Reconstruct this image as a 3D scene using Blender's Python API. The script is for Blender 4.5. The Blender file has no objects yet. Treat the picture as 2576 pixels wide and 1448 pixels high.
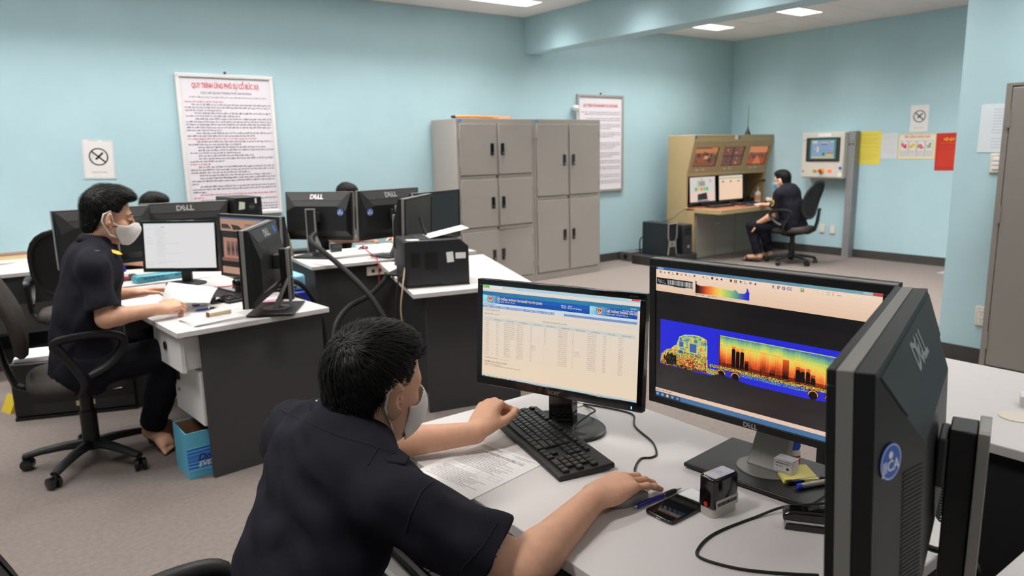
import bpy, math, random
import numpy as np
from mathutils import Matrix, Vector
random.seed(7); rng = np.random.default_rng(7)
SC = bpy.context.scene; COL = SC.collection
R = math.radians

# ------------------------------------------------------------------ camera, light, exposure
CAM_H = 1.48; FPX = 1829.77; IW, IH = 2576, 1448
YAW, PITCH, ROLL = R(53.4693), R(10.6866), R(-1.22569)
_f = Vector((math.cos(YAW)*math.cos(PITCH), math.sin(YAW)*math.cos(PITCH), -math.sin(PITCH)))
_r0 = Vector((math.sin(YAW), -math.cos(YAW), 0)); _u0 = _r0.cross(_f)
_r = math.cos(ROLL)*_r0 + math.sin(ROLL)*_u0; _u = -math.sin(ROLL)*_r0 + math.cos(ROLL)*_u0
camd = bpy.data.cameras.new('camera'); cam = bpy.data.objects.new('camera', camd); COL.objects.link(cam)
cam.matrix_world = Matrix(((_r.x, _u.x, -_f.x, 0), (_r.y, _u.y, -_f.y, 0), (_r.z, _u.z, -_f.z, CAM_H), (0, 0, 0, 1)))
camd.sensor_width = 36; camd.lens = FPX/IW*36; camd.clip_start = .05; camd.clip_end = 60
camd.dof.use_dof = True; camd.dof.focus_distance = 1.62; camd.dof.aperture_fstop = 5.0
SC.camera = cam
SC.view_settings.view_transform = 'Standard'; SC.view_settings.look = 'None'
SC.view_settings.exposure = 0.0; SC.view_settings.gamma = 1.0; SC.view_settings.use_curve_mapping = False
wd = bpy.data.worlds.new('world'); SC.world = wd; wd.use_nodes = True
wd.node_tree.nodes['Background'].inputs[0].default_value = (.6, .63, .65, 1)
wd.node_tree.nodes['Background'].inputs[1].default_value = .05
CEIL = 2.985; WY = 6.98; WX = 9.28; XL, YN = -3.4, -2.8        # ceiling, back wall, right wall, unseen walls
LIGHT_W = 30.0                                                 # watts of each recessed louvre lamp
LIGHT_SPREAD = 140
LIGHT_COL = (1.0, .972, .94)
# recessed 0.3 x 1.2 m lamps: (centre x, centre y); unseen fillers added for more even light
LAMPS = [(4.43, y) for y in (6.31, 5.09, 3.87, 2.65, 1.43, .21)] + [(1.99, y) for y in (6.31, 5.09, 3.87, 2.65, -1.01)] + [(3.21, 6.31), (.77, 6.31)] + \
        [(-.45, y) for y in (6.31, 5.09, 3.87, 2.65, 1.43, -1.01)] + [(7.63, y) for y in (6.31, 5.09, 3.87, 2.65, 1.43)] + [(6.41, y) for y in (6.31, 5.09, 3.87, 2.65, 1.43)]  # last column, hidden by the beam, added to brighten that side

# ------------------------------------------------------------------ helpers
def s2l(c): c /= 255.0; return c/12.92 if c <= .04045 else ((c+.055)/1.055)**2.4
def C3(r, g, b): return (s2l(r), s2l(g), s2l(b))
MATS = {}
def mat(name, rgb, rough=.5, metal=0.0, spec=.5, noise=None, bump=None, coat=0, wave=None, sss=0, trans=0, emit=None):
    """procedural principled material; noise=(scale, amount[, stretch]) varies the colour, bump=(scale, strength) adds fine relief"""
    if name in MATS: return MATS[name]
    m = bpy.data.materials.new(name); m.use_nodes = True; nt = m.node_tree; b = nt.nodes['Principled BSDF']
    col = tuple(rgb) + (1,)
    b.inputs['Base Color'].default_value = col; b.inputs['Roughness'].default_value = rough
    b.inputs['Metallic'].default_value = metal; b.inputs['Specular IOR Level'].default_value = spec
    b.inputs['Coat Weight'].default_value = coat
    if trans: b.inputs['Transmission Weight'].default_value = trans
    if sss:
        b.inputs['Subsurface Weight'].default_value = sss; b.inputs['Subsurface Radius'].default_value = (.010, .004, .002)
        b.inputs['Subsurface Scale'].default_value = 1.0
    if emit: b.inputs['Emission Color'].default_value = tuple(emit[0]) + (1,); b.inputs['Emission Strength'].default_value = emit[1]
    tc = nt.nodes.new('ShaderNodeTexCoord')
    if noise:
        n = nt.nodes.new('ShaderNodeTexNoise'); n.inputs['Scale'].default_value = noise[0]; n.inputs['Detail'].default_value = 6; n.inputs['Roughness'].default_value = .62
        src = tc.outputs['Object']
        if len(noise) > 2:
            mp = nt.nodes.new('ShaderNodeMapping'); mp.inputs['Scale'].default_value = noise[2]; nt.links.new(src, mp.inputs[0]); src = mp.outputs[0]
        nt.links.new(src, n.inputs['Vector'])
        r = nt.nodes.new('ShaderNodeValToRGB'); a = noise[1]
        r.color_ramp.elements[0].position = .3; r.color_ramp.elements[1].position = .7
        r.color_ramp.elements[0].color = tuple(max(0, c*(1-a)) for c in rgb) + (1,)
        r.color_ramp.elements[1].color = tuple(min(1, c*(1+a)) for c in rgb) + (1,)
        nt.links.new(n.outputs['Fac'], r.inputs[0]); nt.links.new(r.outputs[0], b.inputs['Base Color'])
    if bump:
        n = nt.nodes.new('ShaderNodeTexNoise'); n.inputs['Scale'].default_value = bump[0]; n.inputs['Detail'].default_value = 4
        nt.links.new(tc.outputs['Object'], n.inputs['Vector'])
        bp = nt.nodes.new('ShaderNodeBump'); bp.inputs['Strength'].default_value = bump[1]; bp.inputs['Distance'].default_value = .004
        nt.links.new(n.outputs['Fac'], bp.inputs['Height']); nt.links.new(bp.outputs[0], b.inputs['Normal'])
    MATS[name] = m; return m
def attr_mat(name, emit=0.0, rough=.6, base=1.0, spec=.4):
    """colour printed per face (attribute Col): paper print, or a lit screen when emit > 0"""
    if name in MATS: return MATS[name]
    m = bpy.data.materials.new(name); m.use_nodes = True; nt = m.node_tree; b = nt.nodes['Principled BSDF']
    a = nt.nodes.new('ShaderNodeVertexColor'); a.layer_name = 'Col'
    b.inputs['Roughness'].default_value = rough; b.inputs['Specular IOR Level'].default_value = spec
    if emit:
        b.inputs['Base Color'].default_value = (.008, .008, .009, 1)
        nt.links.new(a.outputs[0], b.inputs['Emission Color']); b.inputs['Emission Strength'].default_value = emit
    else: nt.links.new(a.outputs[0], b.inputs['Base Color'])
    MATS[name] = m; return m

class MB:
    """collects primitives and links them as ONE mesh object"""
    def __init__(s, M=None): s.v = []; s.f = []; s.c = []; s.M = M or Matrix(); s.hascol = False
    def add(s, vs, fs, col=None):
        o = len(s.v); s.v += [tuple(s.M @ Vector(p)) for p in vs]; s.f += [tuple(i+o for i in f) for f in fs]
        s.c += [col]*len(fs); s.hascol |= col is not None; return s
    def box(s, x0, y0, z0, x1, y1, z1, M=None, col=None):
        vs = [(x, y, z) for z in (z0, z1) for y in (y0, y1) for x in (x0, x1)]
        if M is not None: vs = [M @ Vector(p) for p in vs]
        return s.add(vs, [(0,2,3,1),(4,5,7,6),(0,1,5,4),(2,6,7,3),(0,4,6,2),(1,3,7,5)], col)
    def cbox(s, c, d, M=None, col=None):
        return s.box(c[0]-d[0]/2, c[1]-d[1]/2, c[2]-d[2]/2, c[0]+d[0]/2, c[1]+d[1]/2, c[2]+d[2]/2, M, col)
    def prism(s, poly, d0, d1, axis='y', M=None, col=None):
        """poly of 2D points extruded along axis (x: (y,z), y: (x,z), z: (x,y))"""
        def mk(p, d): return {'x': (d, p[0], p[1]), 'y': (p[0], d, p[1]), 'z': (p[0], p[1], d)}[axis]
        n = len(poly); vs = [mk(p, d0) for p in poly] + [mk(p, d1) for p in poly]
        if M is not None: vs = [M @ Vector(p) for p in vs]
        fs = [tuple(range(n-1, -1, -1)), tuple(range(n, 2*n))] + [(i, (i+1) % n, n+(i+1) % n, n+i) for i in range(n)]
        a = sum(poly[i][0]*poly[(i+1) % n][1]-poly[(i+1) % n][0]*poly[i][1] for i in range(n))
        if (a < 0) != (axis == 'y'): fs = [f[::-1] for f in fs]
        return s.add(vs, fs, col)
    def tube(s, path, r, n=8, close=True, col=None, flat=None):
        """round tube along a path; r a number or one radius per point; flat=(kx,ky) squashes the section"""
        P = [Vector(p) for p in path]; k = len(P); rs = r if hasattr(r, '__len__') else [r]*k
        vs = []; t = (P[1]-P[0]).normalized(); a = t.cross(Vector((0, 0, 1)))
        if a.length < .05: a = t.cross(Vector((0, 1, 0)))
        a.normalize()
        for i in range(k):
            t = (P[min(i+1, k-1)]-P[max(i-1, 0)]).normalized(); a = (a-t*a.dot(t)).normalized(); b = t.cross(a)
            fx, fy = flat or (1, 1)
            vs += [P[i]+rs[i]*(fx*math.cos(2*math.pi*j/n)*a+fy*math.sin(2*math.pi*j/n)*b) for j in range(n)]
        fs = [(i*n+j, i*n+(j+1) % n, (i+1)*n+(j+1) % n, (i+1)*n+j) for i in range(k-1) for j in range(n)]
        if close: fs += [tuple(range(n-1, -1, -1)), tuple(range((k-1)*n, k*n))]
        return s.add(vs, fs, col)
    def cyl(s, p0, p1, r, n=16, r1=None, col=None): return s.tube([p0, p1], [r, r if r1 is None else r1], n, True, col)
    def lathe(s, prof, n=20, c=(0, 0, 0), M=None, sx=1, sy=1, col=None):
        vs = [(c[0]+sx*r*math.cos(2*math.pi*j/n), c[1]+sy*r*math.sin(2*math.pi*j/n), c[2]+z) for r, z in prof for j in range(n)]
        if M is not None: vs = [M @ Vector(p) for p in vs]
        k = len(prof)
        fs = [(i*n+j, i*n+(j+1) % n, (i+1)*n+(j+1) % n, (i+1)*n+j) for i in range(k-1) for j in range(n)]
        fs += [tuple(range(n-1, -1, -1)), tuple(range((k-1)*n, k*n))]
        return s.add(vs, fs, col)
    def quad(s, a, b, c, d, col=None): return s.add([a, b, c, d], [(0, 1, 2, 3)], col)
    def build(s, name, m, parent=None, smooth=False, bevel=0, seg=2):
        me = bpy.data.meshes.new(name); me.from_pydata(s.v, [], s.f); me.update()
        if s.hascol:
            ca = me.color_attributes.new('Col', 'FLOAT_COLOR', 'CORNER'); buf = []
            for p, c in zip(me.polygons, s.c): buf += list((c or (0, 0, 0))[:3] + (1.0,))*p.loop_total
            ca.data.foreach_set('color', buf)
        return mk_obj(name, me, m, parent, smooth, bevel, seg)
def mk_obj(name, me, m, parent=None, smooth=False, bevel=0, seg=2):
    o = bpy.data.objects.new(name, me); COL.objects.link(o)
    if m is not None and not len(me.materials): me.materials.append(m)
    if smooth:
        me.polygons.foreach_set('use_smooth', [True]*len(me.polygons))
        if smooth != 'all': me.set_sharp_from_angle(angle=R(40))
    if bevel:
        b = o.modifiers.new('bevel', 'BEVEL'); b.width = bevel; b.segments = seg; b.limit_method = 'ANGLE'; b.angle_limit = R(40)
        me.polygons.foreach_set('use_smooth', [True]*len(me.polygons)); me.set_sharp_from_angle(angle=R(50)); b.harden_normals = False
    if parent is not None: o.parent = parent
    return o
def thing(name, label, cat, loc=(0, 0, 0), rz=0.0, group=None):
    o = bpy.data.objects.new(name, None); COL.objects.link(o); o.empty_display_size = .05
    o.location = loc; o.rotation_euler = (0, 0, rz); return tag(o, label, cat, group)
def tag(o, label=None, cat=None, group=None, kind=None):
    if label: o['label'] = label
    if cat: o['category'] = cat
    if group: o['group'] = group
    if kind: o['kind'] = kind
    return o
def dup(root, loc=None, rz=None, label=None, parent=None):
    c = root.copy(); COL.objects.link(c)
    if parent is not None: c.parent = parent
    if loc is not None: c.location = loc
    if rz is not None: c.rotation_euler = (0, 0, rz)
    if label: c['label'] = label
    for ch in [o for o in root.children]: dup(ch, parent=c)
    return c
def frame(o, right, up, n=None):
    """4x4 taking (u right, v up, w outward) to space"""
    r = Vector(right).normalized(); u = Vector(up).normalized(); w = r.cross(u).normalized()
    return Matrix(((r.x, u.x, w.x, o[0]), (r.y, u.y, w.y, o[1]), (r.z, u.z, w.z, o[2]), (0, 0, 0, 1)))
def text(s, size, M, m, parent, name='lettering', align='LEFT', bold=0.0, width=None, shear=0, lines=1.0, res=2, extrude=0.0):
    cu = bpy.data.curves.new('t', 'FONT'); cu.body = s; cu.size = size; cu.align_x = align; cu.offset = bold*size; cu.shear = shear
    cu.resolution_u = res; cu.space_line = lines; cu.extrude = extrude
    ob = bpy.data.objects.new('t', cu); me = bpy.data.meshes.new_from_object(ob)
    bpy.data.objects.remove(ob); bpy.data.curves.remove(cu)
    n = len(me.vertices)
    if not n: return None
    co = np.empty(n*3); me.vertices.foreach_get('co', co); co = co.reshape(-1, 3)
    if width:
        w = co[:, 0].max()-co[:, 0].min()
        co[:, 0] *= width/max(w, 1e-6)
    A = np.array(M); co = co @ A[:3, :3].T + A[:3, 3]
    me.vertices.foreach_set('co', co.ravel()); me.materials.clear(); me.name = name; me.update()
    return mk_obj(name, me, m, parent)
class Print(MB):
    """flat print: rectangles in a (u right, v down) page of size W x H metres laid on frame M (origin at the top-left corner)"""
    def __init__(s, M, W, H): super().__init__(M); s.W, s.H = W, H; s.k = 0
    def rect(s, u0, v0, u1, v1, col, lift=None):
        s.k += 1; z = (.0002 if lift is None else lift)
        x0, x1, y0, y1 = u0*s.W, u1*s.W, -v0*s.H, -v1*s.H
        return s.add([(x0, y1, z), (x1, y1, z), (x1, y0, z), (x0, y0, z)], [(0, 1, 2, 3)], tuple(col))
    def poly(s, pts, col, lift=.0003):
        vs = [(u*s.W, -v*s.H, lift) for u, v in pts]
        a = sum(vs[i][0]*vs[(i+1) % len(vs)][1]-vs[(i+1) % len(vs)][0]*vs[i][1] for i in range(len(vs)))
        return s.add(vs, [tuple(range(len(vs))) if a > 0 else tuple(range(len(vs)-1, -1, -1))], tuple(col))
    def ring(s, u, v, r0, r1, col, n=32, lift=.0004):   # radii in metres
        cx, cy = u*s.W, -v*s.H
        vs = [(cx+r*math.cos(2*math.pi*i/n), cy+r*math.sin(2*math.pi*i/n), lift) for r in (r0, r1) for i in range(n)]
        return s.add(vs, [(i, n+i, n+(i+1) % n, (i+1) % n) for i in range(n)], tuple(col))
    def disc(s, u, v, r, col, n=28, lift=.0004, ry=None):
        return s.add([(u*s.W+r*math.cos(2*math.pi*i/n), -v*s.H+(ry or r)*math.sin(2*math.pi*i/n), lift) for i in range(n)], [tuple(range(n))], tuple(col))
    def words(s, u0, v, u1, hgt, col, lift=.0004, ragged=0.0, rnd=random):
        """a line of print too small to read: letter strokes of uneven height, grouped into words; hgt as a fraction of the page"""
        x = u0; h = hgt; end = u1-ragged*rnd.random()*(u1-u0); cw = h*s.H/s.W*.5
        while x < end:
            for _ in range(rnd.randint(2, 6)):
                if x > end: break
                t = rnd.choice((.62, .62, .66, .62, 1.0, .9)); b = rnd.choice((0, 0, 0, .25))
                s.rect(x, v-h*t, x+cw*rnd.uniform(.5, .72), v+h*b, col, lift); x += cw
            x += cw*.9
        return s
# ------------------------------------------------------------------ materials
WX = 9.33
wall_m = mat('wall_paint', C3(174, 205, 213), .55, noise=(1.7, .035), bump=(60, .06))
ceil_m = mat('ceiling_tile', C3(238, 235, 231), .85, noise=(90, .05), bump=(160, .25))
grid_m = mat('ceiling_grid', C3(150, 146, 140), .5)
carpet_m = mat('carpet', C3(121, 112, 107), .95, spec=.1, noise=(45, .12), bump=(260, .7))
base_m = mat('skirting', C3(62, 60, 58), .6, noise=(9, .08))
white_lam = mat('white_laminate', C3(212, 207, 205), .42, noise=(6, .015), bump=(300, .03))
edge_m = mat('laminate_edge', C3(186, 182, 179), .45)
grey_lam = mat('grey_laminate', C3(58, 57, 58), .55, noise=(30, .05), bump=(200, .05))
dark_lam = mat('dark_laminate', C3(38, 38, 40), .6)
blk = mat('black_plastic', C3(20, 20, 21), .45, bump=(500, .08))
blk2 = mat('charcoal_plastic', C3(44, 44, 45), .5, bump=(400, .1))
gloss = mat('gloss_black', C3(14, 14, 15), .12, spec=.6, coat=.3)
silver = mat('silver_plastic', C3(150, 146, 142), .38, metal=.35)
dgrey = mat('grey_plastic', C3(118, 115, 112), .42, metal=.3)
chrome = mat('chrome', C3(200, 200, 200), .18, metal=1)
steel = mat('grey_steel', C3(160, 153, 146), .48, noise=(4, .02), bump=(220, .05))
steel2 = mat('locker_steel', C3(142, 136, 130), .5, noise=(4, .02), bump=(220, .05))
post_m = mat('galvanised_steel', C3(138, 139, 141), .5, metal=.1, noise=(12, .1))
paper = mat('paper', C3(232, 230, 228), .7)
plastic_clear = mat('clear_sleeve', C3(205, 214, 216), .2, spec=.6)
ivory = mat('ivory_plastic', C3(222, 212, 198), .4)
white_pl = mat('white_plastic', C3(226, 224, 222), .4)
tan = mat('tan_steel', C3(176, 154, 112), .5, noise=(3, .04), bump=(150, .06))
red_wood = mat('red_brown_top', C3(150, 88, 58), .4, noise=(5, .15, (1, 12, 1)))
fabric = mat('chair_fabric', C3(74, 69, 66), .95, spec=.1, noise=(180, .18), bump=(420, .6))
cable_m = mat('cable_rubber', C3(22, 22, 23), .5)
prt = attr_mat('print'); prt_gl = attr_mat('print_gloss', rough=.25, spec=.5)
lit = attr_mat('lit_screen', emit=.95, rough=.22, spec=.5)
lit_dim = attr_mat('lit_screen_dim', emit=.7, rough=.22)
ink_blk = mat('ink_black', C3(40, 38, 44), .7); ink_red = mat('ink_red', C3(205, 38, 62), .6)
ink_white = mat('ink_white', C3(240, 240, 240), .6); ink_yel = mat('ink_yellow', C3(245, 200, 40), .6)
jica_blue = mat('sticker_blue', C3(30, 92, 190), .45); logo_m = mat('logo_silver', C3(178, 176, 174), .3, metal=.5)

# ------------------------------------------------------------------ room shell
def struct(name, mb, m, **k): return tag(mb.build(name, m, **k), kind='structure')
floor = struct('floor', MB().box(XL, YN, -.08, WX, WY, 0), carpet_m)
wall_back = struct('wall_back', MB().box(XL-.12, WY, -.08, WX+.12, WY+.12, CEIL+.2), wall_m)
wall_right = struct('wall_right', MB().box(WX, YN, -.08, WX+.12, WY, CEIL+.2), wall_m)
struct('wall_left', MB().box(XL-.12, YN, -.08, XL, WY, CEIL+.2), wall_m)
struct('wall_front', MB().box(XL-.12, YN-.12, -.08, WX+.12, YN, CEIL+.2), wall_m)
wall_stub = struct('wall_stub', MB().box(5.33, YN, 0, 5.69, 2.19, CEIL), wall_m)
beam = struct('ceiling_beam', MB().box(5.43, 2.19, 2.585, 5.69, WY, CEIL+.02), wall_m)
struct('baseboard_back', MB().box(XL, WY-.014, 0, WX, WY, .105), base_m)
struct('baseboard_right', MB().box(WX-.014, YN, 0, WX, WY-.014, .105), base_m)
struct('baseboard_stub', MB().box(5.316, YN, 0, 5.33, 2.204, .105).box(5.33, 2.19, 0, 5.69, 2.204, .105), base_m)
struct('trim_1', MB().box(8.74, 3.4, 0, 8.95, 3.68, .01), mat('floor_hatch', C3(150, 148, 146), .5))
# ceiling: slab, tee grid, tiles one by one; lamps take the upper half of their tile bay
ceiling = struct('ceiling', MB().box(XL, YN, CEIL+.12, WX, WY, CEIL+.2), ceil_m)
gr = MB()
ybs = [6.46-.61*k for k in range(-1, 16)]
xl = [5.04-1.22*k for k in range(0, 8)]; xr = [8.24-1.22*k for k in range(0, 3)]
tile_cache = {}
def tile(x0, y0, x1, y1):
    g = .004; k = (round(x1-x0, 3), round(y1-y0, 3))
    if k not in tile_cache:
        tile_cache[k] = MB().box(-k[0]/2+g, -k[1]/2+g, 0, k[0]/2-g, k[1]/2-g, .014).build('ceiling_tile', ceil_m, ceiling).data
        o = bpy.context.scene.objects[-1] if False else [c for c in ceiling.children if c.data == tile_cache[k]][0]
    else: o = mk_obj('ceiling_tile', tile_cache[k], None, ceiling)
    o.location = ((x0+x1)/2, (y0+y1)/2, CEIL)
lampset = {(round(x, 2), round(y, 2)) for x, y in LAMPS}
def bays(xs):
    for i in range(len(xs)-1):
        x0, x1 = xs[i], xs[i+1]
        for k in range(len(ybs)-1):
            y1, y0 = min(ybs[k], WY), max(ybs[k+1], YN)
            if y1-y0 < .02 or x1-x0 < .02: continue
            if (round((x0+x1)/2, 2), round(ybs[k]-.15, 2)) in lampset: tile(x0, y0, x1, ybs[k]-.30)
            else: tile(x0, y0, x1, y1)
bays(sorted([XL]+[x for x in xl if x > XL]+[5.43])); bays(sorted([5.69]+[x for x in xr if x > 5.69]+[WX]))
for x in xl+xr: gr.box(x-.012, YN, CEIL+.0155, x+.012, WY, CEIL+.03)
for y in ybs: gr.box(XL, y-.012, CEIL+.0155, WX, y+.012, CEIL+.03)
gr.build('tee_grid', grid_m, ceiling)
# recessed louvre lamps
lamp_glow = mat('lamp_diffuser', (1, 1, 1), .5, emit=((1, .98, .95), 5.0)); lamp_wh = mat('lamp_white', C3(235, 235, 233), .3)
glow_rail = mat('glow_rail', C3(150, 150, 150), .5, emit=((1, .98, .95), .45))  # rails and blades glow themselves, standing in for tube light on them
def make_lamp():
    t = thing('ceiling_light', '', 'light')
    h = MB()
    for a in ((-.61, -.15, .61, -.146), (-.61, .146, .61, .15), (-.61, -.146, -.606, .146), (.606, -.146, .61, .146)): h.box(a[0], a[1], -.002, a[2], a[3], .085)
    h.box(-.61, -.15, .085, .61, .15, .09).build('housing', lamp_wh, t)
    MB().box(-.6, -.14, .079, .6, .14, .083).build('diffuser', lamp_glow, t)
    rl = None
    for k in range(5):                                  # long louvre rails cut the light off towards the walls
        if rl is None: rl = b = MB().box(-.604, -.0015, 0, .604, .0015, .06).build('louvre_rail', glow_rail, t)
        else: b = mk_obj('louvre_rail', rl.data, None, t)
        b.location = (0, -.144+.072*k, 0)
    bl = None
    for k in range(5):
        if bl is None: bl = b = MB().box(-.001, -.142, .0, .001, .142, .014).build('louvre_blade', glow_rail, t)
        else: b = mk_obj('louvre_blade', bl.data, None, t)
        b.location = (-.48+k*.24, 0, 0)
    ld = bpy.data.lights.new('lamp_light', 'AREA'); ld.shape = 'RECTANGLE'; ld.size = 1.18; ld.size_y = .28; ld.energy = LIGHT_W
    ld.color = LIGHT_COL; ld.spread = R(LIGHT_SPREAD)
    lo = bpy.data.objects.new('lamp_light', ld); COL.objects.link(lo); lo.parent = t; lo.location = (0, 0, .066)
    return t
L0 = None
lab = {(4.43, 6.31): 'bright recessed ceiling light at the top edge, left of the blue beam',
       (7.63, 6.31): 'small bright recessed ceiling light beyond the beam, nearer the far corner',
       (7.63, 5.09): 'bright recessed ceiling light beyond the beam, nearer the grey locker'}
for i, (x, y) in enumerate(LAMPS):
    if L0 is None: L0 = o = make_lamp(); o.location = (x, y, CEIL)
    else: o = dup(L0, (x, y, CEIL))
    if (x, y) in lab: o['label'] = lab[(x, y)]
    else: o['label'] = 'unseen recessed white ceiling light, assumed on the row grid to light the room'
    o['group'] = 'recessed ceiling lights'

# ------------------------------------------------------------------ things on the walls
def wframe(wall, a, z):   # top-left corner on a wall
    if wall == 'back': return frame((a, WY-.001, z), (1, 0, 0), (0, 0, 1))
    if wall == 'right': return frame((WX-.001, a*1.0054, 1.48+(z-1.48)*1.0054), (0, -1, 0), (0, 0, 1))
    if wall == 'stub': return frame((5.329, a, z), (0, -1, 0), (0, 0, 1))
def sheet(name, label, cat, wall, a, z, W, H, col, rot=0, th=.0015, fill=None, group=None):
    M = wframe(wall, a, z) @ Matrix.Rotation(R(rot), 4, 'Z')
    t = thing(name, label, cat, group=group)
    MB(M).box(0, -H, 0, W, 0, th).build('sheet', mat('sheet_%s' % name, col, .6), t)
    p = Print(M @ Matrix.Translation((0, 0, th)), W, H)
    if fill: fill(p, t, M @ Matrix.Translation((0, 0, th+.0006)))
    if p.v: p.build('print', prt, t)
    return t
def nosmoke(p, t, M):
    k = C3(35, 35, 38); p.ring(.5, .42, .062, .072, k)
    for a, wdt, L, du, dv in ((-42, .006, .068, 0, 0), (45, .0075, .04, .006, .006)):
        c, s_ = math.cos(R(a)), math.sin(R(a)); cx, cy = .5*p.W+du, -.42*p.H+dv
        p.add([(cx+c*L*i-s_*wdt*j, cy+s_*L*i+c*wdt*j, .0006) for i, j in ((-1, -1), (1, -1), (1, 1), (-1, 1))], [(0, 1, 2, 3)], k)
    for i in range(7):
        x = .5*p.W-.045+.006*math.sin(i*1.3); y = -.42*p.H+.03-.011*i
        p.add([(x-.0012, y-.012, .0005), (x+.0012, y-.012, .0005), (x+.004*math.sin(i)+.0012, y, .0005), (x+.004*math.sin(i)-.0012, y, .0005)], [(0, 1, 2, 3)], C3(120, 120, 122))
    text('KHÔNG HÚT THUỐC', .011, M @ Matrix.Translation((p.W/2, -.86*p.H, 0)), ink_blk, t, align='CENTER')
ns = sheet('no_smoking_sign', 'white no-smoking paper in clear sleeve taped left of the large poster', 'sign', 'back', .822, 1.630, .21, .297, C3(226, 222, 220), -2, th=.003, fill=nosmoke)
MB(wframe('back', .808, 1.648) @ Matrix.Rotation(R(-2), 4, 'Z')).box(0, -.325, 0, .238, 0, .0022).build('plastic_sleeve', plastic_clear, ns)
for (u, v) in ((.02, -.02), (.12, -.025), (.03, -.31), (.12, -.305)):
    MB(wframe('back', .808, 1.648)).box(u, v, .0032, u+.03, v+.012, .0038).build('tape', mat('tape', C3(235, 236, 236), .15), ns)
sheet('no_smoking_sign', 'white no-smoking paper above the fire poster on the far wall', 'sign', 'right', 4.348, 1.914, .21, .316, C3(232, 230, 229), 0, fill=nosmoke)

def framed(name, label, x0, z1, W, H, frame_m, fill, tilt=0):
    t = thing(name, label, 'poster'); M = wframe('back', x0, z1) @ Matrix.Rotation(R(tilt), 4, 'Z') @ Matrix.Translation((0, 0, .004))
    MB(M).box(.01, -H+.01, 0, W-.01, -.01, .012).build('board', mat('poster_paper', C3(229, 224, 230), .45), t)
    for nm, a in (('top', (0, -.032, W, 0)), ('bot', (0, -H, W, -H+.032)), ('l', (0, -H+.032, .032, -.032)), ('r', (W-.032, -H+.032, W, -.032))):
        MB(M).box(a[0], a[1], 0, a[2], a[3], .024).build('frame_bar', frame_m, t, bevel=.004)
    MB(M).cyl((W/2, .015, .006), (W/2, .015, .02), .01, 10).build('nail', blk, t)
    p = Print(M @ Matrix.Translation((0, 0, .0125)), W, H); fill(p, t, M @ Matrix.Translation((0, 0, .0132))); p.build('print', prt, t)
    return t
def post1(p, t, M):
    T = lambda u, v: M @ Matrix.Translation((u*p.W, -v*p.H, 0))
    text('QUY TRÌNH ỨNG PHÓ SỰ CỐ BỨC XẠ', .062, T(.5, .097), ink_red, t, align='CENTER', bold=.022, width=.69*p.W)
    text('CỤC HẢI QUAN THÀNH PHỐ HẢI PHÒNG', .026, T(.5, .137), ink_blk, t, align='CENTER', width=.52*p.W)
    k, rd = C3(74, 66, 92), C3(206, 60, 92)
    p.words(.12, .163, .92, .0085, C3(120, 112, 128))
    # (indent, right end, red)
    L = [(.07,.46,1),(.14,.95,0),(.07,.95,0),(.07,.43,0),(.16,.95,0),(.07,.62,0),(.16,.95,0),(.07,.95,0),(.07,.95,0),(.07,.95,0),(.07,.42,0),(.16,.95,0),(.07,.76,0),(.07,.78,1),(.16,.95,0),(.07,.6,0),(.16,.87,0),(.16,.95,0),(.08,.6,0),(.16,.73,0),(.16,.95,0),(.07,.41,0),(.07,.27,1),(.15,.95,0),(.07,.95,0),(.07,.68,0),(.15,.91,0),(.15,.95,0),(.07,.95,0),(.07,.13,0),(.15,.95,0),(.07,.95,0),(.07,.2,0),(.14,.95,1),(.07,.17,1),(.14,.95,0),(.07,.3,0),(.14,.95,0),(.14,.95,0),(.14,.95,0)]
    for i, (a, b, r) in enumerate(L): p.words(a, .195+i*.0197, b, .0108, rd if r else k)
framed('framed_poster', 'large white framed poster with red heading behind the left man', 1.575, 2.205, .85, 1.262, white_pl, post1, -.1)
def post2(p, t, M):
    T = lambda u, v: M @ Matrix.Translation((u*p.W, -v*p.H, 0))
    text('QUY TRÌNH VẬN HÀNH MÁY SOI CONTAINER', .055, T(.5, .125), ink_red, t, align='CENTER', bold=.02, width=.74*p.W)
    k, rd = C3(96, 90, 98), C3(200, 60, 84)
    y = .18
    while y < .93:
        p.words(.08, y, .22, .011, rd) if abs(y-.18) < .01 else None
        for j in range(random.choice((2, 3, 3, 4))):
            p.words(.26 if y < .19 else (.14 if j else .18), y, .93 if j < 2 else random.uniform(.4, .92), .0105, k); y += .0205
        y += .022
framed('framed_poster', 'narrow grey-framed poster about container scanning half hidden behind the steel cabinets', 6.223, 2.152, .81, 1.222, mat('alu_frame', C3(176, 172, 168), .4, metal=.4), post2)

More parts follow.
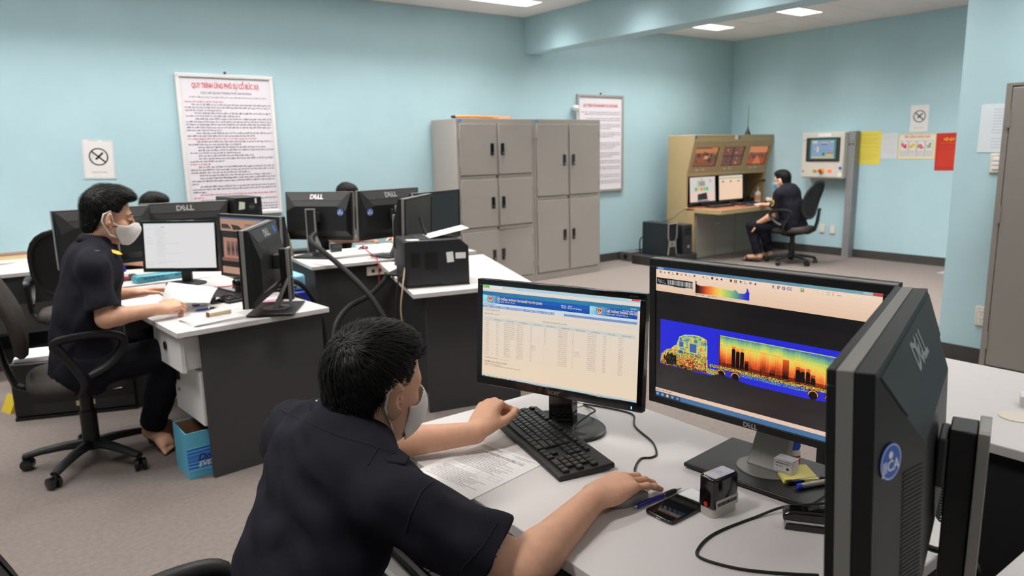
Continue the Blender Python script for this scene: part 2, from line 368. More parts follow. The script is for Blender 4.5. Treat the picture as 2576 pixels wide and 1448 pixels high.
def lines(n, u0, u1, v0, v1, hgt, col, ragged=.3, rnd=random.Random(3)):
    def f(p, t, M):
        for i in range(n):
            if rnd.random() < .85: p.words(u0, v0+(v1-v0)*i/(n-1), u1, hgt, col, ragged=ragged if rnd.random() < .4 else 0, rnd=rnd)
    return f
sheet('yellow_notice', 'plain yellow notice sheet beside the control cabinet post', 'notice', 'right', 4.983, 1.63, .305, .42, C3(226, 208, 84), -.5, fill=lines(22, .1, .9, .1, .94, .012, C3(150, 138, 60)))
sheet('printed_notice', 'white printed notice between the yellow sheet and the fire poster', 'notice', 'right', 4.679, 1.59, .197, .305, C3(214, 216, 218), .6, fill=lines(18, .1, .92, .08, .9, .013, C3(150, 150, 156)))
def fire(p, t, M):
    T = lambda u, v: M @ Matrix.Translation((u*p.W, -v*p.H, 0))
    p.rect(.03, .04, .97, .96, C3(226, 219, 205)); text('TIÊU LỆNH CHỮA CHÁY', .036, T(.5, .16), ink_red, t, align='CENTER', bold=.02, width=.7*p.W)
    ill = ((200, 40, 60), (226, 190, 50), (190, 60, 70), (110, 150, 90))
    for i in range(4):
        u = .07+i*.22
        p.poly([(u, .3), (u+.05, .27), (u+.15, .27), (u+.2, .3), (u+.2, .88), (u, .88)], C3(84, 92, 120), .0003)
        p.poly([(u+.008, .31), (u+.05, .285), (u+.15, .285), (u+.192, .31), (u+.192, .87), (u+.008, .87)], C3(222, 220, 214), .0005)
        p.disc(u+.1, .275, .013, C3(225, 225, 225), 14, .0007); c = ill[i]
        r = random.Random(i)
        for j in range(9):
            p.disc(u+.1+r.uniform(-.06, .06), .47+r.uniform(-.08, .08), r.uniform(.007, .016), C3(*[max(0, min(255, q+r.randint(-40, 40))) for q in c]), 9, .0008+.00005*j)
        for j in range(4): p.words(u+.03, .68+j*.05, u+.17, .026, C3(90, 90, 100), lift=.0008)
        text(str(i+1), .02, T(u+.1, .295) @ Matrix.Translation((0, 0, .001)), ink_red, t, align='CENTER')
sheet('fire_instruction_poster', 'cream fire drill poster with four numbered picture panels', 'poster', 'right', 4.468, 1.58, .443, .307, C3(222, 200, 120), -.4, fill=fire)
def noiquy(p, t, M):
    T = lambda u, v: M @ Matrix.Translation((u*p.W, -v*p.H, 0))
    text('NỘI QUY', .042, T(.6, .2), ink_yel, t, align='CENTER', bold=.02, width=.5*p.W)
    text('PHÒNG CHÁY CHỮA CHÁY', .018, T(.56, .28), mat('ink_orange', C3(236, 140, 40), .6), t, align='CENTER', width=.76*p.W)
    lines(18, .14, .92, .36, .88, .013, C3(222, 96, 42))(p, t, M)
sheet('red_rules_poster', 'red fire rules poster headed NỘI QUY in yellow letters', 'poster', 'right', 4.03, 1.575, .243, .435, C3(196, 42, 30), .4, fill=noiquy)
sheet('wall_document', 'white typed document taped to the wall behind the tall locker', 'notice', 'stub', 2.053, 1.71, .3, .305, C3(214, 222, 228), -1, fill=lines(14, .25, .95, .12, .9, .014, C3(140, 146, 156), .5))

def plate(name, label, cat, wall, a, z, W, H, kind):
    M = wframe(wall, a, z); t = thing(name, label, cat)
    MB(M).box(0, -H, 0, W, 0, .012).build('cover_plate', ivory, t, bevel=.003)
    if kind == 'switch':
        for i in range(3): MB(M).box(W*.22, -H*.82+i*H*.22, .012, W*.78, -H*.82+i*H*.22+H*.18, .017).build('rocker', white_pl, t, bevel=.002)
    else:
        for i in range(2 if kind != 'blank' else 1):
            cy = -H*(.32+.36*i) if kind != 'blank' else -H*.5
            MB(M).box(W*.24, cy-H*.15, .012, W*.76, cy+H*.15, .0135).build('socket_face', white_pl, t)
            for dx, dy in (((-.1, .04), (.1, .04), (0, -.07)) if kind != 'blank' else ((0, 0),)):
                MB(M).cyl((W*(.5+dx), cy+H*dy, .0125), (W*(.5+dx), cy+H*dy, .0142), .0035, 8).build('pin_hole', blk, t)
plate('wall_outlet', 'ivory double wall outlet low on the far wall, nearer the console chair', 'outlet', 'right', 5.437, .41, .075, .115, 'sock')
plate('wall_outlet', 'ivory blank wall plate low on the far wall, nearer the steel post', 'outlet', 'right', 5.288, .405, .075, .115, 'blank')
plate('wall_outlet', 'ivory double wall outlet beside the tall locker on the near wall', 'outlet', 'stub', 1.969, .395, .075, .13, 'sock')
plate('light_switch', 'ivory light switch plate under the document by the tall locker', 'switch', 'stub', 1.972, 1.395, .075, .12, 'switch')

# ------------------------------------------------------------------ wall control cabinet on its steel post
cab_m = mat('cabinet_grey', C3(205, 200, 190), .45)
t = thing('control_cabinet', 'grey wall control cabinet with touch screen and emergency stop button', 'control box')
X0 = 9.11
MB().box(X0, 5.07, 1.035, WX-.001, 5.66, 1.628).build('cabinet_body', cab_m, t, bevel=.006)
MB().box(X0-.008, 5.085, 1.05, X0, 5.645, 1.613).build('cabinet_door', cab_m, t, bevel=.003)
Mc = frame((X0-.008, 5.587, 1.562), (0, -1, 0), (0, 0, 1))
hm = MB(Mc).box(0, -.305, 0, .47, 0, .014).build('screen_bezel', blk2, t, bevel=.003)
MB(Mc).box(.06, -.275, .014, .42, -.025, .0155).build('screen_rim', mat('teal_plastic', C3(60, 140, 136), .4), t)
ps = Print(Mc @ Matrix.Translation((.082, -.036, .0158)), .315, .232)
ps.rect(0, 0, 1, 1, C3(150, 178, 214)); ps.rect(0, .9, 1, 1, C3(230, 205, 160), .0004)
ps.rect(.03, .03, .25, .16, C3(240, 222, 180), .0004); ps.rect(.4, .1, .75, .17, C3(214, 206, 180), .0004); ps.rect(.42, .2, .7, .24, C3(90, 80, 90), .0004)
ps.rect(.23, .36, .32, .64, C3(240, 224, 204), .0004); ps.rect(.1, .42, .17, .52, C3(232, 190, 60), .0004); ps.rect(.86, .42, .93, .52, C3(232, 190, 60), .0004)
ps.rect(.48, .68, .6, .84, C3(30, 150, 70), .0004); ps.rect(.66, .7, .98, .74, C3(200, 70, 50), .0004); ps.rect(.62, .76, .98, .86, C3(222, 214, 90), .0004); ps.rect(0, .55, 1, .57, C3(120, 150, 200), .0003); ps.rect(.85, .06, .95, .14, C3(238, 214, 150), .0004)
ps.build('touch_screen', lit_dim, t)
def onp(y, z): return Mc @ Matrix.Translation((5.587-y, z-1.562, 0))
for y, z, c, r, nm in ((5.455, 1.135, C3(190, 170, 40), .018, 'key_switch'), (5.242, 1.137, C3(255, 70, 30), .02, 'indicator_lamp')):
    mm = mat('panel_'+nm, c, .35, emit=((1, .12, .03), 1.6) if nm == 'indicator_lamp' else None)
    MB(onp(y, z)).box(-.028, -.015, 0, .028, .015, .012).build(nm, mm, t, bevel=.003)
ys = MB(onp(5.357, 1.133)).lathe([(.034, 0), (.034, .01)], 20).build('stop_collar', mat('stop_yellow', C3(225, 178, 40), .4), t)
MB(onp(5.36, 1.133)).lathe([(.012, .01), (.014, .028), (.024, .03), (.024, .042), (.018, .046)], 20).build('stop_button', mat('stop_red', C3(196, 40, 30), .35), t, smooth=True)
for y, z in ((5.62, 1.545), (5.62, 1.13)): MB(onp(y, z)).lathe([(.012, 0), (.012, .01), (.006, .012)], 10).build('door_lock', chrome, t)
MB(onp(5.101, 1.168)).lathe([(.02, 0), (.02, .0012)], 18).build('sticker', jica_blue, t)
MB(onp(5.128, 1.108)).box(0, -.05, 0, .05, 0, .0012).build('label_sheet', paper, t); MB(onp(5.11, 1.085)).lathe([(.006, 0), (.006, .0016)], 10).build('red_dot', ink_red, t)
MB(onp(5.43, 1.605)).box(0, -.03, 0, .18, .01, .0012).build('name_label', paper, t)
t = thing('steel_post', 'galvanised steel channel post standing beside the control cabinet', 'post')
MB().box(WX-.13, 4.975, 0, WX-.015, 5.068, 1.635).build('channel', post_m, t, bevel=.004)
MB().box(WX-.16, 4.95, 0, WX-.131, 5.068, .012).build('foot_plate', post_m, t)
for k in (0, .045): MB().cyl((WX-.1305, 5.0+k, 1.47), (WX-.136, 5.0+k, 1.47), .011, 10).build('bolt', blk2, t)
# ------------------------------------------------------------------ steel cabinets
handle_mesh = None
def cab_handle(parent, x, y, z):
    h = MB().box(x-.022, y-.010, z-.062, x+.022, y, z+.062).build('handle', gloss, parent, bevel=.003)
    return h
def cabinet(label, x0, x1, y0, y1, H, rows, extra=None):
    t = thing('steel_cabinet', label, 'cabinet', group='grey steel cabinets against the back wall')
    b = MB(); e = .025
    b.box(x0, y0+.02, 0, x0+e, y1, H).box(x1-e, y0+.02, 0, x1, y1, H).box(x0+e, y1-.02, 0, x1-e, y1, H).box(x0+e, y0+.02, H-.03, x1-e, y1-.02, H)
    b.box(x0+e, y0+.03, 0, x1-e, y1-.02, .02)
    b.build('carcass', steel, t, bevel=.003)
    fr = MB(); fr.box(x0, y0, H-.05, x1, y0+.02, H).box(x0, y0, 0, x1, y0+.02, .085)
    fr.box(x0, y0, .085, x0+.032, y0+.02, H-.05).box(x1-.032, y0, .085, x1, y0+.02, H-.05)
    cx = (x0+x1)/2; fr.box(cx-.014, y0, .085, cx+.014, y0+.02, H-.05)
    n = len(rows)-1
    for k in range(1, n): fr.box(x0+.032, y0, rows[k]-.02, x1-.032, y0+.02, rows[k]+.02)
    fr.build('face_frame', steel, t, bevel=.002)
    for k in range(n):
        z0 = rows[k]+(.02 if k else .0)+.004; z1 = rows[k+1]-(.02 if k < n-1 else 0)-.004
        for s in (0, 1):
            a, b_ = (x0+.036, cx-.018) if s == 0 else (cx+.018, x1-.036)
            M = None
            if extra == (k, s): M = Matrix.Translation((b_, y0, 0)) @ Matrix.Rotation(R(-3.0), 4, 'Z') @ Matrix.Translation((-b_, -y0, 0))
            d = MB().box(a, y0-.012, z0, b_, y0+.004, z1, M).build('door', steel, t, bevel=.003)
            hx = b_-.05 if s == 0 else a+.05; zc = (z0+z1)/2
            h = MB(); v = [(hx-.022, y0-.02, zc-.062), (hx+.022, y0-.012, zc+.062)]
            h.box(*v[0], *v[1], M=M).build('handle', gloss, d, bevel=.003)
            MB().cyl((hx, y0-.0195, zc-.04), (hx, y0-.026, zc-.04), .009, 10).build('lock', chrome, d)
            for zz in (z0+.12, z1-.12):
                xx = a-.008 if s == 0 else b_+.002
                MB().box(xx, y0-.016, zz-.035, xx+.006, y0, zz+.035, M=M).build('hinge', steel, d)
    return t
YF = 6.462
c1 = cabinet('left grey steel cabinet with six doors and an orange strip on top', 4.115, 5.128, YF, 6.955, 1.818, [.085, .655, 1.21, 1.768], (0, 1))
c2 = cabinet('right grey steel cabinet with four tall doors', 5.132, 6.14, YF, 6.955, 1.818, [.085, .94, 1.768])
for c, x in ((c1, 4.135), (c2, 5.15)):
    p = MB().box(x, YF-.001, 1.785, x+.05, YF+.002, 1.812).build('maker_badge', mat('badge_blue', C3(90, 150, 205), .4), c)
MB().box(4.30, 6.9, 1.55, 4.31, 6.91, 1.56).build('magnet', paper, c1)
tp = thing('flag_pole', 'orange wooden pole with black tip lying on top of the left cabinet', 'pole')
MB().tube([(4.19, 6.60, 1.84), (4.5, 6.66, 1.846), (5.0, 6.72, 1.838)], .016, 10).build('shaft', mat('orange_wood', C3(208, 132, 62), .5, noise=(8, .2)), tp, smooth=True)
MB().tube([(4.15, 6.594, 1.838), (4.19, 6.60, 1.84)], [.012, .019], 10).build('tip', blk, tp)
tag(MB().prism([(4.75, 1.8182), (5.3, 1.8182), (5.3, 1.8242), (4.75, 1.8262)], 6.55, 6.68, 'y').build('paper_stack', paper, None), 'thin stack of white papers on top of the left cabinet', 'papers')
t = thing('hooked_lamp', 'small white plastic fitting hanging on the wall at the narrow poster edge', 'fitting')
MB().lathe([(.0, -.03), (.035, -.028), (.045, 0), (.03, .028), (.0, .03)], 14, (6.17, 6.93, 1.985)).build('head', white_pl, t, smooth=True)
MB().tube([(6.19, 6.945, 1.96), (6.215, 6.95, 1.9), (6.225, 6.96, 1.80)], .014, 8).build('stem', white_pl, t, smooth=True)
MB().tube([(6.235, 6.962, 1.9), (6.245, 6.966, 1.70)], .006, 6).build('cord', mat('orange_cord', C3(190, 110, 60), .5), t)
# tall locker by the stub wall
t = thing('tall_locker', 'tall grey steel locker at the right edge with louvred door vents', 'locker')
LX = 4.88
MB().box(LX+.01, 1.0, 0, 5.31, 1.76, 1.80).build('carcass', steel2, t, bevel=.004)
d = MB().box(LX-.006, 1.04, .13, LX+.01, 1.725, 1.775).build('door', steel2, t, bevel=.004)
MB().box(LX-.002, 1.0, 0, LX+.01, 1.76, .12).box(LX-.002, 1.0, 1.785, LX+.01, 1.76, 1.80).box(LX-.002, 1.73, .12, LX+.01, 1.76, 1.785).build('face_frame', steel2, t)
for k in range(6): MB().box(LX-.011, 1.36+.02*k, 1.68-.016*k, LX-.005, 1.65-.03*k, 1.686-.016*k).build('vent_slot', dark_lam, d)
for z in (1.60, 1.05, .28): MB().box(LX-.012, 1.722, z-.05, LX-.001, 1.738, z+.05).build('hinge', steel2, d)
MB().box(LX-.02, 1.09, .95, LX-.004, 1.13, 1.08).build('handle', gloss, d, bevel=.003)

# ------------------------------------------------------------------ operator console
cons_g = mat('console_grey', C3(150, 146, 136), .5, noise=(3, .03)); cons_d = mat('console_inside', C3(112, 110, 108), .6)
t = thing('operator_console', 'tan steel operator console with three camera screens above two monitors', 'console')
CX0, CX1 = 7.59, 9.315
prof = [(6.68, 0), (6.68, 1.63), (6.24, 1.63), (6.24, 1.535), (6.35, 1.14), (6.35, .69), (6.215, .66), (6.215, 0)]
for x in (CX0, CX1-.03): MB().prism(prof, x, x+.03, 'x').build('side_panel', tan, t, bevel=.004)
MB().box(CX0+.03, 6.24, 1.60, CX1-.03, 6.68, 1.63).box(CX0+.03, 6.24, 1.535, CX1-.03, 6.262, 1.60).build('header', tan, t, bevel=.003)
Ms = frame((CX0+.03, 6.2405, 1.533), (1, 0, 0), (0, -.11, .395)); SL = .405
wins = [(.045, .53), (.625, 1.095), (1.20, 1.655)]; W_ = CX1-CX0-.06
fr = MB(Ms); fr.box(0, -.065, -.02, W_, 0, .002).box(0, -SL, -.02, W_, -.335, .002)
xs = [0]+[a for w in wins for a in w]+[W_]
for k in range(0, 8, 2): fr.box(xs[k], -.335, -.02, xs[k+1], -.065, .002)
fr.build('slanted_fascia', tan, t)
for xx in (.578, 1.148): MB(Ms).box(xx-.008, -SL, .002, xx+.008, -.0, .006).build('fascia_seam', tan, t)
def cam_pic(k, M, W, H):
    p = Print(M, W, H); r = random.Random(40+k)
    p.rect(0, 0, 1, 1, C3(150, 88, 62), 0)
    if k == 0:
        p.rect(.0, 0, 1, .3, C3(214, 140, 92), .0002); p.rect(0, .02, .72, .06, C3(60, 40, 36), .0004); p.rect(.72, .35, 1, .7, C3(108, 94, 76), .0004)
        for i in range(26): p.disc(r.uniform(.05, .9), r.uniform(.3, .85), r.uniform(.008, .035), C3(*r.choice(((90, 60, 50), (190, 120, 84), (120, 76, 60), (70, 52, 46), (166, 96, 66)))), 8, .0005+.00002*i)
        p.rect(.45, .45, .62, .62, C3(232, 168, 116), .0014)
    elif k == 1:
        for (a, b) in ((0, 0), (.52, 0), (0, .52), (.52, .52)):
            p.rect(a, b, a+.48, b+.48, C3(132, 84, 68), .0003)
            for i in range(8): p.disc(a+r.uniform(.08, .4), b+r.uniform(.08, .38), r.uniform(.006, .02), C3(*r.choice(((220, 150, 110), (98, 66, 58), (160, 100, 76), (80, 58, 54)))), 8, .0005+.00002*i)
        p.rect(.47, 0, .53, 1, C3(50, 36, 34), .0012); p.rect(0, .47, 1, .53, C3(60, 44, 40), .0012)
    else:
        p.rect(0, 0, 1, .35, C3(226, 140, 92), .0002); p.rect(0, .55, 1, 1, C3(176, 84, 52), .0002)
        for i in range(22): p.disc(r.uniform(.03, .95), r.uniform(.38, .66), r.uniform(.008, .03), C3(*r.choice(((110, 70, 58), (132, 90, 70), (90, 60, 52)))), 8, .0004+.00002*i)
        p.poly([(.3, 1), (.48, .55), (.56, .55), (.8, 1)], C3(222, 120, 72), .0011)
    return p
for k, (a, b) in enumerate(wins):
    s = MB(Ms).box(a, -.335, -.03, b, -.065, -.018).build('camera_screen', gloss, t)
    cam_pic(k, Ms @ Matrix.Translation((a+.015, -.075, -.0175)), b-a-.03, .25).build('camera_picture', lit_dim, s)
    for i in range(2): MB(Ms).box(a+(b-a)*(.2+.25*i)-.02, -.375, .002, a+(b-a)*(.2+.25*i)+.04, -.36, .0032).build('tag_label', ivory, t)
MB(frame((CX0, 6.239, 1.63), (1, 0, 0), (0, 0, 1))).lathe([(.02, 0), (.02, .0015)], 16, (.04, -.03, 0)).build('sticker', jica_blue, t)
MB(frame((CX0, 6.239, 1.63), (1, 0, 0), (0, 0, 1))).lathe([(.018, 0), (.018, .0015)], 16, (.94, -.04, 0)).build('sticker', jica_blue, t)
MB(frame((CX0, 6.239, 1.63), (1, 0, 0), (0, 0, 1))).box(.84, -.065, 0, .9, -.01, .0015).build('label_sheet', paper, t)
MB().box(CX0+.03, 6.345, 1.095, CX1-.03, 6.375, 1.14).build('lower_rail', tan, t, bevel=.003)
MB().box(CX0+.03, 6.65, .69, CX1-.03, 6.67, 1.53).build('back_panel', cons_d, t)
MB().box(CX0+.03, 6.375, 1.10, CX1-.03, 6.65, 1.115).build('shelf', cons_d, t)
MB().box(CX0, 5.80, .655, CX1-.002, 6.345, .685).box(CX0+.031, 6.345, .655, CX1-.031, 6.65, .685).build('worktop', red_wood, t, bevel=.003)
MB().box(CX0, 5.785, .628, CX1-.002, 5.80, .689).box(CX0-.012, 5.785, .628, CX0, 6.21, .689).build('worktop_edge', tan, t, bevel=.004)
MB().box(CX0+.031, 6.225, 0, CX1-.031, 6.66, .62).build('base_unit', cons_g, t)
for k in range(4):
    w = (CX1-CX0-.06)/4; a = CX0+.03+k*w
    d = MB().box(a+.004, 6.207, .03, a+w-.004, 6.224, .615).build('door', cons_g, t, bevel=.002)
    hx = a+w-.03 if k % 2 == 0 else a+.03
    MB().cyl((hx, 6.206, .46), (hx, 6.196, .46), .010, 10).build('door_knob', chrome, d)
t2 = thing('whip_antenna', 'thin whip antenna with black cone base on top of the tan console', 'antenna', (9.0, 6.45, 1.6302))
MB().lathe([(.05, 0), (.04, .012), (.012, .08), (.006, .11)], 16).build('base_cone', blk, t2, smooth=True); MB().tube([(0, 0, .1), (.004, 0, .42)], [.004, .002], 6).build('rod', blk, t2)

# ------------------------------------------------------------------ task chairs
def make_chair(label, loc, rz, back='mesh', seat_z=.45, cat='chair', legrot=0):
    t = thing('task_chair', label, cat, loc, rz, group='black swivel task chairs')
    # +x is the way the sitter faces
    hub = MB().lathe([(.0, .075), (.04, .075), (.045, .10), (.032, .125), (.03, .13)], 16).build('hub', blk, t, smooth=True)
    legm = None
    for k in range(5):
        a = legrot+2*math.pi*k/5; M = Matrix.Rotation(a, 4, 'Z')
        l = MB(M).tube([(.02, 0, .10), (.12, 0, .098), (.22, 0, .085), (.30, 0, .068)], [.032, .027, .023, .02], 10, flat=(1, .75)).build('leg', blk, t, smooth=True)
        cs = MB(M @ Matrix.Translation((.30, 0, 0)) @ Matrix.Rotation(R(40+k*70), 4, 'Z'))
        for s in (-1, 1): cs.lathe([(.0, -.012), (.022, -.012), (.029, -.008), (.029, .008), (.022, .012), (0, .012)], 14, M=Matrix.Translation((.012, s*.016, .029)) @ Matrix.Rotation(R(90), 4, 'X'))
        cs.cyl((.0, 0, .03), (0, 0, .07), .010, 8).build('caster', gloss, l, smooth=True)
    MB().cyl((0, 0, .12), (0, 0, .27), .038, 16).cyl((0, 0, .25), (0, 0, seat_z-.06), .03, 14).build('gas_lift', blk, t, smooth=True)
    MB().box(-.09, -.09, seat_z-.075, .12, .09, seat_z-.045).cyl((.03, -.09, seat_z-.06), (.03, -.20, seat_z-.065), .008, 8).build('tilt_mechanism', blk, t, bevel=.006)
    # seat cushion: rounded slab
    def cushion(w, d, h, z, cx, p=3.2, n=28, dome=.02):
        vs = []; fs = []; lv = [(.0, .80), (.012, .95), (.35, 1.0), (.7, .985), (.92, .93), (1.0, .80)]
        for q, sc in lv:
            for j in range(n):
                a = 2*math.pi*j/n; c, s = math.cos(a), math.sin(a); rr = (abs(c)**p+abs(s)**p)**(-1/p)
                vs.append((cx+d/2*rr*c*sc, w/2*rr*s*sc, z+q*h-(.018*max(0, c)**3 if q > .3 else 0)))
        k = len(lv)
        fs = [(i*n+j, i*n+(j+1) % n, (i+1)*n+(j+1) % n, (i+1)*n+j) for i in range(k-1) for j in range(n)]
        fs += [tuple(range(n-1, -1, -1)), tuple(range((k-1)*n, k*n))]
        return vs, fs
    vs, fs = cushion(.48, .47, .075, seat_z-.045, .0)
    MB().add(vs, fs).build('seat', fabric, t, smooth='all')
    # backrest: curved shell, leaning back
    def shell(w, h, zc, x0, lean, th, m, name, p=2.6, hollow=None, n=30):
        ring = lambda k, th_: [(k*w/2*(abs(math.cos(a))**p+abs(math.sin(a))**p)**(-1/p)*math.cos(a), k*h/2*(abs(math.cos(a))**p+abs(math.sin(a))**p)**(-1/p)*math.sin(a)) for a in [2*math.pi*j/n for j in range(n)]]
        def pt(y, z, off): return (x0-lean*(z+h/2)+.35*y*y-.10*math.exp(-((z+.05)/.18)**2)*-.35+off, y, zc+z)
        vs = []; prof_ = [(0.02, 0), (.55, 0), (.93, 0), (1.0, -th*.4), (1.0, -th*.7), (.93, -th), (.5, -th), (.02, -th)] if hollow is None else [(hollow, 0), (1.0, 0), (1.0, -th), (hollow, -th), (hollow, 0)]
        for k, off in prof_: vs += [pt(y, z, off) for y, z in ring(k, 0)]
        kk = len(prof_)
        fs = [(i*n+j, (i+1)*n+j, (i+1)*n+(j+1) % n, i*n+(j+1) % n) for i in range(kk-1) for j in range(n)]
        return MB().add(vs, fs).build(name, m, t, smooth='all')
    if back == 'pad':
        shell(.43, .46, seat_z+.35, -.215, .24, .055, fabric, 'backrest')
    else:
        shell(.44, .46, seat_z+.36, -.21, .22, .006, mat('chair_mesh', C3(40, 40, 40), .9, bump=(700, .7), noise=(300, .3)), 'backrest')
        shell(.46, .48, seat_z+.36, -.204, .22, .022, blk, 'back_frame', hollow=.87)
    MB().tube([(-.05, 0, seat_z-.06), (-.2, 0, seat_z-.055), (-.275, 0, seat_z-.01), (-.305, 0, seat_z+.10), (-.325, 0, seat_z+.26)], [.03, .032, .034, .034, .03], 10, flat=(1.25, .45)).build('back_support', blk, t, smooth=True)
    for s in (-1, 1):
        y = s*.275
        pts = [(-.02, s*.23, seat_z-.05), (.0, y, seat_z+.02), (-.035, y, seat_z+.10), (-.085, y, seat_z+.185), (-.10, y, seat_z+.215), (-.06, y, seat_z+.232), (.05, y, seat_z+.238), (.14, y, seat_z+.225), (.175, y, seat_z+.195), (.15, y, seat_z+.14), (.09, y, seat_z+.085), (.02, y, seat_z+.055)]
        P = [Vector(p) for p in pts]; S = []
        for i in range(len(P)-1):
            p0, p1, p2, p3 = P[max(i-1, 0)], P[i], P[i+1], P[min(i+2, len(P)-1)]
            for u in (0, .33, .66): S.append(.5*((2*p1)+(p2-p0)*u+(2*p0-5*p1+4*p2-p3)*u*u+(3*p1-p0-3*p2+p3)*u**3))
        S.append(P[-1]); rs = [.017 if i < 9 else .019 for i in range(len(S))]
        MB().tube(S, rs, 10, flat=(1.25, .8)).build('armrest', blk, t, smooth=True)
    return t
make_chair('black fabric swivel chair under the man reading papers at the left desk', (.345, 4.0, 0), R(-4), 'pad', .46, legrot=R(20))
make_chair('black mesh swivel chair under the man at the tan console', (8.29, 5.22, 0), R(97), 'mesh', .45, legrot=R(10))
make_chair('empty black swivel chair in front of the far left table', (.53, 5.80, 0), R(80), 'mesh', .45, legrot=R(30))
make_chair('black swivel chair under the man in the foreground', (.235, 1.33, 0), R(8), 'mesh', .34, legrot=R(0))

# ------------------------------------------------------------------ desks
ZD = .725
def poly_top(t, pts, z1=ZD, th=.026, m=white_lam):
    return MB().prism(pts, z1-th, z1, 'z').build('tabletop', m, t, bevel=.002)
# desk A (left man)
t = thing('office_desk', 'white desk with grey end panel where the man reads papers', 'desk', (1.03, 3.40, 0), R(5), group='white laminate office desks')
MB().box(-.37, 0, ZD-.026, .365, 1.42, ZD).build('tabletop', white_lam, t, bevel=.003)
MB().box(-.262, .03, 0, .335, .055, ZD-.027).build('end_panel', grey_lam, t, bevel=.001)
MB().box(-.262, 1.36, 0, .335, 1.385, ZD-.027).build('end_panel', grey_lam, t)
MB().box(.28, .056, .1, .30, 1.36, ZD-.027).build('modesty_panel', dark_lam, t)
ped = MB().box(-.255, .06, .245, .26, .45, ZD-.03).build('pedestal', edge_m, t)
d = MB().box(-.345, .06, .52, -.325, .45, .695).box(-.325, .07, .53, -.256, .44, .68).build('drawer', white_pl, t, bevel=.002); MB().cyl((-.346, .27, .615), (-.352, .27, .615), .02, 14).build('keyhole', blk, d)
d = MB().box(-.272, .06, .25, -.256, .45, .51).build('pedestal_door', white_pl, t, bevel=.002)
MB().box(-.281, .36, .41, -.272, .385, .48).build('handle', blk, d); MB().cyl((-.273, .375, .36), (-.279, .375, .36), .01, 10).build('keyhole', chrome, d)
# desk behind it (rear left pair of monitors)
t = thing('office_desk', 'white desk behind the left man, under the two rear monitors', 'desk', (.53, 4.87, 0), R(0), group='white laminate office desks')
MB().box(0, 0, ZD-.026, 1.16, .72, ZD).build('tabletop', white_lam, t, bevel=.003)
for x in (.03, 1.10): MB().box(x, .05, 0, x+.025, .67, ZD-.027).build('end_panel', grey_lam, t)
MB().box(.056, .08, .05, 1.099, .10, ZD-.027).build('modesty_panel', dark_lam, t)
# desk B (centre)
t = thing('office_desk', 'white desk in the centre with two monitor backs and tangled hoses', 'desk', (1.84, 4.79, 0), R(-6), group='white laminate office desks')
MB().box(0, 0, ZD-.026, 1.28, .80, ZD).build('tabletop', white_lam, t, bevel=.003)
for x in (.03, 1.22): MB().box(x, .05, 0, x+.025, .75, ZD-.027).build('end_panel', grey_lam, t)
MB().box(.056, .045, .02, 1.219, .065, ZD-.027).build('modesty_panel', grey_lam, t, bevel=.001)
st = MB().box(.40, .02, .615, .585, .0448, .68).build('power_strip', ivory, t, bevel=.003)
for k in range(3): MB().cyl((.445+.05*k, .0198, .648), (.445+.05*k, .0175, .648), .013, 12).build('socket', blk2, st)
for k in range(3): MB().cyl((.62+.085*k, .044, .645), (.62+.085*k, .005, .645), .027, 12).build('power_plug', blk, st, smooth=True)
# desk C (printer)
t = thing('office_desk', 'angled white desk with grey panel carrying the black printer', 'desk', (0, 0, 0), group='white laminate office desks')
poly_top(t, [(1.875, 3.435), (2.574, 3.272), (3.037, 4.454), (2.27, 4.62)])
u = Vector((.559, -.13, 0)).normalized(); Mx = frame((1.995, 3.503, 0), (0, 0, 1), (u.x, u.y, 0))
Mp = Matrix.Translation((1.99, 3.505, 0)) @ Matrix.Rotation(math.atan2(-.13, .559), 4, 'Z')
MB(Mp).box(0, 0, 0, .575, .025, ZD-.027).build('end_panel', grey_lam, t, bevel=.001)
MB().prism([(2.06, 3.58), (2.085, 3.575), (2.40, 4.47), (2.375, 4.48)], .02, ZD-.027, 'z').build('modesty_panel', dark_lam, t)
MB(Matrix.Translation((2.43, 4.44, 0)) @ Matrix.Rotation(R(-12), 4, 'Z')).box(0, 0, 0, .5, .025, ZD-.027).build('end_panel', grey_lam, t)
# far left table
t = thing('side_table', 'long white side table at the far left edge under the back wall', 'table', (0, 0, 0))
MB().box(-2.2, 6.02, ZD-.03, .62, 6.96, ZD).build('tabletop', white_lam, t, bevel=.003)
MB().box(-2.2, 6.035, .50, .60, 6.055, ZD-.031).build('apron', dark_lam, t)
for x in (.56, -1.2): MB().box(x, 6.06, 0, x+.03, 6.92, ZD-.031).build('end_panel', edge_m, t)
MB().box(-1.169, 6.6, .2, .559, 6.62, ZD-.031).build('modesty_panel', edge_m, t)
# foreground desk
t = thing('office_desk', 'white desk in the foreground under the keyboard and two lit monitors', 'desk', (0, 0, 0), group='white laminate office desks')
MB().box(.815, .525, ZD-.027, 1.527, 1.735, ZD).build('tabletop', white_lam, t, bevel=.0025)
for y in (.56, 1.665): MB().box(.86, y, 0, 1.50, y+.025, ZD-.028).build('end_panel', grey_lam, t)
MB().box(1.44, .586, .1, 1.46, 1.664, ZD-.028).build('modesty_panel', dark_lam, t)
tr = MB().box(.60, .98, .585, .99, 1.60, .60).build('keyboard_tray', edge_m, t, bevel=.002); MB().box(.598, .98, .60, .612, 1.60, .622).build('tray_lip', white_pl, tr, bevel=.002)
for y in (.975, 1.602): MB().box(.80, y-.012, .59, 1.2, y, .697).build('tray_rail', blk2, tr)
MB(Matrix.Translation((1.39, 1.58, ZD))).lathe([(.038, 0), (.038, .003), (.034, .004), (0.0, .004)], 24).build('cable_grommet', ivory, t)
MB().box(1.5272, .5255, .69, 1.5278, .56, .7235).build('edge_scuff', mat('chipboard', C3(186, 160, 128), .8), t)
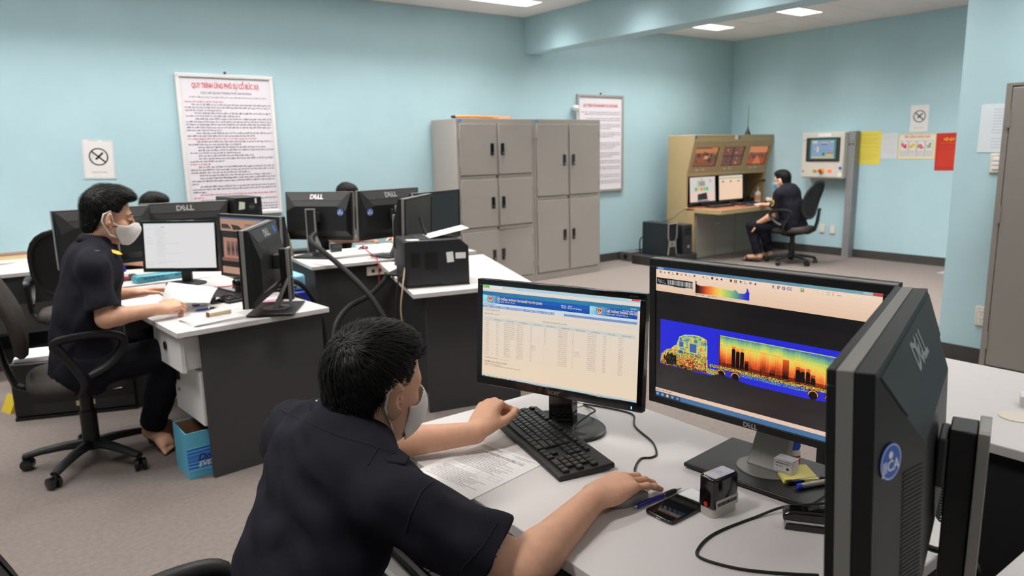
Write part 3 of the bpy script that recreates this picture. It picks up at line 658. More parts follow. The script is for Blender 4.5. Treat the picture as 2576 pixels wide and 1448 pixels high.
# neighbour desk to the right of the gap and the desk beyond
t = thing('office_desk', 'corner of a white desk at the lower right edge, beyond a dark gap', 'desk', (0, 0, 0), group='white laminate office desks')
MB().box(.82, -.70, ZD-.027, 1.80, .435, ZD).build('tabletop', white_lam, t, bevel=.0025)
for y in (.38, -.67): MB().box(.86, y, 0, 1.76, y+.025, ZD-.028).build('end_panel', grey_lam, t)
t = thing('office_desk', 'bare white desk at the right behind the side-on monitor', 'desk', (0, 0, 0), group='white laminate office desks')
MB().box(2.005, -.35, ZD-.027, 2.715, 1.19, ZD).build('tabletop', white_lam, t, bevel=.0025)
MB().box(2.06, -.32, 0, 2.085, 1.15, ZD-.028).build('modesty_panel', dark_lam, t)
for y in (-.345, 1.151): MB().box(2.06, y, 0, 2.69, y+.024, ZD-.028).build('end_panel', dark_lam, t)
MB(Matrix.Translation((2.255, .705, ZD))).lathe([(.045, 0), (.045, .003), (.04, .004), (0, .004)], 24).build('cable_grommet', ivory, t)
MB().box(2.32, .99, ZD, 2.35, 1.0, ZD+.0006).box(2.28, .955, ZD, 2.32, .97, ZD+.0006).build('stain', mat('stain', C3(190, 160, 148), .6), t)
# ------------------------------------------------------------------ monitors
scr_off = mat('dark_screen', C3(26, 30, 32), .28, spec=.5)
def dell_logo(M, size, parent, m=logo_m, name='logo'):
    """D, tilted e, L, L centred on M's origin"""
    w = size*.72; x = -1.62*w
    mb = bpy.data.meshes.new(name); parts = []
    for ch, dx, rot, b in (('D', 0, 0, .035), ('E', .98*w, 32, .03), ('L', 1.78*w, 0, .035), ('L', 2.42*w, 0, .035)):
        o = text(ch, size, M @ Matrix.Translation((x+dx+(.26*w if rot else 0), -.36*size+(.1*size if rot else 0)-(.24*w if rot else 0)*0, 0)) @ (Matrix.Translation((.1*w, .25*size, 0)) @ Matrix.Rotation(R(rot), 4, 'Z') @ Matrix.Translation((-.36*w, -.36*size, 0)) if rot else Matrix()), m, parent, 'logo_letter', bold=b, extrude=.0008)
        parts.append(o)
    return parts
def monitor(label, pc, yaw, tilt, w=.556, h=.361, kind='dell', screen=None, logo=True, sticker=None, zd=ZD, vents=False, front_logo=False, top=.066, base_rot=0, group='desktop monitors', basex=0.0, col=-.148):
    n = Vector((math.cos(yaw), math.sin(yaw), 0)); bo = .10
    t = thing('monitor', label, 'monitor', (pc[0]-n.x*bo, pc[1]-n.y*bo, zd), yaw, group)
    P = Matrix.Translation((bo, 0, pc[2]-zd)) @ Matrix.Rotation(-tilt, 4, 'Y')
    z = pc[2]-zd
    # panel axes: x = out of the screen, y = viewer's right, z = up ; screen plane at x = 0
    bz = .018 if kind == 'dell' else .016
    b = MB(P)
    for a in ((-w/2, h/2-bz, w/2, h/2), (-w/2, -h/2, w/2, -h/2+bz*(1.0 if kind == 'dell' else 1.5)), (-w/2, -h/2+bz, -w/2+bz, h/2-bz), (w/2-bz, -h/2+bz, w/2, h/2-bz)):
        b.box(-.006, a[0], a[1], .004, a[2], a[3])
    b.build('bezel', blk if kind == 'dell' else gloss, t, bevel=.0015)
    s = MB(P).box(-.005, -w/2+bz, -h/2+bz, 0, w/2-bz, h/2-bz).build('screen', scr_off, t)
    if kind == 'dell':
        MB(P).box(-.024, -w/2, -h/2, -.0065, w/2, h/2).build('silver_band', silver, t, bevel=.001)
        MB(P).box(-.046, -w/2+.001, -h/2+.001, -.0245, w/2-.001, h/2-.001).build('rear_body', blk, t, bevel=.001)
        o = [(-w/2+.004, h/2-.004), (w/2-.004, h/2-.004), (w/2-.004, -h/2+.03), (-w/2+.004, -h/2+.03)]
        i_ = [(-w*.31, h*.20), (w*.31, h*.20), (w*.31, -h*.30), (-w*.31, -h*.30)]
        if vents:
            vs = [(-.046, *p) for p in o]+[(-.086, *p) for p in i_]; fcs = [(0, 1, 5, 4), (1, 2, 6, 5), (2, 3, 7, 6), (3, 0, 4, 7), (4, 5, 6, 7)]
        else:   # wider flat back below the sloping top
            i_ = [(-w*.31, h*.20), (w*.31, h*.20), (w*.45, h*.11), (w*.45, -h*.30), (-w*.45, -h*.30), (-w*.45, h*.11)]
            vs = [(-.046, *p) for p in o]+[(-.086, *p) for p in i_]; fcs = [(0, 1, 5, 4), (1, 2, 7, 6), (1, 6, 5), (2, 3, 8, 7), (3, 0, 9, 8), (0, 4, 9), (4, 5, 6, 7, 8, 9)]
        MB(P).add(vs, fcs).build('rear_shell', blk, t)
        # sloping top facet: paler inlay strip and logo
        A = Vector((-.0465, 0, h/2-.006)); B_ = Vector((-.0865, 0, h*.20)); d = (A-B_); L = d.length; up = d.normalized()
        Mf = P @ frame(B_, (0, -1, 0), up)
        wt, wb = w/2-.012, w*.31
        def wz(q): return wb+(wt-wb)*q
        MB(Mf).prism([(-wz(.42), L*.42), (wz(.42), L*.42), (wz(.97), L*.97), (-wz(.97), L*.97)], .0, .002, 'z').build('facet_inlay', blk2, t)
        if logo: dell_logo(Mf @ Matrix.Translation((0, L*.70, .0022)), .050, t)
        if vents:
            for sy in (1, -1):
                g = MB(P)
                for k in range(46):
                    zz = h*.13-k*.0052; q0, q1 = .55, .95
                    ya, yb = sy*(w/2-.004+(w*.31-w/2+.004)*q0), sy*(w/2-.004+(w*.31-w/2+.004)*q1)
                    xa, xb = -.046-.04*q0, -.046-.04*q1
                    g.add([(xa-.0012, ya, zz), (xb-.0012, yb, zz), (xb-.0012, yb, zz+.0024), (xa-.0012, ya, zz+.0024), (xa+.002, ya, zz), (xb+.002, yb, zz), (xb+.002, yb, zz+.0024), (xa+.002, ya, zz+.0024)],
                          [(0, 1, 2, 3), (0, 4, 5, 1), (3, 2, 6, 7), (0, 3, 7, 4), (1, 5, 6, 2)])
                tag(g.build('vent_grille', blk2, t), kind='stuff')
        if sticker and sticker[0] == 'facet':
            MB(Mf).lathe([(sticker[2], .0022), (sticker[2], .003)], 20, (sticker[1], L*.70, 0)).build('jica_sticker', jica_blue, t); sticker = None
        if sticker:
            sy, sz, r = sticker
            q = .28 if vents else 1
            Ms_ = P @ frame((-.046-.04*q-.0012, sy, sz), (math.copysign(.35, sy)*.0+.0, -1, 0), (0, 0, 1)) if q == 1 else P @ frame((-.046-.04*(w/2-.004-abs(sy))/(w/2-.004-w*.31)-.0012, sy, sz), (.04*(1 if sy > 0 else -1)*-1*-1, -(w/2-.004-w*.31), 0) if sy < 0 else (-.04, -(w/2-.004-w*.31), 0), (0, 0, 1))
            stc = MB(Ms_).lathe([(r, 0), (r, .0008)], 28).build('jica_sticker', jica_blue, t)
            MB(Ms_ @ Matrix.Translation((0, 0, .0009))).add([(r*q_*math.cos(2*math.pi*k/28), r*q_*math.sin(2*math.pi*k/28), 0) for q_ in (.9, .95) for k in range(28)], [(k, 28+k, 28+(k+1) % 28, (k+1) % 28) for k in range(28)]).build('ring', ink_white, stc)
            text('JICA', r*.85, Ms_ @ Matrix.Translation((0, -.5*r, .001)), ink_white, stc, align='CENTER', bold=.015)
            MB(Ms_ @ Matrix.Translation((-.05*r, .38*r, .001))).lathe([(r*.2, 0), (r*.2, .0002)], 14).build('dot', ink_white, stc)
        # stand: black column in a silver frame, flared silver foot, square base
        xc = col+bo; zt = z+top
        MB().box(xc-.004, -.030, .06, xc+.028, .030, zt-.004).build('stand_column', blk, t, bevel=.002)
        MB().box(xc-.018, -.040, .05, xc-.0045, -.031, zt).box(xc-.018, .031, .05, xc-.0045, .040, zt).box(xc-.018, -.031, zt-.009, xc-.0045, .031, zt+.0).build('stand_frame', silver, t, bevel=.001)
        MB().box(xc-.016, -.0305, .05, xc-.0055, .0305, zt-.0095).build('stand_back', blk, t)
        MB().box(xc+.0285, -.035, z-.035, .10-.088, .035, z+.035).build('tilt_bracket', blk2, t, bevel=.003)
        MB().add([(xc-.018, -.041, .17), (xc-.018, .041, .17), (xc-.004, -.041, .17), (xc-.004, .041, .17), (xc+.050, -.046, .016), (xc+.050, .046, .016), (xc+.080, -.046, .016), (xc+.080, .046, .016)],
                 [(0, 1, 5, 4), (2, 6, 7, 3), (0, 4, 6, 2), (1, 3, 7, 5), (4, 5, 7, 6), (0, 2, 3, 1)]).build('stand_foot', mat('brushed_grey', C3(158, 155, 150), .4, metal=.25, noise=(2, .1)), t, bevel=.004)
        MB().lathe([(.064, .0146), (.064, .0165), (.060, .0172)], 32, (xc+.066, 0, 0), sx=1.0, sy=1.08).build('foot_disc', dgrey, t)
        Mb = Matrix.Rotation(base_rot, 4, 'Z')
        MB(Mb).box(xc-.045+basex, -.155, .004, xc+.175+basex, .155, .0145).build('stand_base', blk, t, bevel=.003)
        MB(Mb).box(xc-.035+basex, -.145, 0, xc+.165+basex, .145, .0039).build('base_pad', blk, t)
        if front_logo: dell_logo(P @ frame((.0042, .0, -h/2+bz*.5), (0, 1, 0), (0, 0, 1)), .0155, t)
    else:
        o = [(-w/2, h/2), (w/2, h/2), (w/2, -h/2), (-w/2, -h/2)]; i_ = [(-w*.33, h*.3), (w*.33, h*.3), (w*.33, -h*.35), (-w*.33, -h*.35)]
        MB(P).add([(-.006, *p) for p in o]+[(-.02, *p) for p in o]+[(-.048, *p) for p in i_],
                  [(0, 1, 5, 4), (1, 2, 6, 5), (2, 3, 7, 6), (3, 0, 4, 7), (4, 5, 9, 8), (5, 6, 10, 9), (6, 7, 11, 10), (7, 4, 8, 11), (8, 9, 10, 11)]).build('rear_shell', gloss if kind == 'acer' else blk, t, bevel=.001)
        if kind == 'acer':
            MB().box(bo-.055, -.037, .010, bo-.022, .037, z-h/2+.06).build('stand_neck', gloss, t, bevel=.003)
            MB().lathe([(.0, 0), (.128, 0), (.133, .004), (.133, .010), (.122, .014), (.0, .0145)], 48, (bo-.02, 0, 0), sx=.78, sy=.98).build('stand_base', mat('satin_black', C3(20, 20, 21), .32), t, smooth=True)
            MB(Matrix.Translation((bo+.0, 0, .0146))).add([(.012, -.10, 0), (.058, -.075, 0), (.074, 0, 0), (.058, .075, 0), (.012, .10, 0), (.012, .0, .0002)], [(5, 0, 1), (5, 1, 2), (5, 2, 3), (5, 3, 4)]).build('base_texture_pad', mat('pad_black', C3(30, 30, 31), .6, bump=(900, .8)), t)
            text('acer', .022, P @ frame((.0043, 0, -h/2+.006), (0, 1, 0), (0, 0, 1)), mat('logo_grey', C3(110, 112, 114), .3, metal=.4), t, 'logo', align='CENTER', bold=.012)
            text('K222HQL', .006, P @ frame((.0043, w/2-.045, h/2-.011), (0, 1, 0), (0, 0, 1)), mat('logo_grey'+'', C3(110, 112, 114), .3), t, 'model_text')
            MB(P).box(.004, w/2-.03, -h/2+.006, .0046, w/2-.027, -h/2+.013).build('power_light', mat('power_blue', C3(60, 110, 255), .3, emit=((.1, .25, 1), 4)), t)
        else:
            MB().box(bo-.06, -.03, .01, bo-.035, .03, z).build('stand_neck', blk, t, bevel=.003)
            MB().lathe([(0, 0), (.12, 0), (.12, .008), (.10, .014), (0, .016)], 32, (bo-.03, 0, 0), sx=.8).build('stand_base', blk, t, smooth=True)
    if screen:
        W, H = w-2*bz, h-2*bz
        screen(Print(P @ frame((.0002, -W/2, H/2), (0, 1, 0), (0, 0, 1)), W, H), s, P @ frame((.0016, -W/2, H/2), (0, 1, 0), (0, 0, 1)))
    return t
def emat(name, rgb, k=.95): return mat(name, (.01, .01, .01), .3, emit=(rgb, k))
e_wh = emat('glow_white', C3(236, 240, 244)); e_dk = emat('glow_dark', C3(86, 76, 74)); e_navy = emat('glow_navy', C3(40, 44, 130)); e_yel = emat('glow_cream', C3(250, 226, 150))
def ramp(c0, c1, t): return tuple(a+(b-a)*t for a, b in zip(c0, c1))
def scr_table(p, s, M):
    rr = random.Random(5); cream = C3(228, 214, 198); lines_ = C3(198, 190, 180)
    T = lambda u, v: M @ Matrix.Translation((u*p.W, -v*p.H, 0))
    for i in range(10): p.rect(0, .07+.093*i, 1, .07+.093*(i+1), ramp(C3(226, 216, 204), C3(236, 214, 186), i/9), 0)
    p.rect(0, 0, 1, .07, C3(222, 226, 228), 0); p.rect(.0, 0, 1, .032, C3(178, 208, 222), .0003)
    p.rect(.004, .004, .046, .030, C3(122, 190, 72), .0005); p.rect(.05, .006, .14, .032, C3(232, 230, 224), .0005); p.rect(.15, .008, .235, .032, C3(198, 216, 220), .0005)
    p.rect(.95, .002, .995, .018, C3(204, 76, 66), .0005); p.rect(.925, .004, .948, .018, C3(206, 214, 220), .0005)
    p.rect(.005, .036, .99, .064, C3(226, 218, 206), .0005); p.words(.06, .056, .28, .016, C3(150, 146, 140), rnd=rr); p.words(.06, .026, .13, .014, C3(140, 130, 124), rnd=rr); p.words(.16, .026, .23, .013, C3(120, 136, 140), rnd=rr)
    for i in range(12):
        a = i/12; p.rect(a, .066, a+1/12, .106, ramp(C3(52, 132, 168), C3(44, 112, 160), abs(a-.5)*2), .0003)
    for b0, b1 in ((0, .707), (.707, .985)):
        for i in range(24):
            q = i/24*(b1-b0); qq = min(1, q/.12)
            p.rect(b0+q, .106, b0+q+(b1-b0)/24, .146, ramp(C3(160, 220, 232), C3(26, 92, 182), qq), .0003)
            p.rect(b0+q, .146, b0+q+(b1-b0)/24, .187, ramp(C3(150, 212, 230), C3(22, 78, 166), qq), .0003)
    for u in (.055, .766):
        p.disc(u, .144, .0095, C3(200, 204, 206), 28, .0006); p.ring(u, .144, .0078, .0095, C3(96, 104, 116), lift=.0008)
        p.poly([(u-.011, .128), (u+.011, .128), (u+.011, .148), (u, .164), (u-.011, .148)], C3(202, 44, 44), .0010); p.disc(u, .146, .0022, C3(238, 190, 60), 10, .0012)
    text('HỆ THỐNG THÔNG TIN NGHIỆP VỤ HẢI QUAN', .0085, T(.106, .147), e_yel, s, bold=.016, width=.302*p.W)
    text('Chuyên nghiệp - Minh bạch - Hiệu quả', .0045, T(.106, .167), e_wh, s, width=.12*p.W)
    text('HỆ THỐNG THÔNG TIN NG', .0085, T(.811, .150), e_yel, s, bold=.016, width=.172*p.W)
    text('Chuyên nghiệp - Minh bạch - Hiệu quả', .0045, T(.811, .170), e_wh, s, width=.12*p.W)
    text('Mã cục :   03CG', .0048, T(.533, .139), e_wh, s, bold=.01); text('Tên cục :  Hải quan TP Hải Phòng', .0048, T(.533, .157), e_wh, s, bold=.01, width=.125*p.W)
    text('Xin chào: Hải Quan', .0045, T(.9, .122), e_wh, s, width=.085*p.W); text('03CES02', .0045, T(.945, .098), e_wh, s)
    p.rect(0, .187, 1, .212, C3(202, 220, 230), .0003); p.rect(0, .212, .985, .236, C3(120, 148, 200), .0004); p.rect(.49, .212, .55, .236, C3(212, 216, 222), .0006)
    for i in range(9): p.words(.012+i*.058, .228, .012+i*.058+.045, .011, C3(222, 228, 240), lift=.0007, rnd=rr)
    p.words(.005, .204, .09, .011, C3(110, 120, 130), rnd=rr); p.words(.01, .263, .12, .012, C3(120, 116, 112), rnd=rr); p.words(.01, .305, .12, .011, C3(124, 130, 110), rnd=rr)
    for v in (.275, .335): p.rect(.005, v, .985, v+.0015, lines_, .0004)
    text('DANH SÁCH CONTAINER PHẢI SOI CHIẾU', .005, T(.414, .323), e_dk, s, width=.157*p.W)
    cols = [.012, .064, .154, .24, .335, .425, .516, .607, .70, .793, .884, .977]
    p.rect(.012, .341, .977, .372, C3(204, 208, 204), .0004)
    for c in cols: p.rect(c, .341, c+.0008, .752, lines_, .0005)
    for i in range(1, 11): p.words(cols[i]+.02, .361, cols[i+1]-.02, .011, C3(130, 132, 130), lift=.0006, rnd=rr)
    for r in range(19):
        v = .385+r*.0195
        p.rect(.012, v+.006, .977, v+.0068, C3(212, 202, 188), .0004)
        for c, (a, b) in enumerate(((.012, .034), (.036, .052), (.002, .075), (.004, .047), (.002, .01), (.004, .012), (.003, .058), (.002, .006), (.002, .05), (.002, .018), (.002, .026))):
            if (c == 4 and r > 9 and r < 13): b = .035
            if c == 5 and r > 8: continue
            if c == 7 and r in (10, 11, 12): b = .046
            if c in (2,) and r > 8: b = .045
            p.words(cols[c]+a, v, cols[c]+b, .0078, C3(158, 142, 134), lift=.0006, rnd=rr)
    p.words(.02, .772, .11, .010, C3(120, 112, 108), rnd=rr)
    for i in range(6): p.rect(.115+.013*i, .764, .122+.013*i, .774, C3(200, 196, 190), .0005)
    text('PHẦN MỀM HẢI QUAN - TỔNG CỤC HẢI QUAN', .0052, T(.021, .815), e_dk, s, bold=.014, width=.155*p.W)
    text('Cơ quan chủ quản: Tổng cục Hải Quan', .0046, T(.021, .834), e_dk, s, width=.12*p.W)
    text('Địa chỉ: Lô E3 - Đường Dương Đình Nghệ, Phường Yên Hòa, Quận Cầu Giấy, Hà Nội', .0046, T(.021, .853), e_dk, s, width=.25*p.W)
    p.rect(0, .952, 1, 1, C3(186, 206, 214), .0004)
    for i, c in enumerate(((60, 110, 170), (220, 80, 60), (120, 190, 60), (240, 170, 70), (210, 90, 130), (130, 190, 80), (200, 110, 70), (100, 140, 200))):
        p.rect(.004+.031*i, .957, .03+.031*i, .996, C3(206, 216, 214) if i != 3 else C3(244, 200, 130), .0006); p.disc(.017+.031*i, .976, .0036, C3(*c), 14, .0008)
    p.words(.93, .982, .99, .014, C3(120, 136, 146), rnd=rr)
    p.build('screen_picture', lit, s)

def heat(t):
    """black, dark red, orange, yellow, green, teal, blue"""
    K = np.array([[8, 6, 8], [96, 30, 16], [232, 92, 40], [250, 178, 80], [232, 222, 96], [150, 200, 120], [84, 140, 150], [40, 44, 214]], float)
    x = np.clip(t, 0, 1)*7; i = np.minimum(x.astype(int), 6); f = (x-i)[..., None]
    c = K[i]*(1-f)+K[i+1]*f
    c = c/255.; return np.where(c <= .04045, c/12.92, ((c+.055)/1.055)**2.4)
def truck_field(nu, nv, u0, u1, v0, v1):
    g = np.random.default_rng(3)
    U, V = np.meshgrid(np.linspace(u0, u1, nu, endpoint=False), np.linspace(v0, v1, nv, endpoint=False))
    t = np.ones_like(U); mask = np.zeros_like(U, bool)
    # trailer box
    inC = (U > .335) & (V > .432) & (V < .655)
    q = (V-.432)/.223
    col = np.interp(U[0], np.linspace(.335, 1.0, 30), g.uniform(-.07, .07, 30))[None, :]
    wav = .035*np.sin(U*90)+.02*np.sin(U*41+1)
    drift = np.interp(U, [.335, .42, .6, .75, .85, 1], [.0, .02, -.02, .05, .12, .06])
    tc = .86-.62*np.clip((q-.04)/.75, 0, 1)**.72+col*.7+wav*.6+drift*1.3
    tc = np.where(q > .86, tc-.14, tc)+g.normal(0, .022, U.shape)+g.normal(0, .02, (1, U.shape[1]))
    tc = np.clip(tc, .16, .9)
    for c, w, top, bot in ((.406, .0085, .508, .652), (.427, .0085, .522, .655), (.447, .0085, .520, .657), (.4685, .0085, .597, .66), (.695, .009, .563, .665), (.715, .009, .568, .667), (.7355, .009, .564, .668), (.757, .009, .597, .675)):
        e = (np.abs(U-c) < w) & (V > top+.02*((U-c)/w)**2*.5) & (V < bot); tc = np.where(e, .01, tc)
        e2 = (np.abs(U-c) < w) & (V > top-.02) & (V <= top+.01); tc = np.where(e2, tc-.15, tc)
    for c, w, top in ((.587, .012, .575), (.642, .013, .512), (.615, .01, .62)):
        e = (np.abs(U-c) < w) & (V > top) & (V < .66); tc = np.where(e, np.minimum(tc, .30)-.20*np.clip((V-top)/.12, 0, 1), tc)
    line = np.abs(V-(.50+.0*U)) < .0022; tc = np.where(line, tc-.12, tc)
    post = ((U*47) % 1 < .06) & (q > .80); tc = np.where(post, .04, tc)
    rail = np.abs(q-.965) < .022; tc = np.where(rail, .05+g.uniform(0, .2, U.shape), tc)
    tc = np.where((np.abs(U-.337) < .003) | (np.abs(q-.012) < .012), np.where(np.abs(U-.337) < .003, .14, .62), tc)
    t = np.where(inC, tc, t)
    # chassis below
    ch = (U > .29) & (V > .655) & (V < .70+.0*U)
    t = np.where(ch & (V < .675), np.where(g.random(U.shape) < .45, .55, .12)+.0, t)
    t = np.where(ch & (V >= .675) & (U > .44) & (U < .74), np.where(g.random(U.shape) < .28, .75, .97), t)
    for c in (.348, .417, .76, .83, .9):
        d = np.hypot((U-c)*1.6, V-.712); t = np.where((d < .040) & (d > .028) & (V < .712), np.where(d > .034, .1, .42), t); t = np.where(d <= .028, 0, t)
    # cab silhouette
    top = np.interp(U, [.028, .032, .06, .085, .095, .115, .13, .16, .2, .235, .262, .275, .28], [.70, .66, .615, .605, .585, .565, .50, .477, .468, .467, .478, .49, .72])
    bot = np.interp(U, [.028, .06, .14, .20, .28], [.73, .738, .735, .735, .728])
    cab = (U > .028) & (U < .28) & (V > top) & (V < bot)
    qq = np.clip((V-.47)/.25, 0, 1)
    def blk_n(a, b, s_): return np.kron(g.normal(0, s_, (V.shape[0]//a+1, U.shape[1]//b+1)), np.ones((a, b)))[:V.shape[0], :U.shape[1]]
    base = .80-.46*qq**1.3+blk_n(6, 2, .10)+blk_n(2, 7, .10)+blk_n(11, 9, .07)+g.normal(0, .05, U.shape)
    edge = cab & ((V < top+.008) | (U < .034) | (U > .272)); base = np.where(edge, .6, base)
    for a, b, c_, d_ in ((.130, .152, .535, .575), (.185, .222, .535, .60), (.125, .150, .60, .625)):
        win = (U > a) & (U < b) & (V > c_) & (V < d_); base = np.where(win, .92, base)
        wed = (U > a-.004) & (U < b+.004) & (V > c_-.006) & (V < d_+.006) & ~win; base = np.where(wed, .62, base)
    base = np.where((g.random(U.shape) < .30) & (qq > .55), .10, base)
    eng = (((U-.085)/.035)**2+((V-.685)/.045)**2 < 1+.3*np.sin(U*300)); base = np.where(eng & (g.random(U.shape) < .95), .0, base)
    base = np.where((V > .715) & (g.random(U.shape) < .6), 0.02, base)
    t = np.where(cab, np.clip(base, 0, .95), t)
    con = (U > .275) & (U < .335) & (V > .69) & (V < .73); t = np.where(con, np.where(g.random(U.shape) < .5, .65, .2), t)
    # lower boundary of the coloured scan; all dark below it
    low = np.interp(U, [.02, .06, .19, .2, .3, .33, .38, .45, .48, .7, .74, .8, .95], [.735, .74, .735, .745, .74, .72, .72, .735, .74, .74, .74, .735, .74])
    out = (V > low) | (U < .026)
    return t, out, U, V
def scr_xray(p, s, M):
    T = lambda u, v: M @ Matrix.Translation((u*p.W, -v*p.H, 0)); rr = random.Random(9)
    cream = C3(238, 208, 184); dk = C3(30, 26, 28)
    for i in range(10): p.rect(i/10, 0, i/10+.1, .022, ramp(C3(52, 96, 150), C3(120, 166, 176), i/9), 0)
    p.words(.01, .016, .04, .013, C3(210, 220, 230), rnd=rr); p.rect(.965, .003, 1, .019, C3(206, 60, 56), .0004); p.rect(.93, .004, .963, .018, C3(170, 190, 196), .0004)
    for i in range(6): p.rect(0, .022+.0268*i, 1, .022+.0268*(i+1), ramp(C3(242, 214, 192), C3(232, 198, 170), i/5), 0)
    for i in range(8): p.rect(0, .183+.094*i, 1, .183+.094*(i+1), ramp(C3(22, 20, 22), C3(42, 37, 38), i/7), 0)
    p.rect(0, .935, 1, .964, C3(230, 198, 176), .0003); p.rect(0, .964, 1, 1, C3(70, 112, 156), .0003); p.rect(0, .964, .14, 1, C3(44, 66, 110), .0004); p.words(.005, .955, .09, .014, C3(130, 112, 104), rnd=rr)
    for i, c in enumerate(((90, 160, 200), (80, 170, 220), (232, 190, 110), (100, 170, 170), (110, 140, 170))): p.disc(.012+.028*i, .982, .0038, C3(*c), 14, .0007)
    # toolbar icons
    for i in range(22):
        u = .02+.0225*i
        if i in (9, 15): continue
        c = C3(*rr.choice(((150, 134, 122), (70, 64, 66), (120, 110, 104), (60, 60, 80))))
        k = i % 4
        if k == 0: p.rect(u, .03, u+.01, .046, c, .0005)
        elif k == 1: p.poly([(u, .046), (u+.005, .03), (u+.011, .046)], c, .0005)
        elif k == 2: p.disc(u+.005, .037, .0022, c, 10, .0005); p.poly([(u+.006, .04), (u+.0115, .048), (u+.0125, .046), (u+.0075, .038)], c, .0006)
        else: p.rect(u, .044, u+.012, .047, c, .0005); p.rect(u, .03, u+.002, .047, c, .0006)
    for j, c in enumerate(((210, 60, 60), (230, 190, 60), (90, 170, 80), (70, 90, 190))): p.rect(.40+.0032*j, .028, .4032+.0032*j, .05, C3(*c), .0007)
    for ch, u in (('E', .573), ('E²', .594), ('Q', .615), ('CC', .634)): text(ch, .0085, T(u, .051), e_navy, s, bold=.03)
    p.rect(.69, .03, .705, .052, C3(120, 160, 90), .0005); p.rect(.693, .034, .702, .042, C3(210, 200, 180), .0006)
    p.ring(.80, .041, .0026, .0034, C3(90, 190, 80)); p.rect(.772, .036, .782, .037, C3(90, 170, 80), .0005); p.rect(.772, .045, .782, .046, C3(90, 170, 80), .0005); p.rect(.818, .03, .8195, .052, C3(50, 50, 50), .0005); p.rect(.835, .044, .85, .047, C3(60, 60, 60), .0005)
    for u in (.74, .755): p.rect(u, .034, u+.009, .035, C3(130, 180, 120), .0005); p.rect(u, .046, u+.006, .047, C3(130, 180, 120), .0005)
    # thumbnail of the scan
    p.rect(.003, .082, .197, .150, C3(26, 22, 24), .0004)
    for i in range(46):
        u = .063+i*.0029; p.rect(u, .090, u+.0022, .122+rr.uniform(0, .01), C3(*[rr.randint(90, 226)]*3), .0006)
    for i in range(60): p.rect(.01+rr.random()*.045, .092+rr.random()*.04, .0+.012+rr.random()*.045, .0945+rr.random()*.04, C3(*[rr.randint(120, 226)]*3), .0006) if False else None
    for i in range(40):
        u = .008+rr.random()*.045; v = .096+rr.random()*.038; p.rect(u, v, u+.003, v+.004, C3(*[rr.randint(110, 230)]*3), .0006)
    p.rect(.003, .132, .197, .150, C3(226, 202, 184), .0005); p.rect(.095, .126, .16, .136, dk, .0007)
    # histogram
    p.rect(.209, .066, .2105, .16, C3(90, 80, 80), .0005)
    hs = np.interp(np.arange(60)/60, [0, .02, .1, .3, .5, .7, .74, .8, .9, .93, .955, .975, 1], [.085, .06, .055, .062, .056, .05, .062, .04, .042, .05, .088, .06, .05])
    cc = heat(np.clip(np.interp(np.arange(60)/60, [0, .08, .2, .35, .5, .65, .8, .95, 1], [.0, .14, .28, .42, .6, .72, .86, 1, 1]), 0, 1))
    for i in range(60):
        u = .212+.26*i/60; p.rect(u, .158-hs[i], u+.26/60, .158, tuple(cc[i]), .0005)
    p.words(.21, .172, .26, .010, C3(120, 104, 96), rnd=rr); p.words(.275, .172, .32, .010, C3(120, 104, 96), rnd=rr)
    p.build('screen_picture', lit, s)
    # the false-colour scan of the truck
    nu, nv, u0, u1, v0, v1 = 430, 130, .026, .985, .392, .745
    t, out, U, V = truck_field(nu, nv, u0, u1, v0, v1); colr = heat(t)
    A = np.array(p.M); gu = np.linspace(u0, u1, nu+1)*p.W; gv = -np.linspace(v0, v1, nv+1)*p.H
    X, Y = np.meshgrid(gu, gv); co = np.stack([X.ravel(), Y.ravel(), np.full(X.size, .0010)], 1) @ A[:3, :3].T+A[:3, 3]
    jj, ii = np.nonzero(~out); a = jj*(nu+1)+ii
    faces = np.stack([a+nu+1, a+nu+2, a+1, a], 1)
    me = bpy.data.meshes.new('scan_picture'); me.vertices.add(len(co)); me.vertices.foreach_set('co', co.ravel().astype(np.float32))
    me.loops.add(faces.size); me.loops.foreach_set('vertex_index', faces.ravel().astype(np.int32))
    me.polygons.add(len(faces)); me.polygons.foreach_set('loop_start', np.arange(0, faces.size, 4, dtype=np.int32)); me.polygons.foreach_set('loop_total', np.full(len(faces), 4, np.int32))
    me.update(); ca = me.color_attributes.new('Col', 'FLOAT_COLOR', 'CORNER')
    cl = np.concatenate([np.repeat(colr[jj, ii], 4, axis=0), np.ones((faces.size, 1))], 1); ca.data.foreach_set('color', cl.ravel().astype(np.float32))
    mk_obj('scan_picture', me, lit, s)
def scr_doc(p, s, M):
    rr = random.Random(2); p.rect(0, 0, 1, 1, C3(226, 224, 224), 0); p.rect(0, 0, 1, .02, C3(210, 216, 222), .0003); p.rect(0, .972, 1, 1, C3(60, 50, 60), .0003); p.rect(.25, .075, .29, .09, C3(120, 150, 210), .0005)
    for i in range(27):
        v = .1+i*.031
        if rr.random() < .8: p.words(.18, v, .18+rr.choice((.08, .1, .14, .33)), .013, C3(188, 186, 190), rnd=rr)
        if rr.random() < .25: p.words(.02, v, .12, .012, C3(180, 180, 190), rnd=rr)
    p.rect(.16, .03, .162, .97, C3(206, 206, 210), .0003)
    for i in range(5): p.rect(.05+.06*i, .976, .07+.06*i, .994, C3(150, 90, 90), .0005)
    p.build('screen_picture', lit, s)
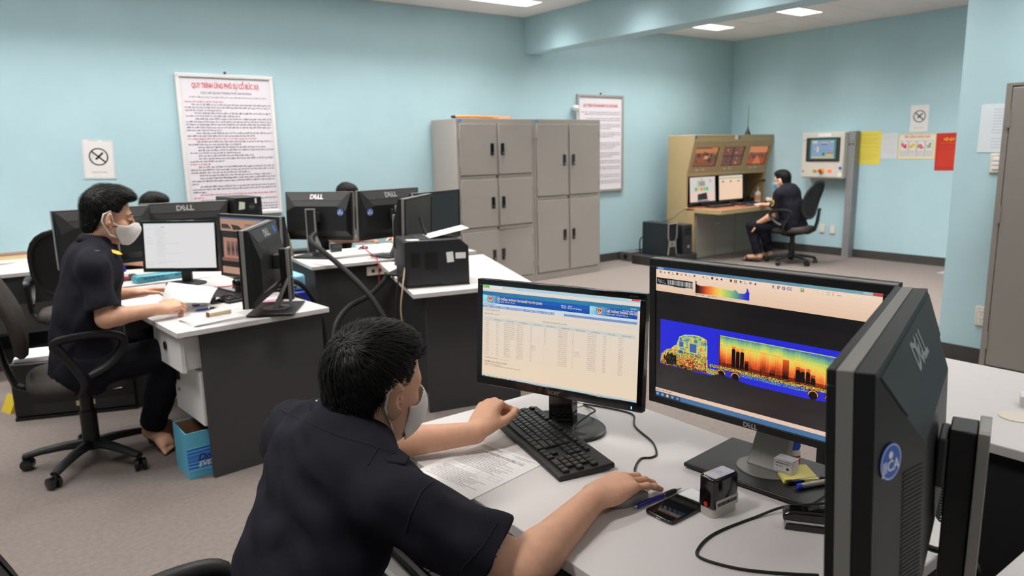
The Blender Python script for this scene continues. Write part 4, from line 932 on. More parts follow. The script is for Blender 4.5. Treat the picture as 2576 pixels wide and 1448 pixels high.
def scr_grey_scan(p, s, M):
    p.rect(0, 0, 1, 1, C3(36, 30, 32), 0); p.rect(0, 0, 1, .03, C3(90, 120, 160), .0003); p.rect(0, .03, 1, .24, C3(206, 160, 132), .0003); p.rect(0, .88, 1, 1, C3(210, 160, 132), .0003)
    p.poly([(.02, .12), (.14, .12), (.2, .2), (.02, .2)], C3(70, 60, 60), .0005); p.poly([(.2, .12), (.34, .14), (.4, .2), (.24, .22)], C3(60, 50, 52), .0006); p.rect(.45, .1, .95, .14, C3(170, 120, 104), .0005)
    p.rect(.04, .36, 1, .72, C3(196, 142, 122), .0004); p.rect(.0, .72, 1, .78, C3(150, 104, 90), .0004)
    for i in range(6):
        u = .10+.08*i
        for j in range(8): p.rect(u, .42+.032*j, u+.062, .42+.032*(j+1), ramp(C3(160, 118, 108), C3(70, 56, 58), abs(j-4)/-5+1), .0006)
        p.disc(u+.03, .8, .008, C3(30, 24, 26), 12, .0007)
    p.build('screen_picture', lit_dim, s)
def scr_console_l(p, s, M):
    p.rect(0, 0, 1, 1, C3(214, 206, 200), 0); p.rect(0, .6, 1, 1, C3(232, 202, 190), .0003)
    p.rect(.36, .16, .6, .36, C3(150, 150, 146), .0004); p.poly([(.42, .07), (.52, .07), (.47, .15)], C3(190, 150, 50), .0005); p.rect(.3, .12, .34, .4, C3(120, 200, 120), .0004); p.rect(.8, .1, .83, .22, C3(190, 60, 60), .0004)
    for i, c in enumerate(((70, 170, 80), (226, 180, 110), (220, 120, 70), (90, 190, 90), (60, 170, 80))): p.rect(.2+.11*i, .41, .28+.11*i, .54, C3(*c), .0005)
    p.poly([(.3, .68), (.66, .62), (.7, .9), (.3, .92)], C3(40, 40, 42), .0005); p.rect(.3, .93, .75, .97, C3(110, 100, 96), .0005); p.build('screen_picture', lit, s)
def scr_console_r(p, s, M):
    p.rect(0, 0, 1, 1, C3(240, 206, 178), 0); p.rect(0, 0, 1, .05, C3(210, 206, 196), .0003); p.rect(0, .09, 1, .12, C3(80, 170, 140), .0004)
    for u, c in ((.12, (90, 80, 70)), (.45, (220, 70, 60)), (.78, (90, 120, 80))): p.rect(u, .24, u+.1, .27, C3(90, 84, 80), .0004); p.disc(u+.05, .22, .012, C3(*c), 10, .0005)
    p.build('screen_picture', lit, s)

monitor('slim glossy black monitor showing a blue-headed data table', (1.213, 1.447, .976), R(200.4), R(4), .509, .302, 'acer', scr_table)
monitor('large black monitor showing a colourful truck scan', (1.337, .921, 1.038), R(186.1), R(-1.0), .556, .361, 'dell', scr_xray, front_logo=True)
monitor('near black monitor seen edge-on from behind at the right with round blue sticker', (1.003, .494, 1.056), R(109.0), R(-2.5), .556, .361, 'dell', None, sticker=(.246, .072, .0215), vents=True, top=.052, col=-.128)
monitor('monitor with white document screen facing the left man', (.988, 4.668, .959), R(228.8), R(4.7), .474, .307, 'slim', scr_doc)
monitor('monitor with orange-grey scan screen on the left desk', (1.239, 4.158, .976), R(197.8), R(2), .556, .361, 'dell', scr_grey_scan, logo=False)
monitor('angled monitor with its back to the camera at the near end of the left desk', (1.094, 3.582, .972), R(149), R(.6), .556, .361, 'dell', None, sticker=('facet', .17, .018))
monitor('monitor back with large silver letters behind the white document screen', (1.199, 5.385, 1.0), R(79), 0, .556, .361, 'dell', None)
monitor('monitor back at the far left, half hidden by the left man', (.668, 5.24, 1.0), R(97), 0, .556, .361, 'dell', None)
monitor('left one of the two monitor backs on the centre desk', (2.133, 5.271, 1.027), R(37), R(-3), .556, .361, 'dell', None, sticker=(-.205, .03, .024))
monitor('right one of the two monitor backs on the centre desk', (2.512, 4.955, 1.04), R(101), R(2), .556, .361, 'dell', None, sticker=(.215, .03, .024))
monitor('dark switched-off monitor edge-on behind the printer', (2.276, 4.04, 1.032), R(-47.2), R(-2), .556, .361, 'dell', None)
monitor('dark switched-off monitor nearest the steel cabinets', (2.75, 4.60, 1.022), R(-67.5), R(-1), .556, .361, 'dell', None)
monitor('left monitor in the console showing a grey scan and coloured buttons', (8.03, 6.44, .905), R(270), R(3), .56, .37, 'slim', scr_console_l, zd=.685)
monitor('right monitor in the console with a plain peach screen', (8.645, 6.44, .905), R(270), R(3), .56, .37, 'slim', scr_console_r, zd=.685)

# ------------------------------------------------------------------ keyboards, mice
key_m = mat('key_black', C3(30, 30, 31), .42); legend = mat('key_legend', C3(205, 205, 205), .6)
kcache = {}
def keyboard(label, loc, rz, legends=True, tilt=2.5, keys=True):
    t = thing('keyboard', label, 'keyboard', loc, rz, group='black desktop keyboards')
    # local: x to the typist's right, y away from the typist
    Mt = Matrix.Rotation(R(tilt), 4, 'X')
    W, D = .442, .150
    MB(Mt).box(-W/2, -D/2, .002, W/2, D/2, .016).build('case', blk, t, bevel=.004)
    U = .019; x0 = -W/2+.010
    rows = [(.052, [(0, 1, 'Esc')]+[(2+i, 1, 'F%d' % (i+1)) for i in range(4)]+[(6.5+i, 1, 'F%d' % (i+5)) for i in range(4)]+[(11+i, 1, 'F%d' % (i+9)) for i in range(4)]+[(15.3+i, 1, '') for i in range(3)]),
            (.027, [(i, 1, c) for i, c in enumerate('`1234567890-=')]+[(13, 2, 'Backspace')]+[(15.3+i, 1, c) for i, c in enumerate(('Ins', 'Hm', 'Pg'))]+[(18.6+i, 1, c) for i, c in enumerate(('Num', '/', '*', '-'))]),
            (.008, [(0, 1.5, 'Tab')]+[(1.5+i, 1, c) for i, c in enumerate('QWERTYUIOP[]')]+[(13.5, 1.5, '\\')]+[(15.3+i, 1, c) for i, c in enumerate(('Del', 'End', 'Pg'))]+[(18.6+i, 1, c) for i, c in enumerate('789')]),
            (-.011, [(0, 1.75, 'Caps')]+[(1.75+i, 1, c) for i, c in enumerate("ASDFGHJKL;'")]+[(12.75, 2.25, 'Enter')]+[(18.6+i, 1, c) for i, c in enumerate('456')]+[(21.6, 1, '+')]),
            (-.030, [(0, 2.25, 'Shift')]+[(2.25+i, 1, c) for i, c in enumerate('ZXCVBNM,./')]+[(12.25, 2.75, 'Shift')]+[(16.3, 1, '')]+[(18.6+i, 1, c) for i, c in enumerate('123')]),
            (-.049, [(0, 1.25, 'Ctrl'), (1.25, 1.25, ''), (2.5, 1.25, 'Alt'), (3.75, 6, ''), (9.75, 1.25, 'Alt'), (11, 1.25, ''), (12.25, 1.25, ''), (13.5, 1.5, 'Ctrl')]+[(15.3+i, 1, '') for i in range(3)]+[(18.6, 2, '0'), (20.6, 1, '.'), (21.6, 1, 'En')])]
    U = (W-.020)/22.6
    for yy, ks in rows:
        for kx, kw, lab_ in ks:
            dk = (round(kw, 2), yy > .05)
            if dk not in kcache:
                hw, hd = kw*U/2-.0012, (.0055 if yy > .05 else .0083)
                vs = [(sx*hw*q, sy*hd*q, z) for z, q in ((.0, 1), (.005, .97), (.0065, .86)) for sx, sy in ((-1, -1), (1, -1), (1, 1), (-1, 1))]
                k = MB().add(vs, [(i*4+j, i*4+(j+1) % 4, i*4+4+(j+1) % 4, i*4+4+j) for i in range(2) for j in range(4)]+[(8, 9, 10, 11)]).build('key', key_m, t); kcache[dk] = k.data
            else: k = mk_obj('key', kcache[dk], None, t)
            p = Mt @ Vector((x0+(kx+kw/2)*U, yy, .0158)); k.location = p; k.rotation_euler = (R(tilt), 0, 0)
            if legends and lab_:
                sz = .0062 if len(lab_) == 1 else .0034
                text(lab_, sz, Matrix.Translation((-min(kw*U/2-.004, .004), -.001 if len(lab_) == 1 else .001, .0067)), legend, k, 'legend', res=1)
    return t
keyboard('black keyboard in front of the table-screen monitor, under the left hand', (1.138, 1.398, ZD), R(-103.5), True)
keyboard('black keyboard on the pull-out tray under the foreground desk', (.73, 1.26, .601), R(-92), False)
keyboard('black keyboard on the left desk under the loose paper', (1.06, 4.10, ZD), R(-80), False)
keyboard('black keyboard in the console under the left monitor', (8.05, 6.16, .6855), R(0), False)
keyboard('black keyboard in the console under the right monitor', (8.62, 6.18, .6855), R(4), False)
def mouse(label, loc, rz, m=None):
    t = thing('computer_mouse', label, 'mouse', loc, rz, group='computer mice')
    n = 20; vs = []; lv = [(0, .96), (.004, 1.0), (.016, .97), (.026, .80), (.033, .5), (.036, .15)]
    for z, k in lv: vs += [(.056*k*math.cos(2*math.pi*j/n)-(.004 if z > .02 else 0), .031*k*math.sin(2*math.pi*j/n)*(1+.1*math.cos(2*math.pi*j/n)), z*(1-.25*(math.cos(2*math.pi*j/n) > .3)*(z > .012))) for j in range(n)]
    fs = [(i*n+j, i*n+(j+1) % n, (i+1)*n+(j+1) % n, (i+1)*n+j) for i in range(len(lv)-1) for j in range(n)]+[tuple(range(n-1, -1, -1)), tuple(range((len(lv)-1)*n, len(lv)*n))]
    MB().add(vs, fs).build('shell', m or gloss, t, smooth='all')
    MB().cyl((.03, -.004, .026), (.03, .004, .026), .008, 12).build('scroll_wheel', blk2, t)
    return t
mouse('mouse under the right hand of the foreground man', (1.072, 1.04, ZD), R(0), silver)
mouse('black mouse on the left desk near the paper', (1.0, 3.95, ZD), R(30))
mouse('black mouse on the centre desk by the papers', (2.48, 5.33, ZD), R(200))
mouse('black mouse beside the console keyboard', (9.0, 6.08, .6855), R(90))
# ------------------------------------------------------------------ small things on the foreground desk
def cable(name, label, path, r=.0028, m=None, cat='cable', dens=8):
    P = [Vector(p) for p in path]; S = []
    for i in range(len(P)-1):
        p0, p1, p2, p3 = P[max(i-1, 0)], P[i], P[i+1], P[min(i+2, len(P)-1)]
        for k in range(dens):
            u = k/dens; S.append(.5*((2*p1)+(p2-p0)*u+(2*p0-5*p1+4*p2-p3)*u*u+(3*p1-p0-3*p2+p3)*u**3))
    S.append(P[-1]); return tag(MB().tube(S, r, 8).build(name, m or cable_m, None, smooth=True), label, cat)
z = ZD+.003
cable('mouse_cable', 'black mouse cable curving from the hand to the table-screen monitor', [(1.128, 1.05, ZD+.012), (1.165, 1.10, z), (1.197, 1.138, z), (1.249, 1.168, z), (1.275, 1.157, z), (1.303, 1.166, z), (1.35, 1.224, z), (1.393, 1.325, z), (1.45, 1.385, z), (1.454, 1.43, z), (1.425, 1.514, z), (1.39, 1.578, z)], .0026)
cable('keyboard_cable', 'black cable looping over the round monitor base from the keyboard', [(1.20, 1.36, ZD+.014), (1.235, 1.40, ZD+.02), (1.31, 1.42, ZD+.03), (1.36, 1.45, ZD+.022), (1.40, 1.53, z), (1.40, 1.575, z)], .0026)
t = thing('adapter_cable', 'black cable with ferrite bead hanging behind the table-screen monitor', 'cable')
MB().tube([(1.30, 1.60, ZD+.11), (1.325, 1.60, ZD+.075), (1.35, 1.59, ZD+.045), (1.37, 1.58, ZD+.015), (1.39, 1.58, ZD-.02)], .004, 8).build('wire', cable_m, t, smooth=True)
MB().tube([(1.317, 1.60, ZD+.088), (1.352, 1.589, ZD+.04)], .011, 12).build('ferrite_bead', blk, t, bevel=.002)
cable('power_cable', 'thin black cable looping on the desk in front of the stapler', [(1.42, .70, ZD+.03), (1.36, .74, ZD+.02), (1.29, .795, z+.01), (1.218, .819, z), (1.104, .83, z), (1.033, .815, z), (1.010, .79, z), (1.032, .73, z), (1.074, .677, z), (1.127, .625, z)], .0028)
# printed form
t = thing('printed_form', 'printed form lying on the desk below the keyboard', 'paper')
e1 = Vector((1.05-1.011, 1.296-1.508, 0)).normalized(); Mpg = frame((1.011, 1.508, ZD+.0006), (e1.x, e1.y, 0), (-e1.y, e1.x, 0))
MB(Mpg).box(0, -.297, 0, .21, 0, .0006).build('sheet', paper, t)
p = Print(Mpg @ Matrix.Translation((0, 0, .0007)), .21, .297); k = C3(70, 68, 76); rr = random.Random(12)
T = lambda u, v: Mpg @ Matrix.Translation((u*.21, -v*.297, .0012))
p.words(.08, .045, .40, .0075, C3(110, 106, 112), rnd=rr); text('CHI CỤC HẢI QUAN CK CẢNG ĐÌNH VŨ', .0048, T(.06, .065), ink_blk, t, bold=.01, width=.075)
text('Số: 217/TB-HQĐV', .0042, T(.15, .085), ink_blk, t); p.words(.55, .045, .95, .0075, C3(110, 106, 112), rnd=rr); p.words(.62, .065, .88, .0075, k, rnd=rr)
text('BIÊN BẢN BÀN GIAO HÀNG HÓA', .0058, T(.5, .135), ink_blk, t, align='CENTER', bold=.012); text('VẬN CHUYỂN CHỊU SỰ GIÁM SÁT HẢI QUAN ĐỂ SOI CHIẾU', .005, T(.5, .155), ink_blk, t, align='CENTER', bold=.01, width=.155)
v = .185
for i in range(26):
    if 12 <= i <= 15: v += .0215; continue
    p.words(.10 if i % 3 else .14, v, rr.uniform(.6, .93), .0078, k, rnd=rr); v += .0215
for u0, u1, v0, v1 in ((.1, .93, .43, .4315), (.1, .93, .47, .4715), (.1, .93, .51, .5115), (.1, .103, .43, .51), (.36, .363, .43, .51), (.6, .603, .43, .51), (.78, .783, .43, .51), (.927, .93, .43, .51)): p.rect(u0, v0, u1, v1, C3(150, 148, 152), .0003)
for i in range(9): p.rect(.68+.022*i, .115-.008*math.sin(i*2), .685+.022*i, .135+.006*math.cos(i), C3(110, 112, 150), .0004)
p.build('print', prt, t)
# pen
def pen(name, label, a, b, r, body, cap, kind='click'):
    t = thing(name, label, 'pen'); a = Vector(a); b = Vector(b); d = (b-a); L = d.length; d /= L
    at = lambda q: a+d*L*q
    MB().tube([at(.07), at(.62)], r, 14).build('barrel', body, t, smooth=True)
    if kind == 'click':
        MB().tube([at(.625), at(.66), at(.80), at(.86)], [r*1.02, r*1.12, r*1.12, r*.9], 14).build('grip', blk, t, smooth=True)
        MB().tube([at(.865), at(.97), at(1.0)], [r*.8, r*.3, r*.12], 12).build('tip', chrome, t, smooth=True)
        MB().tube([at(0), at(.065)], [r*.55, r*.6], 12).build('button', chrome, t, smooth=True); MB().tube([at(.60), at(.62)], r*1.06, 14).build('ring', chrome, t)
        MB().tube([at(.08)+Vector((0, 0, r*1.2)), at(.3)+Vector((0, 0, r*1.3))], [.002, .0018], 6).build('clip', chrome, t)
    else:
        MB().tube([at(.0), at(.02), at(.066)], [r*.8, r*1.1, r*1.1], 14).build('end_plug', cap, t, smooth=True); MB().tube([at(.625), at(.98), at(1.0)], [r*1.15, r*1.15, r*.8], 14).build('cap', cap, t, smooth=True)
    return t
blue_m = mat('pen_blue', C3(42, 42, 148), .25, spec=.6)
pen('ballpoint_pen', 'dark blue click pen lying between the hand and the phone', (1.05, 1.0, ZD+.0062), (1.199, .997, ZD+.0058), .0056, blue_m, blue_m)
zb = ZD+.0146
pen('marker_pen', 'silver and blue capped pen lying on the monitor base', (1.372, .822, zb+.007), (1.505, .775, zb+.007), .0062, silver, mat('cap_blue', C3(40, 70, 200), .3), 'cap')
pen('gel_pen', 'dark pen lying behind the silver pen on the monitor base', (1.378, .848, zb+.0056), (1.50, .795, zb+.0056), .005, mat('pen_dark', C3(30, 30, 70), .3), blk, 'cap')
# phone
t = thing('mobile_phone', 'black mobile phone lying face up beside the stamp', 'phone', (1.138, .945, ZD), R(2))
def rrect(w, h, r, n=6):
    pts = []
    for cx, cy, a0 in ((w/2-r, h/2-r, 0), (-w/2+r, h/2-r, 90), (-w/2+r, -h/2+r, 180), (w/2-r, -h/2+r, 270)):
        for k in range(n+1): a = R(a0+90*k/n); pts.append((cx+r*math.cos(a), cy+r*math.sin(a)))
    return pts
MB().prism(rrect(.158, .074, .011), .0005, .0085, 'z').build('case', gloss, t, bevel=.0025)
MB().prism(rrect(.148, .067, .008), .0086, .0090, 'z').build('glass', mat('phone_glass', C3(10, 10, 12), .04, spec=.7), t)
MB().box(-.0797, -.008, .003, -.0788, .004, .0055).build('charging_port', chrome, t)
# self-inking stamp
t = thing('self_inking_stamp', 'black and grey self-inking stamp with a red dot standing on the desk', 'stamp', (1.186, .888, ZD), R(-2))
gy = mat('stamp_grey', C3(188, 184, 176), .4)
MB().prism(rrect(.075, .042, .012), 0, .036, 'z').build('base_shell', gy, t, bevel=.0015)
MB().prism(rrect(.079, .046, .012), .018, .086, 'z').build('cover', gloss, t, bevel=.005, seg=3)
MB().box(-.034, -.0235, .018, .034, -.0228, .040).build('cut_out', gy, t)
for k in range(13): MB().box(-.030+.0046*k, -.0242, .0265, -.0272+.0046*k, -.0234, .034).build('tooth', blk2, t)
MB().cyl((-.0392, 0, .028), (-.0405, 0, .028), .005, 16).build('red_button', mat('dot_red', C3(210, 40, 36), .4), t)
MB().prism(rrect(.064, .034, .006), .0861, .0866, 'z').build('window_label', mat('stamp_label', C3(206, 208, 214), .15), t)
pp = Print(Matrix.Translation((-.032, .017, .0867)), .064, .034); pp.ring(.5, .5, .006, .0068, C3(120, 130, 180)); pp.ring(.5, .5, .0035, .0041, C3(120, 130, 180)); pp.rect(.3, .12, .7, .16, C3(140, 150, 190)); pp.rect(.3, .84, .7, .88, C3(140, 150, 190)); pp.build('imprint', prt, t)
MB().box(.0395, -.012, .012, .0435, .012, .07).build('side_clip', gloss, t, bevel=.001)
# sticky notes, ink box, ink bottle on the monitor base
t = thing('sticky_notes', 'pad of yellow sticky notes on the monitor base', 'notes', (1.43, .862, zb), R(-40))
for k in range(3): MB().box(-.038, -.038, .0035*k, .038, .038, .0035*k+.0033, Matrix.Rotation(R(k*1.5), 4, 'Z')).build('note_block', mat('note_yellow', C3(238, 222, 130), .7), t)
t = thing('ink_carton', 'small purple and white carton lying on the yellow notes', 'box', (1.418, .880, zb+.0108), R(-82))
MB().box(-.022, -.017, 0, .022, .017, .03).build('carton', mat('carton_white', C3(222, 220, 222), .5), t, bevel=.0008)
pr = attr_mat('print')
for M_, W, H, f in ((frame((-.022, -.0171, .03), (1, 0, 0), (0, 0, 1)), .044, .03, 0), (frame((-.022, -.017, .0301), (1, 0, 0), (0, 1, 0)) @ Matrix.Translation((0, .034, 0)), .044, .034, 1), (frame((-.0221, .017, .03), (0, -1, 0), (0, 0, 1)), .034, .03, 2)):
    q = Print(M_, W, H); pu = C3(72, 56, 150)
    if f == 2: q.rect(.06, .08, .94, .92, pu); q.words(.15, .45, .85, .14, C3(220, 220, 230)); q.words(.2, .7, .8, .1, C3(220, 220, 230))
    elif f == 1: q.rect(.35, .08, .95, .92, pu); q.words(.42, .4, .85, .12, C3(225, 225, 235)); q.disc(.18, .3, .0028, C3(40, 36, 50), 10)
    else: q.rect(.06, .08, .94, .1, C3(60, 56, 80)); q.rect(.06, .9, .94, .92, C3(60, 56, 80)); q.words(.12, .3, .85, .12, C3(50, 46, 60)); q.words(.12, .5, .5, .1, C3(110, 106, 120)); q.disc(.76, .62, .003, C3(40, 36, 50), 10)
    q.build('print', prt, t)
MB().prism([(-.02, .0302), (.022, .0302), (.026, .034), (.025, .0345), (.021, .0312), (-.02, .0312)], -.014, .014, 'y').build('flap', mat('carton_white', C3(222, 220, 222), .5), t)
t = thing('ink_bottle', 'small white ink bottle with blue cap behind the carton', 'bottle', (1.475, .897, zb))
MB().lathe([(.0, 0), (.0135, 0), (.0145, .002), (.0145, .036), (.012, .042), (.009, .044)], 20).build('bottle_body', white_pl, t, smooth=True)
MB().lathe([(.0125, .044), (.0125, .062), (.0115, .064), (.009, .0642), (.009, .067), (0, .0672)], 20).build('cap', mat('cap_blue', C3(40, 70, 200), .3), t, smooth=True)
MB().lathe([(.0147, .006), (.0147, .030)], 20).build('label_band', mat('label_red', C3(190, 34, 44), .4), t)
# stapler
t = thing('stapler', 'glossy black stapler at the foot of the edge-on monitor', 'stapler', (1.277, .715, ZD), R(-54))
MB().prism([(-.065, .0), (.065, 0), (.066, .012), (.04, .016), (-.06, .016)], -.019, .019, 'y').build('base', gloss, t, bevel=.003)
MB().prism([(-.068, .017), (.05, .017), (.062, .026), (.05, .043), (-.05, .040), (-.068, .034)], -.018, .018, 'y').build('arm', gloss, t, bevel=.005)
MB().box(-.062, -.0185, .0165, .058, -.0180, .021).build('rail', chrome, t); MB().prism([(-.02, .041), (.03, .043), (.045, .048), (.0, .049)], -.008, .008, 'y').build('lever', blk, t)
# ------------------------------------------------------------------ things behind the edge-on monitor and on the far right desk
cable('cable_bundle', 'bundle of black cables behind the edge-on monitor', [(1.20, .62, ZD+.14), (1.24, .55, ZD+.07), (1.34, .53, ZD+.02), (1.42, .50, ZD-.03), (1.46, .45, ZD-.2)], .006)
cable('cable_bundle', 'thick black video cable looping under the edge-on monitor', [(1.02, .47, ZD+.14), (1.09, .42, ZD+.10), (1.18, .41, ZD+.10), (1.26, .44, ZD+.07), (1.36, .46, ZD+.0), (1.40, .46, ZD-.1)], .007)
tag(MB().prism(rrect(.03, .02, .006), 0, .016, 'z', M=Matrix.Translation((1.12, .412, ZD+.094)) @ Matrix.Rotation(R(10), 4, 'Y')).build('cable_tag', mat('cable_tag', C3(214, 206, 186), .6), None), 'cream paper tag wrapped on the thick cable', 'tag')
cable('thin_cable', 'orange-brown thin cable hanging behind the edge-on monitor', [(1.78, .79, .69), (1.79, .785, .5), (1.77, .78, .3), (1.74, .77, .05)], .006, mat('brown_cable', C3(140, 98, 60), .6))
t = thing('ink_carton', 'small white carton at the right edge on the bare desk', 'box', (2.39, .725, ZD), R(20))
MB().box(-.03, -.02, 0, .03, .02, .03).build('carton', mat('carton_white', C3(222, 220, 222), .5), t, bevel=.001); q = Print(frame((-.03, -.0202, .03), (1, 0, 0), (0, 0, 1)), .06, .03); q.rect(0, 0, 1, .3, C3(80, 110, 190)); q.words(.1, .6, .9, .14, C3(50, 50, 60)); q.build('print', prt, t)
# ------------------------------------------------------------------ printer on the angled desk
t = thing('laser_printer', 'black laser printer with a sheet in its tray on the angled desk', 'printer', (2.155, 3.70, ZD), R(-19))
prn = mat('printer_black', C3(34, 34, 36), .5, bump=(500, .06))
x0, x1, y0, y1, H = -.185, .185, -.17, .17, .27
MB().prism([(x0, .012), (x1, .012), (x1, H-.045), (x1-.05, H), (x0+.01, H), (x0, H-.01)], y0, y1, 'y').build('body', prn, t, bevel=.006)
for a, b, c_, d_ in ((-.15, .12, -.10, .20), (-.075, .10, .0, .20)): MB().box(a, y0-.0015, b, c_, y0+.002, d_).build('side_panel', blk, t)
MB().box(.02, y0-.002, .012, .10, y0+.01, .03).build('grip_recess', dark_lam, t); MB().box(x0, y0, 0, x1, y1, .0118).build('foot_plinth', blk, t)
for a, b, c_, d_, r_ in ((.055, .135, .095, .195, -4), (.105, .155, .165, .19, 1)): MB(Matrix.Translation((a, y0-.0008, b)) @ Matrix.Rotation(R(r_), 4, 'Y')).box(0, -.0006, 0, c_-a, 0, d_-b).build('paper_label', paper, t)
MB().prism([(-.10, H+.0005), (.08, H+.0005), (.08, H+.002), (-.10, H+.002)], -.12, .12, 'y').build('output_tray', dark_lam, t)
MB(Matrix.Translation((-.165, -.155, H+.0005))).box(0, 0, 0, .07, .06, .0008).build('paper_label', ivory, t); MB(Matrix.Translation((-.15, -.168, H+.0003))).box(0, 0, 0, .05, .012, .0008).build('paper_label', paper, t)
MB().tube([(-.02, .03, H+.0), (-.035, .04, H+.05), (-.05, .05, H+.115)], [.009, .009, .012], 8).build('paper_stop', blk2, t, smooth=True)
tp = thing('paper_sheet', 'white sheet sticking out of the printer output tray', 'paper', (2.155, 3.70, ZD), R(-19))
n = 8; vs = []; 
for i in range(n+1):
    q = i/n
    for yy in (-.1, .1): vs.append((-.03+.235*q, yy-.02, H+.004+.046*q))
nv = len(vs); vs += [(a, b, c+.0008) for a, b, c in vs]
fs = [(2*i, 2*i+1, 2*i+3, 2*i+2) for i in range(n)]+[(nv+2*i+2, nv+2*i+3, nv+2*i+1, nv+2*i) for i in range(n)]+[(2*i, 2*i+2, nv+2*i+2, nv+2*i) for i in range(n)]+[(2*i+1, nv+2*i+1, nv+2*i+3, 2*i+3) for i in range(n)]+[(0, nv, nv+1, 1), (2*n, 2*n+1, nv+2*n+1, nv+2*n)]
MB().add(vs, fs).build('sheet', paper, tp, smooth='all')
for i, (pth, r_, m_, lb) in enumerate((([(1.965, 3.66, .87), (1.93, 3.62, .83), (1.885, 3.57, .74), (1.862, 3.56, .60), (1.885, 3.55, .42), (1.86, 3.5, .2), (1.87, 3.48, .1), (1.9, 3.46, .01)], .0045, mat('beige_cable', C3(176, 150, 124), .6), 'beige cable dropping from the printer to the floor'),
        ([(1.97, 3.68, .79), (1.93, 3.70, .76), (1.90, 3.68, .60), (1.905, 3.66, .3), (1.92, 3.66, .05)], .005, cable_m, 'black cable dropping from the printer beside the beige one'))): cable('printer_cable', lb, pth, r_, m_)
# ------------------------------------------------------------------ left desk things
t = thing('held_paper', 'white printed sheet held in both hands of the left man', 'paper')
A4, B4, C4, D4 = Vector((.70, 3.83, .790)), Vector((.80, 4.13, .835)), Vector((1.02, 4.03, .790)), Vector((.90, 3.74, .768))
vs = []; n = 10
for i in range(n+1):
    q = i/n
    for j in range(3): k = j/2; vs.append(tuple((A4*(1-q)+B4*q)*(1-k)+(D4*(1-q)+C4*q)*k+Vector((0, 0, .012*math.sin(math.pi*q)*(1-.5*k)))))
nv = len(vs); vs += [(a, b, c+.0007) for a, b, c in vs]
fs = []
for i in range(n):
    for j in range(2): a = 3*i+j; fs += [(a, a+3, a+4, a+1), (nv+a, nv+a+1, nv+a+4, nv+a+3)]
for i in range(n): fs += [(3*i, nv+3*i, nv+3*i+3, 3*i+3), (3*i+2, 3*i+5, nv+3*i+5, nv+3*i+2)]
for j in range(2): fs += [(j, j+1, nv+j+1, nv+j), (3*n+j, nv+3*n+j, nv+3*n+j+1, 3*n+j+1)]
MB().add(vs, fs).build('sheet', paper, t, smooth='all')
def flat_paper(name, label, cat, x, y, w, d, rz, th=.004, m=paper, zd=ZD, pr=True, n=1):
    t = thing(name, label, cat, (x, y, zd), R(rz))
    for k in range(n): MB(Matrix.Rotation(R(k*2.2), 4, 'Z')).box(-w/2, -d/2, th*k/n, w/2, d/2, th*(k+.9)/n).build('sheet', m, t)
    if pr:
        p = Print(Matrix.Translation((-w/2, d/2, th+.0003)), w, d); r_ = random.Random(int(x*1000))
        for i in range(14): p.words(.12, .12+.055*i, r_.uniform(.5, .9), .02, C3(130, 128, 140), rnd=r_)
        p.build('print', prt, t)
    return t
flat_paper('document_stack', 'stack of printed sheets at the near corner of the left desk', 'papers', .86, 3.545, .24, .20, 4, .012, n=4)
flat_paper('loose_sheet', 'loose sheet next to the monitor base on the left desk', 'paper', 1.02, 3.72, .21, .16, 12, .001)
flat_paper('pink_slip', 'pink slip of paper under the angled monitor', 'paper', 1.21, 3.80, .16, .10, 10, .002, mat('pink_paper', C3(228, 176, 190), .7), pr=False)
t = thing('document_clip', 'cream wooden clip holding the stack of sheets', 'clip', (.90, 3.575, ZD+.0125), R(12)); MB().box(-.055, -.014, 0, .055, .014, .018).build('bar', mat('cream_wood', C3(226, 206, 178), .6), t, bevel=.002); MB().box(-.06, -.012, 0, -.0552, .012, .02).build('end', mat('brown_wood', C3(120, 70, 50), .6), t)
pen('ballpoint_pen', 'blue pen on the left desk in front of the reading man', (.84, 3.79, ZD+.006), (.95, 3.80, ZD+.006), .0055, mat('pen_bright', C3(40, 90, 200), .3), blk)
t = thing('rubber_stamp', 'small white bottle stamp with blue writing on the left desk', 'stamp', (.90, 3.93, ZD), R(10)); MB().box(-.035, -.014, 0, .035, .014, .018).build('body', white_pl, t, bevel=.003); MB().box(-.036, -.015, .004, -.01, .015, .012).build('blue_end', blue_m, t)
t = thing('round_stamp', 'black round-based stamp with red light on the left desk', 'stamp', (1.135, 4.06, ZD)); MB().lathe([(.035, 0), (.035, .012), (.02, .02), (.018, .05), (.03, .055), (.03, .085), (.022, .095)], 20).build('body', gloss, t, smooth=True); MB().box(-.032, -.006, .06, -.0295, .006, .07).build('red_light', mat('light_red', C3(220, 40, 40), .4, emit=((1, .05, .05), 1)), t)
t = thing('plastic_pouch', 'turquoise plastic packet lying below the white document screen', 'packet', (.93, 4.97, ZD), R(12)); 
MB().prism([(-.17, .0), (.17, 0), (.175, .018), (.165, .042), (-.165, .046), (-.175, .02)], -.045, .045, 'y').build('packet', mat('turquoise', C3(84, 160, 176), .3), t, bevel=.008)
q = Print(frame((-.165, -.0462, .04), (1, 0, 0), (0, 0, 1)), .33, .036); q.words(.1, .45, .5, .3, C3(40, 70, 120)); q.words(.15, .85, .55, .22, C3(50, 80, 130)); q.words(.68, .5, .95, .35, C3(40, 70, 130)); q.build('print', prt, t)
t = thing('glue_bottle', 'small glue bottle with blue cap by the turquoise packet', 'bottle', (.735, 5.08, ZD)); MB().lathe([(.02, 0), (.022, .01), (.02, .05), (.01, .06)], 14).build('bottle', white_pl, t, smooth=True); MB().lathe([(.012, .06), (.009, .095), (.004, .105)], 14).build('cap', blue_m, t, smooth=True); MB().lathe([(.0225, .012), (.0215, .03)], 14).build('label', ink_red, t)
